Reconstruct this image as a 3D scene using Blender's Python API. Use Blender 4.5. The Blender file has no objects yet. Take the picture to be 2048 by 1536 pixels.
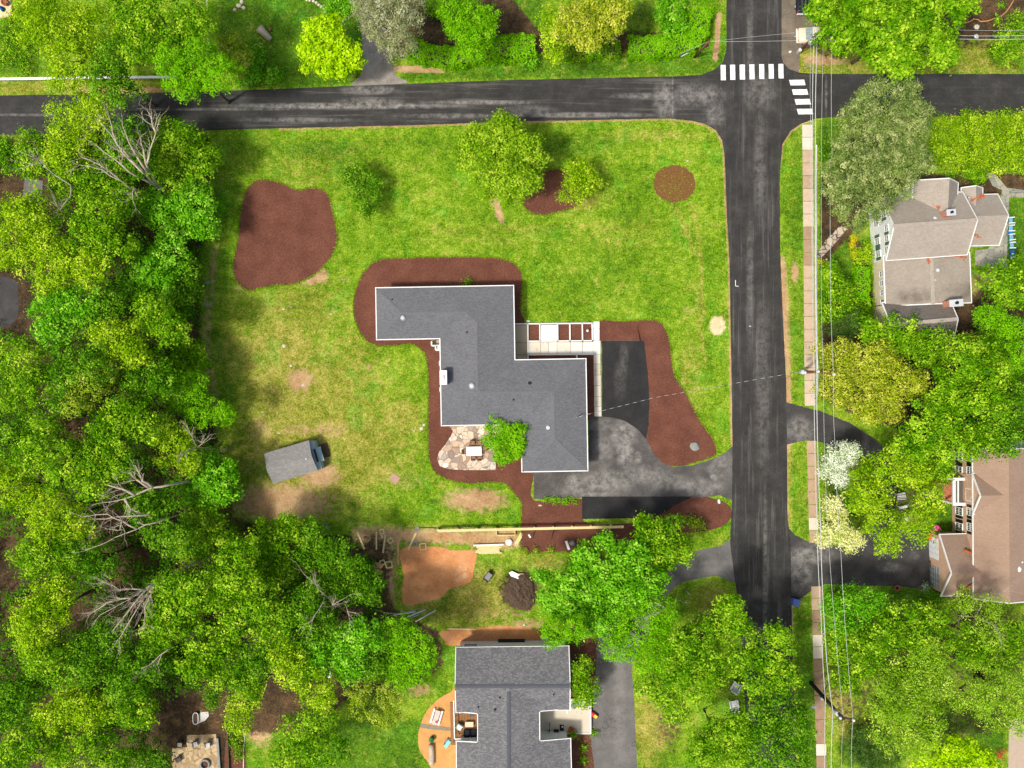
import bpy, bmesh, math, random
import numpy as np
from mathutils import Vector, Matrix
R = math.radians
rnd = random.Random(7)

# ---------------------------------------------------------------- camera, sky, sun
H = 105.0            # camera height, metres
S = 16.5             # photograph pixels per metre on the ground
scene = bpy.context.scene
cam = bpy.data.cameras.new('camera'); co = bpy.data.objects.new('camera', cam)
scene.collection.objects.link(co); scene.camera = co
co.location = (0, 0, H); co.rotation_euler = (0, 0, 0)
cam.sensor_width = 36; cam.lens = 36 * H / (2048 / S); cam.clip_end = 3000; cam.clip_start = 1
scene.render.resolution_x = 1024; scene.render.resolution_y = 768
scene.view_settings.view_transform = 'Standard'; scene.view_settings.look = 'None'
scene.view_settings.exposure = 0.08; scene.view_settings.gamma = 1
SUN_EL, SUN_AZ = 60.0, 211.0          # azimuth of the sun, degrees counter-clockwise from +x
w = bpy.data.worlds.new("World"); scene.world = w; w.use_nodes = True
nt = w.node_tree; bg = nt.nodes['Background']
sky = nt.nodes.new('ShaderNodeTexSky'); sky.sky_type = 'NISHITA'; sky.sun_disc = False
sky.sun_elevation = R(SUN_EL); sky.sun_rotation = R(90 - SUN_AZ)
sky.air_density = 1.0; sky.dust_density = 5.0; sky.ozone_density = 0.3
nt.links.new(sky.outputs[0], bg.inputs[0]); bg.inputs[1].default_value = 0.135
sl = bpy.data.lights.new('sun', 'SUN'); sl.energy = 3.35; sl.angle = R(6); sl.color = (1, .965, .90)
so = bpy.data.objects.new('sun', sl); scene.collection.objects.link(so)
sd = Vector((math.cos(R(SUN_AZ)) * math.cos(R(SUN_EL)), math.sin(R(SUN_AZ)) * math.cos(R(SUN_EL)), math.sin(R(SUN_EL))))
so.rotation_euler = sd.to_track_quat('Z', 'Y').to_euler(); so.location = sd * 60

# ---------------------------------------------------------------- helpers
def P(px, py, h=0.0):
    k = (H - h) / H / S
    return ((px - 1024) * k, (768 - py) * k)
def P3(px, py, h=0.0):
    return P(px, py, h) + (h,)
C = scene.collection
def link(o, parent=None):
    C.objects.link(o)
    if parent is not None: o.parent = parent
    return o
def tag(o, label=None, cat=None, group=None, kind=None):
    if label: o['label'] = label
    if cat: o['category'] = cat
    if group: o['group'] = group
    if kind: o['kind'] = kind
    return o
def thing(name, loc, label, cat, rz=0, group=None):
    o = bpy.data.objects.new(name, None); o.empty_display_size = .3
    C.objects.link(o); o.location = (loc[0], loc[1], loc[2] if len(loc) > 2 else 0); o.rotation_euler = (0, 0, rz)
    return tag(o, label, cat, group)
def copy_tree(o, parent=None):
    c = o.copy(); C.objects.link(c)
    if parent is not None: c.parent = parent
    for ch in [x for x in bpy.data.objects if x.parent == o]: copy_tree(ch, c)
    return c

class MB:
    "collects shapes; build() links them as ONE mesh object"
    def __init__(s, o=(0, 0, 0)): s.v = []; s.f = []; s.o = Vector(tuple(o) + (0,) * (3 - len(o)))
    def add(s, vs, fs):
        b = len(s.v); s.v += [tuple(Vector(p) - s.o) for p in vs]; s.f += [tuple(b + i for i in f) for f in fs]; return s
    def box(s, c, d, rz=0, top=1.0, tilt=None):
        x, y, z = d[0] / 2, d[1] / 2, d[2] / 2; m = Matrix.Rotation(rz, 3, 'Z')
        if tilt: m = m @ tilt
        vs = []
        for k, t in ((-z, 1), (z, top)):
            for a, b in ((-x, -y), (x, -y), (x, y), (-x, y)): vs.append(Vector(c) + m @ Vector((a * t, b * t, k)))
        return s.add(vs, [(3, 2, 1, 0), (4, 5, 6, 7), (0, 1, 5, 4), (1, 2, 6, 5), (2, 3, 7, 6), (3, 0, 4, 7)])
    def bar(s, a, b, w, t):
        a = Vector(a); b = Vector(b); d = b - a; L = d.length
        if L < 1e-6: return s
        q = d.to_track_quat('X', 'Z').to_matrix(); vs = []
        for x in (0, L):
            for y, z in ((-w / 2, -t / 2), (w / 2, -t / 2), (w / 2, t / 2), (-w / 2, t / 2)): vs.append(a + q @ Vector((x, y, z)))
        return s.add(vs, [(0, 3, 2, 1), (4, 5, 6, 7), (0, 1, 5, 4), (1, 2, 6, 5), (2, 3, 7, 6), (3, 0, 4, 7)])
    def tube(s, pts, rad, n=8, cap=True):
        pts = [Vector(p) for p in pts]; rs = rad if isinstance(rad, (list, tuple)) else [rad] * len(pts)
        rings = []; b = len(s.v); vs = []; fs = []
        for i, p in enumerate(pts):
            d = (pts[min(i + 1, len(pts) - 1)] - pts[max(i - 1, 0)])
            if d.length < 1e-7: d = Vector((0, 0, 1))
            q = d.to_track_quat('Z', 'Y').to_matrix()
            for k in range(n):
                a = 2 * math.pi * k / n; vs.append(p + q @ Vector((math.cos(a) * rs[i], math.sin(a) * rs[i], 0)))
        for i in range(len(pts) - 1):
            for k in range(n):
                fs.append((i * n + k, i * n + (k + 1) % n, (i + 1) * n + (k + 1) % n, (i + 1) * n + k))
        if cap: fs.append(tuple(reversed(range(n)))); fs.append(tuple(range((len(pts) - 1) * n, len(pts) * n)))
        return s.add(vs, fs)
    def cyl(s, c, r, h, n=16, r2=None):
        return s.tube([c, (c[0], c[1], c[2] + h)], [r, r if r2 is None else r2], n)
    def lathe(s, c, prof, n=16):
        vs = []; fs = []
        for r, z in prof:
            for k in range(n):
                a = 2 * math.pi * k / n; vs.append((c[0] + r * math.cos(a), c[1] + r * math.sin(a), c[2] + z))
        for i in range(len(prof) - 1):
            for k in range(n): fs.append((i * n + k, i * n + (k + 1) % n, (i + 1) * n + (k + 1) % n, (i + 1) * n + k))
        fs.append(tuple(reversed(range(n)))); fs.append(tuple(range((len(prof) - 1) * n, len(prof) * n)))
        return s.add(vs, fs)
    def prism(s, poly, z0, z1):
        n = len(poly); a = sum(poly[i][0] * poly[(i + 1) % n][1] - poly[(i + 1) % n][0] * poly[i][1] for i in range(n))
        if a < 0: poly = poly[::-1]
        vs = [(x, y, z0) for x, y in poly] + [(x, y, z1) for x, y in poly]
        fs = [tuple(reversed(range(n))), tuple(range(n, 2 * n))] + [(i, (i + 1) % n, n + (i + 1) % n, n + i) for i in range(n)]
        return s.add(vs, fs)
    def rock(s, c, rx, ry, rz, rg, rot=0):
        vs = []; n = 9
        for i, (zz, rr) in enumerate(((0, .85), (.35, 1), (.75, .8), (1, .4))):
            for k in range(n):
                a = 2 * math.pi * k / n + rot; j = rg.uniform(.78, 1.12)
                x, y = math.cos(a) * rx * rr * j, math.sin(a) * ry * rr * j
                vs.append((c[0] + x * math.cos(rot) - y * math.sin(rot), c[1] + x * math.sin(rot) + y * math.cos(rot), c[2] + zz * rz * rg.uniform(.9, 1.05)))
        fs = [(i * n + k, i * n + (k + 1) % n, (i + 1) * n + (k + 1) % n, (i + 1) * n + k) for i in range(3) for k in range(n)]
        fs += [tuple(range(3 * n, 4 * n)), tuple(reversed(range(n)))]
        return s.add(vs, fs)
    def build(s, name, mat, parent=None, smooth=False, bevel=0, loc=None):
        me = bpy.data.meshes.new(name); me.from_pydata(s.v, [], s.f); me.update()
        if bevel:
            bm = bmesh.new(); bm.from_mesh(me)
            bmesh.ops.bevel(bm, geom=bm.edges[:], offset=bevel, segments=2, affect='EDGES', clamp_overlap=True)
            bm.to_mesh(me); bm.free()
        if smooth: me.polygons.foreach_set('use_smooth', [True] * len(me.polygons))
        me.materials.append(mat); o = bpy.data.objects.new(name, me); link(o, parent)
        if loc: o.location = loc
        elif parent is None: o.location = s.o
        return o

# ---------------------------------------------------------------- materials
def srgb(r, g, b):
    return tuple(((c / 255) / 12.92 if c <= 10 else ((c / 255 + .055) / 1.055) ** 2.4) for c in (r, g, b))
class N:
    def __init__(s, name):
        s.m = bpy.data.materials.new(name); s.m.use_nodes = True; s.t = s.m.node_tree
        s.b = s.t.nodes['Principled BSDF']
        s.b.inputs['Roughness'].default_value = .85
        s.b.inputs['Specular IOR Level'].default_value = .25
    def n(s, k, **kw):
        x = s.t.nodes.new('ShaderNode' + k)
        for a, v in kw.items(): setattr(x, a, v)
        return x
    def l(s, a, b): s.t.links.new(a, b)
    def pos(s, scale=(1, 1, 1), world=True, rot=0):
        g = s.n('NewGeometry').outputs['Position'] if world else s.n('TexCoord').outputs['Object']
        m = s.n('Mapping'); m.inputs['Scale'].default_value = scale; m.inputs['Rotation'].default_value = (0, 0, rot); s.l(g, m.inputs[0]); return m.outputs[0]
    def noise(s, vec, scale, det=3, rough=.6, dist=0):
        x = s.n('TexNoise'); x.inputs['Scale'].default_value = scale; x.inputs['Detail'].default_value = det
        x.inputs['Roughness'].default_value = rough; x.inputs['Distortion'].default_value = dist; s.l(vec, x.inputs['Vector']); return x.outputs['Fac']
    def ramp(s, fac, stops, interp='LINEAR'):
        x = s.n('ValToRGB'); e = x.color_ramp.elements; x.color_ramp.interpolation = interp
        while len(e) < len(stops): e.new(.5)
        for i, (p, c) in enumerate(stops): e[i].position = p; e[i].color = tuple(c) + (1,) if len(c) == 3 else c
        s.l(fac, x.inputs[0]); return x.outputs[0]
    def math(s, op, a, b=None, clamp=False):
        x = s.n('Math', operation=op, use_clamp=clamp)
        for i, v in enumerate((a, b)):
            if v is None: continue
            if isinstance(v, (int, float)): x.inputs[i].default_value = v
            else: s.l(v, x.inputs[i])
        return x.outputs[0]
    def mapr(s, v, a, b, c=0, d=1, smooth=True):
        x = s.n('MapRange'); x.interpolation_type = 'SMOOTHSTEP' if smooth else 'LINEAR'
        for i, q in enumerate((a, b, c, d)): x.inputs[i + 1].default_value = q
        s.l(v, x.inputs[0]); return x.outputs[0]
    def mix(s, f, a, b, mode='MIX'):
        x = s.n('Mix', data_type='RGBA', blend_type=mode)
        for k, v in ((0, f), (6, a), (7, b)):
            if isinstance(v, (int, float)): x.inputs[k].default_value = v
            elif isinstance(v, tuple): x.inputs[k].default_value = v + (1,) if len(v) == 3 else v
            else: s.l(v, x.inputs[k])
        return x.outputs[2]
    def attr(s, name, out='Color'):
        x = s.n('Attribute'); x.attribute_name = name; return x.outputs[out]
    def bump(s, h, strength=.4, dist=.05):
        x = s.n('Bump'); x.inputs['Strength'].default_value = strength; x.inputs['Distance'].default_value = dist
        s.l(h, x.inputs['Height']); s.l(x.outputs[0], s.b.inputs['Normal'])
    def blobs(s, pts, noise=None, amt=.5):
        g = s.n('NewGeometry').outputs['Position']; cur = None
        for (px, py, rx, ry, st) in pts:
            x, y = P(px, py)
            a = s.n('VectorMath', operation='SUBTRACT'); s.l(g, a.inputs[0]); a.inputs[1].default_value = (x, y, 0)
            b = s.n('VectorMath', operation='MULTIPLY'); s.l(a.outputs[0], b.inputs[0]); b.inputs[1].default_value = (S / rx, S / ry, 0)
            c = s.n('VectorMath', operation='LENGTH'); s.l(b.outputs[0], c.inputs[0])
            v = s.mapr(c.outputs['Value'], 1.25, .35, 0, st)
            cur = v if cur is None else s.math('MAXIMUM', cur, v)
        if noise is not None:
            cur = s.math('MULTIPLY', cur, s.mapr(noise, .5 - amt * .5, .5 + amt * .5, 0, 1))
        return cur
    def out(s, col, rough=None, bump=None, bs=.4, bd=.05):
        if isinstance(col, tuple): s.b.inputs['Base Color'].default_value = col + (1,)
        else: s.l(col, s.b.inputs['Base Color'])
        if rough is not None: s.b.inputs['Roughness'].default_value = rough
        if bump is not None: s.bump(bump, bs, bd)
        return s.m
def simple(name, rgb, var=.12, scale=3, rough=.7, bump=.15, world=False, metal=0, fine=12):
    m = N(name); v = m.pos(world=world); a = m.noise(v, scale, 4); f = m.noise(v, scale * fine, 2)
    c = srgb(*rgb); lo = tuple(x * (1 - var * 1.6) for x in c); hi = tuple(min(1, x * (1 + var)) for x in c)
    k = m.math('ADD', m.math('MULTIPLY', a, .65), m.math('MULTIPLY', f, .35))
    col = m.ramp(k, [(.32, lo), (.68, hi)]); m.b.inputs['Metallic'].default_value = metal
    return m.out(col, rough, f, bump, .02)
M = {}
M['white'] = simple('white_paint', (228, 228, 224), .05, 2, .5)
M['white_vinyl'] = simple('white_vinyl', (222, 224, 224), .07, 1.5, .45)
M['cream'] = simple('cream_siding', (214, 200, 172), .07, 2, .7)
M['dark'] = simple('dark_plastic', (30, 31, 34), .2, 3, .5)
M['black'] = simple('black_metal', (20, 20, 22), .2, 3, .45)
M['grey'] = simple('grey_metal', (128, 132, 136), .12, 3, .45)
M['lightgrey'] = simple('pale_grey_metal', (188, 192, 194), .1, 3, .45)
M['slate'] = simple('slate_cushion', (84, 92, 102), .12, 3, .85)
M['bark'] = simple('bark', (98, 84, 66), .3, 5, .95, .6)
M['deadwood'] = simple('bleached_wood', (186, 172, 150), .22, 4, .9, .5)
M['polewood'] = simple('pole_wood', (112, 78, 52), .25, 3, .9, .4)
M['darkpole'] = simple('dark_pole_wood', (66, 58, 52), .25, 3, .9, .4)
M['lumber'] = simple('fresh_lumber', (222, 200, 142), .1, 4, .8, .2)
M['lumber2'] = simple('brown_lumber', (190, 150, 98), .14, 4, .8, .2)
M['timber'] = simple('weathered_timber', (92, 74, 56), .3, 5, .9, .4)
M['wire'] = simple('pale_cable', (190, 192, 186), .12, 2, .5)
M['rock'] = simple('pale_rock', (205, 192, 172), .14, 4, .9, .5)
M['greyrock'] = simple('grey_rock', (140, 142, 136), .14, 3, .9, .5)
M['brick'] = None
M['blue'] = simple('light_blue_paint', (120, 175, 205), .08, 3, .5)
M['blue2'] = simple('strong_blue_paint', (40, 110, 190), .1, 3, .5)
M['bin'] = simple('blue_bin_plastic', (82, 104, 178), .08, 3, .5)
M['red'] = simple('red_plastic', (205, 44, 44), .1, 3, .5)
M['pink'] = simple('pink_petals', (226, 70, 150), .2, 6, .8)
M['orange'] = simple('orange_petals', (236, 96, 40), .25, 6, .8)
M['green'] = simple('green_plastic', (30, 110, 60), .1, 3, .4)
M['teal'] = simple('pale_teal_paint', (130, 205, 200), .08, 3, .5)
M['shutter'] = simple('green_shutter', (66, 96, 84), .08, 3, .6)
M['glass'] = None
g = N('window_glass'); g.b.inputs['Base Color'].default_value = (.03, .035, .04, 1); g.b.inputs['Roughness'].default_value = .08
g.b.inputs['Specular IOR Level'].default_value = .5; M['glass'] = g.m
M['carpaint'] = simple('cream_car_paint', (214, 200, 172), .03, 1, .3, 0)
M['darkpaint'] = simple('dark_car_paint', (28, 34, 44), .05, 1, .3, 0)
M['shedpaint'] = simple('pale_blue_siding', (150, 172, 178), .07, 3, .7)
M['soilpot'] = simple('terracotta', (150, 92, 62), .12, 5, .9)

def shingle(name, base, fleck, dark, fl=.5, rot=0, stain=None):
    m = N(name); v = m.pos(rot=rot)
    b = m.n('TexBrick'); b.offset = .37; b.offset_frequency = 2; b.inputs['Scale'].default_value = 1; b.inputs['Mortar Size'].default_value = .008
    b.inputs['Brick Width'].default_value = .3; b.inputs['Row Height'].default_value = .15; b.inputs['Bias'].default_value = 0
    b.inputs['Color1'].default_value = (0, 0, 0, 1); b.inputs['Color2'].default_value = (1, 1, 1, 1); b.inputs['Mortar'].default_value = (.2, .2, .2, 1)
    m.l(v, b.inputs[0]); f = m.noise(v, 12, 3, .7); big = m.noise(v, .35, 4)
    k = m.math('ADD', m.math('MULTIPLY', b.outputs['Color'], .3 * fl * 2), m.math('MULTIPLY', m.math('SUBTRACT', f, .5), 1.3)); k = m.math('ADD', k, .5 - .15 * fl * 2)
    col = m.ramp(k, [(.1, srgb(*dark)), (.5, srgb(*base)), (.9, srgb(*fleck))])
    col = m.mix(.2, col, m.ramp(big, [(.3, (.3,) * 3), (.7, (.75,) * 3)]), 'SOFT_LIGHT')
    if stain:
        st = m.blobs(stain[1], m.noise(v, .9, 4), .7); col = m.mix(st, col, srgb(*stain[0]))
    return m.out(col, .95, k, .25, .015)
M['roof_main'] = shingle('grey_shingles', (98, 99, 102), (126, 126, 128), (76, 77, 80), .3)
M['roof_neighbour'] = shingle('flecked_grey_shingles', (100, 100, 102), (148, 147, 144), (72, 73, 76), .45)
M['roof_shed'] = shingle('shed_shingles', (134, 132, 128), (158, 155, 148), (110, 108, 106))
M['roof_tan'] = shingle('tan_shingles', (158, 148, 136), (180, 171, 158), (134, 124, 112), .3)
M['roof_tan_old'] = shingle('weathered_tan_shingles', (148, 138, 124), (168, 159, 146), (120, 111, 100), .3, stain=((70, 62, 54), [(1800, 598, 40, 16, .9), (1920, 590, 40, 22, .9), (1930, 540, 14, 60, .5), (1880, 585, 30, 14, .5)]))
M['roof_dark_old'] = shingle('sooty_shingles', (104, 97, 90), (126, 118, 108), (78, 72, 68), .3)
M['roof_brown'] = shingle('brown_shingles', (148, 124, 106), (164, 140, 120), (130, 110, 94), .3, stain=((96, 70, 60), [(2030, 980, 16, 30, .8), (1910, 1120, 30, 60, .45), (1960, 1195, 70, 18, .6), (1990, 1170, 40, 30, .4)]))

def brickmat(name, c1, c2, mortar, scale=1):
    m = N(name); v = m.pos(rot=0)
    g = m.n('NewGeometry').outputs['Position']; sep = m.n('SeparateXYZ'); m.l(g, sep.inputs[0])
    cb = m.n('CombineXYZ'); m.l(m.math('ADD', sep.outputs[0], sep.outputs[1]), cb.inputs[0]); m.l(sep.outputs[2], cb.inputs[1])
    b = m.n('TexBrick'); b.inputs['Scale'].default_value = scale; b.inputs['Mortar Size'].default_value = .012
    b.inputs['Brick Width'].default_value = .24; b.inputs['Row Height'].default_value = .085
    b.inputs['Color1'].default_value = srgb(*c1) + (1,); b.inputs['Color2'].default_value = srgb(*c2) + (1,); b.inputs['Mortar'].default_value = srgb(*mortar) + (1,)
    m.l(cb.outputs[0], b.inputs[0]); return m.out(m.mix(.3, b.outputs['Color'], m.ramp(m.noise(v, 3), [(.3, (.3,) * 3), (.7, (.7,) * 3)]), 'SOFT_LIGHT'), .9)
M['brick'] = brickmat('pale_brick', (196, 150, 122), (176, 128, 100), (206, 190, 170))
M['redbrick'] = brickmat('red_brick', (196, 112, 84), (170, 92, 66), (200, 170, 150))

# foliage: leaf colour varies per clump by the 'tint' attribute
def leafmat(name, stops, trans=.3):
    m = N(name); f = m.attr('tint', 'Fac'); col = m.ramp(f, [(p, srgb(*c)) for p, c in stops])
    m.l(col, m.b.inputs['Base Color']); m.b.inputs['Roughness'].default_value = .6; m.b.inputs['Specular IOR Level'].default_value = .06
    t = m.n('BsdfTranslucent'); m.l(m.mix(.35, col, (.35, .55, .02), 'MULTIPLY'), t.inputs['Color']) if False else m.l(col, t.inputs['Color'])
    mx = m.n('MixShader'); mx.inputs[0].default_value = trans; m.l(m.b.outputs[0], mx.inputs[1]); m.l(t.outputs[0], mx.inputs[2])
    m.l(mx.outputs[0], m.t.nodes['Material Output'].inputs['Surface']); return m.m
LEAF = {  # leaf variety, ends stretched to paint in shaded gaps and sunlit tips
 'G': [(0, (62, 118, 2)), (.5, (116, 172, 12)), (1, (196, 228, 58))],
 'B': [(0, (70, 136, 6)), (.5, (114, 188, 20)), (1, (178, 230, 74))],
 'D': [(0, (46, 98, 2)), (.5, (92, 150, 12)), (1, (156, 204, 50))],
 'Y': [(0, (96, 144, 0)), (.5, (150, 194, 10)), (1, (216, 236, 66))],
 'A': [(0, (98, 144, 14)), (.5, (148, 194, 34)), (1, (208, 232, 92))],
 'L': [(0, (140, 188, 2)), (.5, (178, 220, 6)), (1, (212, 240, 40))],
 'O': [(0, (116, 148, 18)), (.5, (158, 184, 40)), (1, (206, 216, 96))],
 'U': [(0, (126, 152, 16)), (.5, (182, 198, 44)), (1, (230, 224, 106))],
 'P': [(0, (88, 118, 48)), (.5, (142, 166, 80)), (1, (204, 210, 142))],
 'S': [(0, (120, 130, 78)), (.5, (164, 170, 116)), (1, (208, 210, 168))],
 'M': [(0, (96, 142, 8)), (.5, (144, 188, 22)), (1, (200, 224, 70))],
 'W': [(0, (130, 172, 80)), (.3, (222, 232, 196)), (1, (250, 252, 240))],
 'C': [(0, (176, 200, 70)), (.35, (236, 238, 150)), (1, (252, 250, 200))],
 'J': [(0, (46, 86, 24)), (.5, (84, 124, 44)), (1, (128, 158, 78))],
 'H': [(0, (96, 160, 6)), (.5, (126, 194, 12)), (1, (156, 214, 30))],     # clipped bright hedge
 'R': [(0, (150, 60, 50)), (.5, (196, 70, 60)), (1, (226, 110, 80))],
 'K': [(0, (214, 190, 10)), (.5, (232, 214, 20)), (1, (244, 232, 60))],
}
LM = {k: leafmat('foliage_' + {'G': 'green', 'B': 'fresh_green', 'D': 'deep_green', 'Y': 'yellow_green', 'L': 'lime', 'M': 'mild_green', 'A': 'airy_pale_green', 'O': 'olive', 'U': 'rusty_olive', 'P': 'pine', 'S': 'silver_spruce', 'W': 'white_blossom', 'C': 'cream_blossom', 'J': 'juniper', 'H': 'hedge', 'R': 'red_flowers', 'K': 'yellow_flowers'}[k], v) for k, v in LEAF.items()}

def quads_obj(name, V, tint, mat, parent=None, loc=(0, 0, 0)):
    n = len(V) // 4; me = bpy.data.meshes.new(name)
    me.vertices.add(n * 4); me.vertices.foreach_set('co', V.astype(np.float32).ravel())
    me.loops.add(n * 4); me.loops.foreach_set('vertex_index', np.arange(n * 4, dtype=np.int32))
    me.polygons.add(n); me.polygons.foreach_set('loop_start', np.arange(0, n * 4, 4, dtype=np.int32))
    a = me.attributes.new('tint', 'FLOAT', 'FACE'); a.data.foreach_set('value', tint.astype(np.float32))
    me.materials.append(mat); me.update(calc_edges=True)
    o = bpy.data.objects.new(name, me); link(o, parent)
    if parent is None: o.location = loc
    return o
def leafquads(rg, pos, nrm, size, aspect=.6, fold=.18):
    n = len(pos); r = rg.normal(size=(n, 3)); nrm = nrm / np.linalg.norm(nrm, axis=1, keepdims=True)
    t = np.cross(nrm, r); t /= np.linalg.norm(t, axis=1, keepdims=True) + 1e-9; b = np.cross(nrm, t)
    L = (size * rg.uniform(.5, 1.45, n))[:, None]; W = L * aspect * rg.uniform(.8, 1.2, (n, 1))
    p0 = pos - t * L * .5; p2 = pos + t * L * .5; p1 = pos + b * W * .5 - nrm * L * fold; p3 = pos - b * W * .5 - nrm * L * fold
    return np.stack([p0, p1, p2, p3], 1).reshape(-1, 3)
LEAFCOUNT = [0]
SPEC = {  # leaf size, aspect, clump radius, clumps per m2 of lobe shell, leaves per clump, lobe radius factor, upward bias
 'G': (.30, .65, .30, 2.0, 10, .27, .5), 'B': (.30, .7, .28, 2.1, 10, .25, .5), 'D': (.28, .65, .30, 2.0, 10, .27, .5), 'Y': (.28, .6, .32, 2.1, 10, .27, .5),
 'A': (.25, .5, .32, 2.1, 10, .24, .45), 'M': (.28, .6, .28, 2.4, 10, .2, .5), 'L': (.34, .75, .26, 2.2, 9, .24, .7), 'O': (.26, .55, .22, 2.6, 9, .2, .5), 'U': (.26, .6, .24, 2.8, 9, .17, .5), 'P': (.24, .35, .22, 2.9, 12, .2, .3), 'S': (.30, .3, .24, 3.0, 11, .18, .4),
 'W': (.22, .8, .24, 2.6, 10, .25, .5), 'C': (.22, .8, .24, 2.6, 10, .25, .5), 'J': (.16, .45, .16, 5.5, 10, .2, .5), 'H': (.2, .7, .2, 4, 9, .2, .6),
 'R': (.14, .8, .12, 8, 8, .3, .5), 'K': (.16, .6, .12, 8, 8, .3, .5), 'T': (.24, .35, .3, 2.0, 9, .22, .5),
}
def make_crown(seed, domes, sp, dens=1.0, drop=.1, lf=1.0, lobe=1.0, flat=.7):
    rg = np.random.default_rng(seed); ls, asp, cr, cd, per, lfac, up = SPEC[sp]
    ls = ls * lf * .88; per = int(per * 1.3); LB = []; 
    for (cx, cy, cz, rx, ry, rz) in domes:
        Rm = (rx + ry) / 2; lr0 = min(max(lfac * Rm * lobe, .35), 1.55 * lobe, Rm * .75); n = int(1.5 * (Rm / lr0) ** 2) + 3
        ph = rg.uniform(0, 6.28, 3)
        for layer in (0, 1):
            m = n if layer == 0 else max(4, int(n * .55))
            for i in range(m):
                th = i * 2.39996 + ph[0] + rg.normal() * .3
                f = math.sqrt((i + .5) / m) if layer == 0 else rg.uniform(.55, 1)
                om = 1 + .14 * math.sin(3 * th + ph[1]) + .1 * math.sin(5 * th + ph[2])
                f2 = f * om; lr = lr0 * rg.uniform(.65, 1.25)
                e = max(0, 1.1 - lr * .7 / Rm)
                zz = math.sqrt(max(0, 1 - min(1, f) ** 2 * .92)) * rg.uniform(.72, 1.02) if layer == 0 else rg.uniform(-.6, .15)
                LB.append((cx + rx * e * f2 * math.cos(th), cy + ry * e * f2 * math.sin(th), cz + (rz - lr * .4) * zz, lr))
    LB = np.array(LB); POS = []; DIR = []; LT = []
    lt = rg.normal(size=len(LB)) * .2
    for i, (x, y, z, r) in enumerate(LB):
        m = max(3, int(cd * dens * 8.2 * r * r))
        d = rg.normal(size=(m, 3)); d /= np.linalg.norm(d, axis=1, keepdims=True); d[:, 2] = np.where(d[:, 2] < -.35, -d[:, 2], d[:, 2])
        p = np.array([x, y, z]) + d * r * rg.uniform(.7, 1.1, (m, 1)) * np.array([1, 1, flat])
        keep = rg.uniform(size=m) > drop
        dd = np.linalg.norm((p[:, None, :] - LB[None, :, :3]) / np.array([1, 1, flat]), axis=2) / LB[None, :, 3]
        dd[:, i] = 9; keep &= dd.min(1) > .66
        POS.append(p[keep]); DIR.append(d[keep]); LT.append(np.full(keep.sum(), lt[i]))
    POS = np.concatenate(POS); DIR = np.concatenate(DIR); LT = np.concatenate(LT)
    n = len(POS); ct = LT + rg.normal(size=n) * .13
    off = rg.normal(size=(n, per, 3)) * cr * np.array([1, 1, .6])
    lp = (POS[:, None, :] + off).reshape(-1, 3)
    nr = (DIR[:, None, :] * .8 + off / cr * .4 + np.array([0, 0, up * .65]) + rg.normal(size=(n, per, 3)) * .36).reshape(-1, 3)
    ti = np.clip(.5 + np.repeat(ct, per) + rg.normal(size=n * per) * .1, 0, 1)
    LEAFCOUNT[0] += len(lp)
    return leafquads(rg, lp, nr, ls, asp), ti, LB

def limbs(mb, base, domes, h0, rad, rg, n=4, LB=None):
    top = min(d[2] for d in domes); cx = sum(d[0] for d in domes) / len(domes); cy = sum(d[1] for d in domes) / len(domes)
    fork = Vector((base[0] * .6 + cx * .4, base[1] * .6 + cy * .4, h0 + (top - h0) * .55))
    b = Vector((base[0], base[1], h0))
    mb.tube([b, b.lerp(fork, .1) + Vector((0, 0, .0)), b.lerp(fork, .5) + Vector((rg.uniform(-.15, .15), rg.uniform(-.15, .15), 0)), fork], [rad * 1.3, rad, rad * .85, rad * .7], 8)
    for d in domes:
        for k in range(n):
            a = rg.uniform(0, 6.28); q = rg.uniform(.35, .8)
            e = Vector((d[0] + math.cos(a) * d[3] * q, d[1] + math.sin(a) * d[4] * q, d[2] + d[5] * rg.uniform(.2, .7)))
            m1 = fork.lerp(e, .45) + Vector((0, 0, -.1 * (e - fork).length * .3)) + Vector((rg.uniform(-.2, .2), rg.uniform(-.2, .2), 0))
            mb.tube([fork, m1, fork.lerp(e, .75) + Vector((rg.uniform(-.2, .2), rg.uniform(-.2, .2), .1)), e], [rad * .5, rad * .33, rad * .2, rad * .07], 6)
            for j in range(2):
                e2 = m1.lerp(e, .5) + Vector((rg.uniform(-1, 1), rg.uniform(-1, 1), rg.uniform(.1, .7))) * min(1.6, d[3] * .4)
                mb.tube([m1.lerp(e, .3), e2], [rad * .18, rad * .05], 5)

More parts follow.
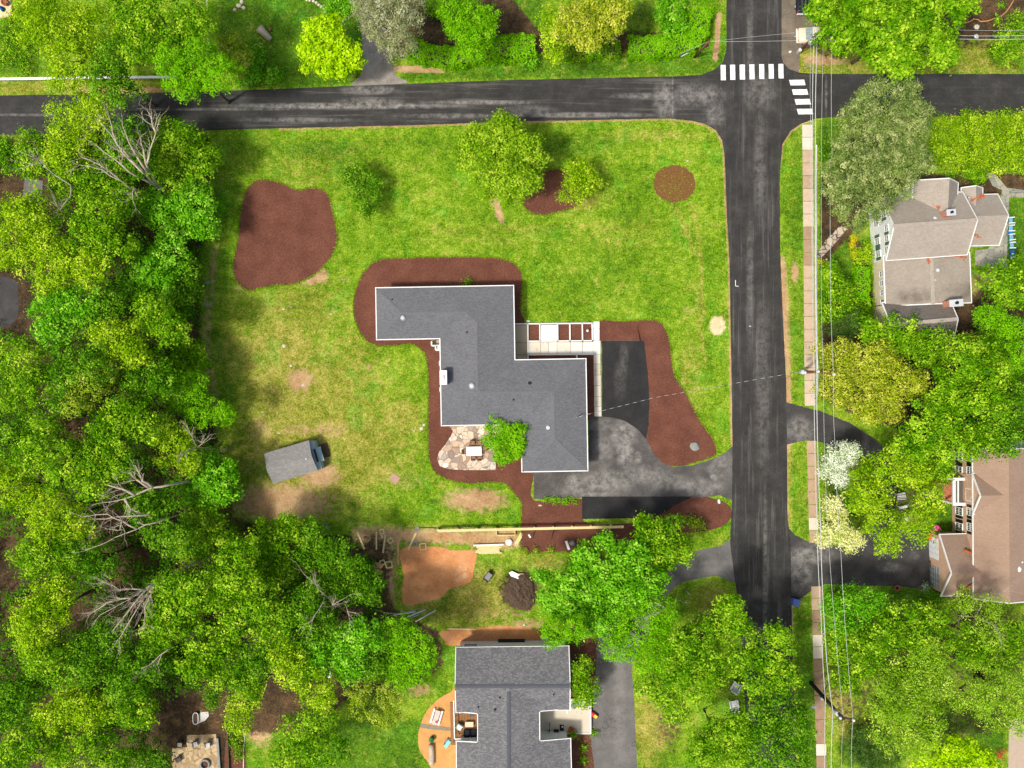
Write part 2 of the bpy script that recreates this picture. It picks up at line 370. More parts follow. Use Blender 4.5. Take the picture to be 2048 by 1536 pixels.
TC = [0]
def T(kind, h, sp, spots, label, group=None, cat='tree', dens=1, drop=.06, lf=1, lobe=1, flat=.8, limb=4, bark='bark', zf=.72, trunk=True, rz=None):
    TC[0] += 1; rg = random.Random(TC[0] * 13); domes = []
    sc = (sp if sp in SPEC else 'G')
    for s_ in spots:
        px, py, r = s_[:3]; ry = s_[3] if len(s_) > 3 else r; hh = h * (s_[4] if len(s_) > 4 else rg.uniform(.9, 1))
        Rm = (r + ry) / 2 / S; rzz = rz if rz else min(Rm * zf, hh * .45); cz = hh - rzz
        k = (H - cz) / H; x, y = P(px, py, cz); domes.append((x, y, cz, r / S * k, ry / S * k, rzz))
    bx = sum(d[0] * d[3] ** 2 for d in domes) / sum(d[3] ** 2 for d in domes); by = sum(d[1] * d[3] ** 2 for d in domes) / sum(d[3] ** 2 for d in domes)
    V, ti, LB = make_crown(TC[0], domes, sc, dens, drop, lf, lobe, flat); V = V - np.array([bx, by, 0]); V[:, 2] = np.maximum(V[:, 2], .03)
    if not trunk:
        o = quads_obj(kind, V, ti, LM[sp], None, (bx, by, 0)); return tag(o, label, cat, group)
    t = thing(kind, (bx, by, 0), label, cat, 0, group)
    quads_obj('crown', V, ti, LM[sp], t)
    mb = MB((bx, by, 0)); limbs(mb, (bx, by), domes, -.1, max(.06, h * .015), rg, limb); mb.build('trunk', M[bark], t, True)
    return t
def shrub(spots, h, sp, label, group=None, kind='shrub', **k):
    k.setdefault('lf', .75); k.setdefault('zf', .8)
    return T(kind, h, sp, spots, label, group, 'shrub', trunk=False, **k)
# ================================================================ GROUND
def catmull(pts, closed=True, n=6):
    out = []; m = len(pts)
    for i in range(m if closed else m - 1):
        p = [pts[(i + k - 1) % m] if closed else pts[min(max(i + k - 1, 0), m - 1)] for k in range(4)]
        for j in range(n):
            t = j / n
            out.append(tuple(.5 * ((2 * p[1][a]) + (-p[0][a] + p[2][a]) * t + (2 * p[0][a] - 5 * p[1][a] + 4 * p[2][a] - p[3][a]) * t * t + (-p[0][a] + 3 * p[1][a] - 3 * p[2][a] + p[3][a]) * t ** 3) for a in (0, 1)))
    if not closed: out.append(pts[-1])
    return out
xs = np.concatenate([np.linspace(-420, -66, 26)[:-1], np.arange(-66, 66.01, .33), np.linspace(66, 420, 27)[1:]])
ys = np.concatenate([np.linspace(-420, -51, 26)[:-1], np.arange(-51, 51.01, .33), np.linspace(51, 420, 27)[1:]])
GX, GY = np.meshgrid(xs, ys); PXg = GX * S + 1024; PYg = 768 - GY * S
def sdf_poly(poly, X=None, Y=None):
    X = PXg if X is None else X; Y = PYg if Y is None else Y
    d = np.full(X.shape, 1e9); ins = np.zeros(X.shape, bool); n = len(poly)
    for i in range(n):
        x0, y0 = poly[i]; x1, y1 = poly[(i + 1) % n]; ex, ey = x1 - x0, y1 - y0; L = ex * ex + ey * ey + 1e-9
        t = np.clip(((X - x0) * ex + (Y - y0) * ey) / L, 0, 1); d = np.minimum(d, np.hypot(X - x0 - t * ex, Y - y0 - t * ey))
        c = ((y0 > Y) != (y1 > Y)) & (X < (x1 - x0) * (Y - y0) / (y1 - y0 + 1e-12) + x0); ins ^= c
    return np.where(ins, -d, d)
def polym(poly, soft=8, v=1.0): return v * np.clip(.5 - sdf_poly(poly) / soft, 0, 1)
def linem(pts, wd, soft=6, v=1.0):
    d = np.full(PXg.shape, 1e9)
    for (x0, y0), (x1, y1) in zip(pts[:-1], pts[1:]):
        ex, ey = x1 - x0, y1 - y0; t = np.clip(((PXg - x0) * ex + (PYg - y0) * ey) / (ex * ex + ey * ey), 0, 1)
        d = np.minimum(d, np.hypot(PXg - x0 - t * ex, PYg - y0 - t * ey))
    return v * np.clip(1 - (d - wd / 2) / soft, 0, 1)
def ellm(x, y, rx, ry, v=1.0, p=1.0):
    return v * np.clip(1.35 - np.hypot((PXg - x) / rx, (PYg - y) / ry), 0, 1) ** p
def mx(*a):
    o = a[0]
    for b in a[1:]: o = np.maximum(o, b)
    return o
ROAD = [(-5800, 240), (0, 191), (260, 188), (500, 180), (700, 172), (1024, 160), (1340, 153), (1402, 150), (1430, 139), (1447, 122), (1453, 96), (1453, -200), (1453, -5600), (1563, -5600), (1563, -200), (1563, 112), (1566, 126), (1578, 138), (1600, 146), (1650, 148), (2048, 148), (7800, 148), (7800, 228), (2048, 228), (1850, 234), (1690, 233), (1632, 237), (1603, 247), (1581, 262), (1565, 288), (1559, 345), (1560, 500), (1566, 640), (1572, 760), (1574, 900), (1575, 1040), (1581, 1075), (1583, 1200), (1586, 1365), (1592, 1536), (1610, 1900), (1760, 7000), (1660, 7000), (1518, 1900), (1497, 1536), (1481, 1240), (1468, 1150), (1460, 1085), (1464, 1000), (1465, 900), (1462, 700), (1459, 520), (1453, 420), (1449, 310), (1444, 280), (1432, 261), (1412, 249), (1385, 242), (1340, 237), (1024, 243), (840, 250), (512, 258), (260, 266), (0, 270), (-5800, 325)]
rd = sdf_poly(ROAD)
edge = np.clip(1 - (rd - 1) / 7, 0, 1) * (rd > -6)
east = (PXg > 1563) & (PYg > 240)
dirt = mx(ellm(1348, 368, 44, 38, .6, .6), edge * np.where((PYg > 225) & (PXg < 1500) & (PYg < 1000) & (PXg > 560), .85, .25), edge * np.where(east, .7, 0),
    linem([(790, 138), (885, 139)], 9, 5, .9), linem([(1438, 30), (1434, 80), (1431, 118)], 7, 5, .9), linem([(1566, 520), (1571, 600), (1574, 760), (1577, 900)], 9, 8, .7),
    ellm(625, 552, 42, 22, .85), ellm(480, 575, 16, 10, .5), linem([(978, 388), (992, 410), (1003, 440)], 9, 10, .7), linem([(430, 500), (418, 600), (412, 700), (430, 800)], 10, 22, .5),
    ellm(600, 760, 40, 34, .72), ellm(660, 860, 60, 30, .5), ellm(520, 860, 40, 40, .5), ellm(690, 560, 20, 14, .5), ellm(760, 640, 1, 1, 0), ellm(735, 735, 32, 24, .4), ellm(560, 1005, 130, 50, .8), ellm(640, 950, 60, 40, .7), ellm(600, 860, 60, 16, .55), ellm(950, 1000, 90, 34, .75), ellm(820, 960, 60, 40, .42), ellm(450, 960, 30, 60, .5),
    ellm(1380, 620, 22, 14, .5), ellm(1590, 545, 10, 30, .8), ellm(1570, 620, 10, 60, .6), ellm(250, 180, 130, 9, .8), ellm(560, 820, 60, 50, .35), ellm(700, 880, 50, 40, .25), ellm(860, 930, 50, 30, .3),
    ellm(1000, 1225, 110, 26, .45), ellm(900, 1190, 50, 30, .35), ellm(1110, 1130, 60, 20, .4), polym([(700, 1046), (880, 1050), (1040, 1052), (1046, 1104), (950, 1110), (940, 1096), (800, 1094), (795, 1215), (870, 1225), (740, 1235), (700, 1180), (690, 1100)], 34, .7),
    ellm(1050, 1250, 60, 20, .6), ellm(900, 1235, 90, 20, .35), ellm(830, 1380, 60, 20, .6), ellm(1410, 1245, 40, 70, .4), ellm(1330, 1450, 40, 90, .45), ellm(1260, 1400, 10, 130, .5),
    ellm(520, 1440, 40, 70, .8), ellm(1650, 120, 60, 14, .8), ellm(1640, 1450, 30, 60, .3), ellm(1690, 1380, 30, 60, .45), ellm(20, 380, 45, 40, .8), ellm(75, 375, 60, 40, .5), ellm(70, 650, 40, 30, .8),
    ellm(1990, 560, 40, 30, .8), polym([(1935, 545), (1985, 545), (1985, 600), (1940, 600)], 20, .6), ellm(1900, 690, 50, 50, .6))
clay = mx(polym([(330, 1410), (440, 1375), (462, 1400), (466, 1465), (350, 1470), (300, 1460)], 30, .42), polym(catmull([(802, 1098), (870, 1092), (905, 1100), (952, 1103), (948, 1140), (940, 1165), (900, 1178), (885, 1195), (850, 1205), (806, 1208), (806, 1150)]), 10, 1),
    polym(catmull([(880, 1262), (940, 1256), (1010, 1250), (1060, 1256), (1085, 1270), (1080, 1290), (905, 1292), (890, 1285)]), 14, .95), ellm(1030, 1070, 18, 16, .5), ellm(880, 1075, 60, 14, .55), ellm(780, 1190, 14, 40, .5), ellm(920, 1078, 110, 16, .5), ellm(760, 1120, 60, 60, .3))
pale = mx(ellm(1435, 651, 20, 24, 1), polym([(915, 1120), (935, 1112), (945, 1150), (935, 1168), (900, 1175), (895, 1160)], 20, .5), ellm(1110, 385, 40, 34, .75), ellm(640, 550, 20, 12, .4), ellm(1600, 760, 5, 5, 0), polym([(-40, -40), (24, -40), (22, 34), (-40, 40)], 6, 1))
litter = mx(polym([(-900, 275), (60, 272), (420, 268), (424, 420), (400, 520), (405, 760), (445, 900), (470, 1030), (520, 1050), (700, 1070), (770, 1120), (790, 1215), (880, 1260), (890, 1330), (840, 1370), (700, 1400), (620, 1470), (480, 1470), (300, 1480), (260, 1700), (-900, 1700)], 24, .9),
    ellm(1340, 368, 90, 70, .3), ellm(1348, 368, 38, 34, .62, .7), polym([(1935, -80), (2400, -80), (2400, 66), (1900, 82), (1880, 40)], 12, 1), polym([(1640, 82), (1680, 90), (1700, 130), (1640, 118), (1620, 100)], 16, .6),
    polym([(1640, 90), (2048, 70), (2048, 100), (1640, 110)], 20, .6), polym([(1640, 345), (2100, 345), (2100, 392), (1990, 392), (1800, 365), (1640, 540)], 16, .9), polym([(1900, 600), (2060, 540), (2100, 700), (1900, 720)], 24, .9), polym([(1640, 640), (1800, 650), (1980, 690), (2100, 690), (2100, 900), (1900, 900), (1700, 830), (1640, 800)], 24, .85),
    polym([(1720, 480), (1745, 560), (1748, 610), (1725, 610), (1735, 540), (1690, 480)], 8, 1), polym([(640, -40), (1000, -40), (1080, 60), (1420, 60), (1420, 100), (800, 120), (760, 60)], 14, .8), polym([(1640, 900), (1900, 905), (1895, 985), (1850, 1050), (1640, 1080)], 22, .5),
    polym([(340, 1410), (470, 1385), (480, 1700), (250, 1700), (260, 1470)], 14, 1), polym([(430, 1485), (490, 1485), (500, 1700), (450, 1700)], 6, 0), ellm(750, 1120, 60, 80, .75), ellm(980, 1085, 60, 20, .35), ellm(1040, 1180, 42, 44, .95, .6), ellm(1240, 1200, 120, 90, .55), ellm(1440, 1350, 90, 60, .5), ellm(1340, 1440, 46, 110, .6), polym([(1640, 1190), (1840, 1200), (2100, 1220), (2100, 1450), (1900, 1500), (1700, 1500), (1640, 1400)], 30, .55))
lush = mx(polym([(440, -60), (720, -60), (735, 60), (715, 165), (500, 175), (440, 120)], 16, 1), polym([(990, -60), (1100, -60), (1080, 60), (1000, 62)], 16, 1), ellm(640, 300, 120, 26, .7), ellm(540, 300, 60, 40, .4), ellm(800, 1080, 60, 20, .6),
    polym([(540, 1440), (850, 1440), (835, 1480), (850, 1600), (540, 1600)], 20, 1), polym([(1640, 240), (1760, 250), (1700, 480), (1640, 480)], 16, .9), polym([(1640, 480), (1760, 470), (1730, 620), (1640, 640)], 16, .8), polym([(2010, 396), (2200, 396), (2200, 520), (2015, 520)], 10, 1),
    polym([(1850, 950), (1920, 950), (1920, 1066), (1850, 1066)], 16, .8), polym([(1640, 1170), (1870, 1174), (1880, 1240), (1640, 1240)], 20, .8), polym([(1870, 1430), (2010, 1420), (2010, 1500), (1870, 1500)], 16, .9), polym([(-300, 30), (120, 30), (120, 150), (-300, 150)], 20, .6),
    polym([(800, 128), (1450, 100), (1452, 150), (800, 162)], 12, .7), polym([(1580, 262), (1606, 250), (1612, 808), (1578, 800)], 8, .45), polym([(1580, 890), (1616, 880), (1620, 1082), (1582, 1060)], 8, .4), polym([(1590, 1200), (1622, 1190), (1640, 1600), (1596, 1600)], 8, .7), ellm(1200, 560, 150, 90, .35), ellm(1390, 700, 40, 60, .3), ellm(1130, 290, 160, 26, .55), ellm(830, 285, 260, 16, .35),
    polym([(1100, 1105), (1180, 1110), (1060, 1240), (860, 1240), (880, 1200), (940, 1180), (960, 1110)], 24, .35), ellm(850, 1300, 60, 40, .8))
dry = mx(linem([(1345, 405), (1370, 455), (1392, 512)], 2, 5, .7), linem([(1378, 405), (1396, 450), (1402, 520), (1408, 640)], 2, 6, .6), linem([(870, 460), (1000, 456), (1140, 452), (1300, 456)], 2, 5, .5), linem([(1392, 560), (1398, 640), (1410, 720)], 3, 8, .5), ellm(560, 760, 110, 170, .8), ellm(640, 900, 200, 110, .9), ellm(700, 700, 90, 60, .45), ellm(470, 700, 50, 130, .5), ellm(600, 620, 140, 90, .5), ellm(640, 780, 180, 140, .6), ellm(620, 930, 180, 120, .75), ellm(800, 840, 70, 70, .55), ellm(640, 340, 180, 60, .35), ellm(1000, 470, 260, 40, .3), ellm(1250, 470, 160, 60, .3), ellm(1300, 270, 160, 16, .4), ellm(1380, 760, 40, 120, .4), ellm(1150, 400, 60, 30, .7),
    polym([(1560, 80), (2048, 80), (2048, 150), (1560, 150)], 20, .6), polym([(0, 160), (320, 160), (320, 190), (0, 190)], 8, .6), ellm(1430, 1210, 60, 50, .6), ellm(1300, 1460, 50, 90, .7), ellm(930, 1190, 140, 80, .75), ellm(1080, 1120, 60, 30, .6), ellm(1680, 1420, 40, 80, .6), ellm(1580, 900, 8, 500, .5))
nzx = rnd.uniform(0, 9)
me = bpy.data.meshes.new('ground'); nx, ny = len(xs), len(ys)
co_ = np.stack([GX, GY, np.zeros_like(GX)], -1).reshape(-1, 3)
idx = np.arange(nx * ny).reshape(ny, nx); q = np.stack([idx[:-1, :-1], idx[:-1, 1:], idx[1:, 1:], idx[1:, :-1]], -1).reshape(-1, 4)
me.vertices.add(len(co_)); me.vertices.foreach_set('co', co_.astype(np.float32).ravel())
me.loops.add(q.size); me.loops.foreach_set('vertex_index', q.astype(np.int32).ravel())
me.polygons.add(len(q)); me.polygons.foreach_set('loop_start', np.arange(0, q.size, 4, dtype=np.int32)); me.update(calc_edges=True)
for nm, ch in (('cover', (dirt, clay, litter)), ('cover2', (lush, dry, pale))):
    a = me.attributes.new(nm, 'FLOAT_COLOR', 'POINT')
    a.data.foreach_set('color', np.stack([c.ravel() for c in ch] + [np.ones(nx * ny)], -1).astype(np.float32).ravel())
m = N('lawn_and_soil'); v = m.pos()
n1 = m.noise(v, .16, 5, .62); n2 = m.noise(v, .9, 4, .65); n3 = m.noise(v, 4.2, 4, .7); n4 = m.noise(v, 15, 2, .6); nb = m.noise(v, 1.7, 6, .72)
s1 = m.n('SeparateColor'); m.l(m.attr('cover'), s1.inputs[0]); s2 = m.n('SeparateColor'); m.l(m.attr('cover2'), s2.inputs[0])
mixn = m.math('ADD', m.math('ADD', m.math('MULTIPLY', n1, .3), m.math('MULTIPLY', n2, .3)), m.math('ADD', m.math('MULTIPLY', n3, .3), m.math('MULTIPLY', n4, .22)))
grass = m.ramp(mixn, [(.42, srgb(56, 90, 0)), (.5, srgb(86, 127, 4)), (.56, srgb(114, 152, 14)), (.64, srgb(156, 176, 54))])
lushc = m.ramp(mixn, [(.42, srgb(44, 78, 2)), (.52, srgb(66, 108, 4)), (.64, srgb(98, 140, 18))])
dryc = m.ramp(mixn, [(.42, srgb(84, 94, 18)), (.52, srgb(130, 134, 34)), (.63, srgb(188, 168, 92))])
col = m.mix(m.mapr(s2.outputs[0], .1, .8, 0, .92), grass, lushc)
dk = m.mapr(m.math('ADD', s2.outputs[1], m.math('MULTIPLY', m.math('SUBTRACT', nb, .5), 1.8)), .2, .62)
col = m.mix(m.math('MULTIPLY', dk, .8), col, dryc)
# random yellow patches everywhere on the open lawn
col = m.mix(m.math('MULTIPLY', m.mapr(m.noise(v, .55, 6, .75), .53, .67), .5), col, dryc)
em = m.math('MULTIPLY', m.mapr(m.noise(m.pos(rot=.7), .21, 5, .7), .53, .64), .4); col = m.mix(em, col, m.ramp(mixn, [(.42, srgb(44, 104, 10)), (.52, srgb(70, 146, 22)), (.64, srgb(112, 184, 52))]))
fn = m.noise(v, 5.5, 4, .75); fn2 = m.noise(v, 2.2, 5, .75)
col = m.mix(.75, col, m.ramp(fn, [(.36, (.12,) * 3), (.5, (.46,) * 3), (.64, (.84,) * 3)]), 'SOFT_LIGHT')
col = m.mix(.6, col, m.ramp(fn2, [(.36, (.18,) * 3), (.5, (.46,) * 3), (.64, (.8,) * 3)]), 'SOFT_LIGHT')
weed = m.mapr(m.noise(v, 2.9, 3, .6), .66, .72); col = m.mix(m.math('MULTIPLY', weed, .6), col, srgb(40, 84, 10))
def mask(ch, nz=nb, amt=1.3, a=.42, b=.72): return m.mapr(m.math('ADD', ch, m.math('MULTIPLY', m.math('SUBTRACT', nz, .5), amt)), a, b)
dirtc = m.ramp(mixn, [(.4, srgb(128, 92, 66)), (.52, srgb(176, 138, 98)), (.66, srgb(208, 178, 132))])
col = m.mix(mask(s1.outputs[0], a=.36, b=.7), col, dirtc)
litc = m.ramp(mixn, [(.4, srgb(26, 24, 14)), (.52, srgb(56, 46, 30)), (.66, srgb(112, 86, 58))])  # leaf litter, darkened so the shade between crowns is in its colour
col = m.mix(mask(s1.outputs[2]), col, litc)
clayc = m.ramp(mixn, [(.4, srgb(178, 108, 58)), (.52, srgb(210, 140, 86)), (.66, srgb(228, 168, 118))])
col = m.mix(mask(s1.outputs[1], amt=.7), col, clayc)
palec = m.ramp(mixn, [(.4, srgb(196, 158, 110)), (.55, srgb(232, 204, 158)), (.68, srgb(244, 226, 190))])
col = m.mix(mask(s2.outputs[2], amt=.9), col, palec)
gm = m.out(col, .95, m.math('ADD', m.math('MULTIPLY', n3, .6), n4), .8, .12)
me.materials.append(gm); go = bpy.data.objects.new('ground', me); link(go); tag(go, kind='structure')

# ================================================================ SHEETS
def rough(pts, amp, step=6, seed=1):
    rg = random.Random(seed); out = []; n = len(pts)
    for i in range(n):
        x0, y0 = pts[i]; x1, y1 = pts[(i + 1) % n]; L = math.hypot(x1 - x0, y1 - y0); k = max(1, int(L / step))
        for j in range(k):
            t = j / k; out.append((x0 + (x1 - x0) * t + rg.uniform(-amp, amp), y0 + (y1 - y0) * t + rg.uniform(-amp, amp)))
    return out
def sheet(name, pts, z, mat, amp=.4, smooth=True, step=6, kind='structure', z0=-.05):
    p = catmull(pts, True, 5) if smooth else pts
    if amp: p = rough(p, amp, step, len(pts))
    o = MB().prism([P(x, y) for x, y in p], z0, z).build(name, mat); return tag(o, kind=kind) if kind else o
def asphalt(name, lo, mid, hi, stains=(), streak=None, speck=True, pcol=(150, 146, 140)):
    m = N(name); v = m.pos(); a = m.noise(v, .5, 5, .7); b = m.noise(v, 7, 3, .7); c = m.noise(v, 25, 2)
    k = m.math('ADD', m.math('MULTIPLY', a, .5), m.math('ADD', m.math('MULTIPLY', b, .3), m.math('MULTIPLY', c, .2)))
    col = m.ramp(k, [(.36, srgb(*lo)), (.5, srgb(*mid)), (.66, srgb(*hi))])
    if streak: col = streak(m, col)
    if stains: col = m.mix(m.blobs(stains, m.noise(v, 1.1, 8, .78), .34), col, srgb(*pcol))
    ck = m.n('TexVoronoi', feature='DISTANCE_TO_EDGE'); ck.inputs['Scale'].default_value = .22; dv = m.n('VectorMath', operation='ADD'); nn = m.n('TexNoise'); nn.inputs['Scale'].default_value = 1.1; nn.inputs['Detail'].default_value = 5; m.l(v, nn.inputs[0]); m.l(v, dv.inputs[0]); m.l(nn.outputs['Color'], dv.inputs[1]); m.l(dv.outputs[0], ck.inputs['Vector'])
    col = m.mix(m.math('MULTIPLY', m.mapr(ck.outputs['Distance'], .006, .0, 0, .5), m.mapr(m.noise(v, .2, 3), .48, .56)), col, srgb(26, 25, 24))
    if speck:
        sp = m.mapr(m.noise(v, 34, 1), .74, .78); col = m.mix(m.math('MULTIPLY', sp, .5), col, srgb(190, 186, 176))
    return m.out(col, .92, c, .35, .01)
def road_streak(m, col):
    g = m.n('NewGeometry').outputs['Position']; sp = m.n('SeparateXYZ'); m.l(g, sp.inputs[0])
    vh = m.pos((.06, 1.6, 1)); vv = m.pos((1.6, .06, 1))
    nh = m.noise(vh, 1.3, 6, .72); nv = m.noise(vv, 1.3, 6, .72)
    x0 = P(1440, 0)[0]; x1 = P(1580, 0)[0]
    isv = m.math('MULTIPLY', m.mapr(sp.outputs[0], x0 - 1.5, x0 + 1.5), m.mapr(sp.outputs[0], x1 + 1, x1 - 1, 0, 1))
    s_ = m.mix(isv, nh, nv); f = m.mapr(s_, .5, .72)
    # wheel and centre-seam wear follow the middle of the lane; the east arm is newer and darker
    new = m.mapr(sp.outputs[0], x1, x1 + 4, 1, .25); far = m.mapr(sp.outputs[0], P(330, 0)[0], P(480, 0)[0], .5, 1)
    f = m.math('MULTIPLY', m.math('MULTIPLY', f, .3), m.math('MULTIPLY', new, far))
    col = m.mix(f, col, srgb(140, 136, 130))
    seam = m.mapr(m.noise(m.pos((.3, .3, 1)), .4, 3), .4, .6, .1, .5)
    return col
M['road'] = asphalt('asphalt_road', (42, 41, 40), (53, 52, 50), (76, 74, 71), [(740, 180, 60, 10, .8), (690, 212, 260, 7, .95), (740, 206, 70, 12, .7), (960, 205, 130, 5, .75), (600, 240, 120, 6, .55), (900, 232, 120, 6, .5), (1330, 200, 26, 44, .7), (1300, 192, 90, 7, .6), (1390, 190, 70, 26, .6), (1160, 230, 160, 6, .75), (1060, 222, 60, 14, .4), (1430, 230, 22, 30, .55), (1520, 185, 40, 40, .4), (1520, 330, 14, 120, .35), (1500, 60, 8, 120, .35), (1525, 760, 18, 200, .3), (1530, 1180, 5, 240, .45), (1500, 560, 8, 160, .3), (1345, 200, 3, 55, .9), (1652, 190, 3, 50, .5), (60, 230, 200, 3, .5), (420, 219, 200, 3, .55)], road_streak)
M['drive'] = asphalt('worn_driveway_asphalt', (62, 60, 58), (82, 79, 76), (112, 108, 103), [(1245, 870, 30, 34, .95), (1250, 905, 20, 34, .95), (1275, 915, 9, 14, .8), (1210, 965, 70, 28, .8), (1290, 950, 50, 20, .75), (1400, 975, 60, 22, .7), (1428, 955, 10, 8, 1), (1205, 900, 24, 40, .55), (1340, 965, 50, 20, .5), (1440, 930, 30, 30, .6), (1180, 985, 60, 14, .8), (1200, 850, 30, 14, .5), (1145, 968, 16, 20, 1)])
M['freshdrive'] = asphalt('fresh_black_asphalt', (34, 34, 34), (44, 43, 43), (58, 57, 56), [(1248, 720, 10, 40, .25), (1240, 760, 14, 40, .2)], speck=False)
M['greydrive'] = asphalt('grey_driveway_asphalt', (84, 82, 80), (104, 101, 98), (126, 122, 118), [(1240, 1400, 14, 200, .35), (1400, 1130, 60, 14, .3)])
M['darkdrive'] = asphalt('dark_driveway_asphalt', (52, 51, 52), (64, 62, 62), (84, 81, 80), [(1600, 860, 34, 30, .7), (1620, 1110, 60, 20, .8), (1600, 1150, 30, 40, .6), (1640, 1090, 40, 16, .5), (1780, 1135, 30, 12, .5), (1830, 1110, 10, 10, .4)])
M['gravel'] = asphalt('grey_gravel', (112, 104, 96), (140, 132, 122), (168, 160, 148), [(745, 120, 20, 50, .5)], pcol=(176, 170, 160))
M['gravel2'] = asphalt('dusty_gravel', (84, 76, 64), (112, 102, 88), (140, 128, 110), [])
tag(MB().prism([P(x, y) for x, y in rough(catmull(ROAD, True, 1), .35, 10, 5)], -.08, .03).build('road', M['road']), kind='structure')
DRIVE = [(1178, 833), (1204, 833), (1204, 681), (1288, 681), (1295, 740), (1299, 800), (1297, 850), (1293, 880), (1304, 900), (1322, 924), (1345, 934), (1385, 931), (1432, 915), (1452, 904), (1470, 888), (1475, 1012), (1462, 1000), (1440, 991), (1385, 996), (1163, 996), (1068, 998), (1067, 900), (1178, 900)]
sheet('driveway', DRIVE, .018, M['drive'], .3, False)
sheet('driveway_patch', [(1204, 682), (1288, 682), (1295, 740), (1299, 800), (1297, 850), (1292, 878), (1275, 858), (1250, 842), (1225, 835), (1204, 833)], .023, M['freshdrive'], .3, False)
sheet('driveway_strip', [(1164, 993), (1386, 993), (1352, 1009), (1330, 1024), (1300, 1036), (1164, 1038)], .024, M['freshdrive'], .3, False)
sheet('shaded_lot', [(1068, 944), (1160, 944), (1160, 995), (1068, 997)], .0225, M['darkdrive'], .3, False) if False else None
tag(sheet('driveway', [(1459, 1082), (1440, 1092), (1400, 1100), (1370, 1112), (1330, 1150), (1290, 1185), (1240, 1225), (1200, 1270), (1188, 1310), (1185, 1400), (1180, 1470), (1192, 1700), (1272, 1700), (1268, 1400), (1265, 1330), (1300, 1250), (1340, 1185), (1362, 1166), (1400, 1157), (1435, 1152), (1472, 1164), (1476, 1120)], .018, M['greydrive'], .3), kind='structure')
sheet('driveway', [(1570, 804), (1600, 812), (1640, 822), (1700, 846), (1750, 878), (1785, 910), (1798, 980), (1780, 1060), (1862, 1060), (1864, 1180), (1800, 1173), (1700, 1170), (1650, 1168), (1622, 1182), (1600, 1198), (1576, 1216), (1574, 1052), (1590, 1070), (1620, 1085), (1680, 1092), (1745, 1060), (1765, 985), (1755, 930), (1720, 908), (1690, 900), (1640, 884), (1612, 880), (1572, 890)], .018, M['darkdrive'], .3, False)
sheet('gravel_drive', [(712, -60), (722, 60), (726, 120), (722, 150), (708, 172), (812, 166), (792, 150), (780, 110), (776, 60), (790, -60)], .016, M['gravel'], .8)
sheet('gravel_drive', [(1560, -60), (1625, -60), (1660, 30), (1660, 90), (1600, 98), (1597, 146), (1570, 136), (1558, 110)], .016, M['gravel2'], .6, False)
sheet('driveway', [(-120, 550), (20, 556), (36, 590), (32, 640), (-10, 660), (-120, 700)], .016, M['darkdrive'], .5)
sheet('paved_pad', [(50, 356), (86, 362), (82, 408), (44, 400)], .016, M['greydrive'], .4, False)
sheet('paved_pad', [(2018, 1440), (2200, 1430), (2200, 1700), (2014, 1700)], .02, simple('pale_paving', (176, 158, 138), .08, 2, .9), .2, False)

# crosswalk and survey marks, laid on the asphalt
pm_ = N('worn_road_paint'); v = pm_.pos(); wr = pm_.mapr(pm_.math('ADD', pm_.math('MULTIPLY', pm_.noise(v, 9, 4, .8), .6), pm_.math('MULTIPLY', pm_.noise(v, 1.2, 4, .7), .4)), .53, .66); M['paint'] = pm_.out(pm_.mix(pm_.math('MULTIPLY', wr, .75), srgb(226, 226, 224), srgb(120, 118, 114)), .8)
cw = MB()
for i, (x0, x1) in enumerate([(1441, 1451), (1460, 1470), (1479, 1489.5), (1498.5, 1508.5), (1518, 1528), (1537, 1547), (1556.5, 1566.5)]):
    y0, y1 = (130 - i * .35, 160.5 - i * .6); q = rough([(x0, y0), (x1, y0), (x1 + .5, y1), (x0 + .5, y1)], .15, 5, i)
    cw.prism([P(x, y) for x, y in q], .032, .036)
for i, (x0, y0) in enumerate([(1578, 160), (1583.5, 179), (1589, 198.5), (1593.5, 218)]):
    q = rough([(x0, y0), (x0 + 30, y0 - .5), (x0 + 33, y0 + 10.5), (x0 + 3, y0 + 11)], .15, 5, i + 9)
    cw.prism([P(x, y) for x, y in q], .032, .036)
tag(cw.build('crosswalk', M['paint']), kind='structure')
sm = MB()
for a, b in [((1471, 560), (1471, 572)), ((1471, 572), (1477, 572.5)), ((285, 246), (285, 239)), ((285, 239), (293, 238)), ((1498, 652), (1502, 653))]:
    sm.bar(P3(*a, .034), P3(*b, .034), .07, .004)
tag(sm.build('survey_marks', M['paint']), kind='structure')

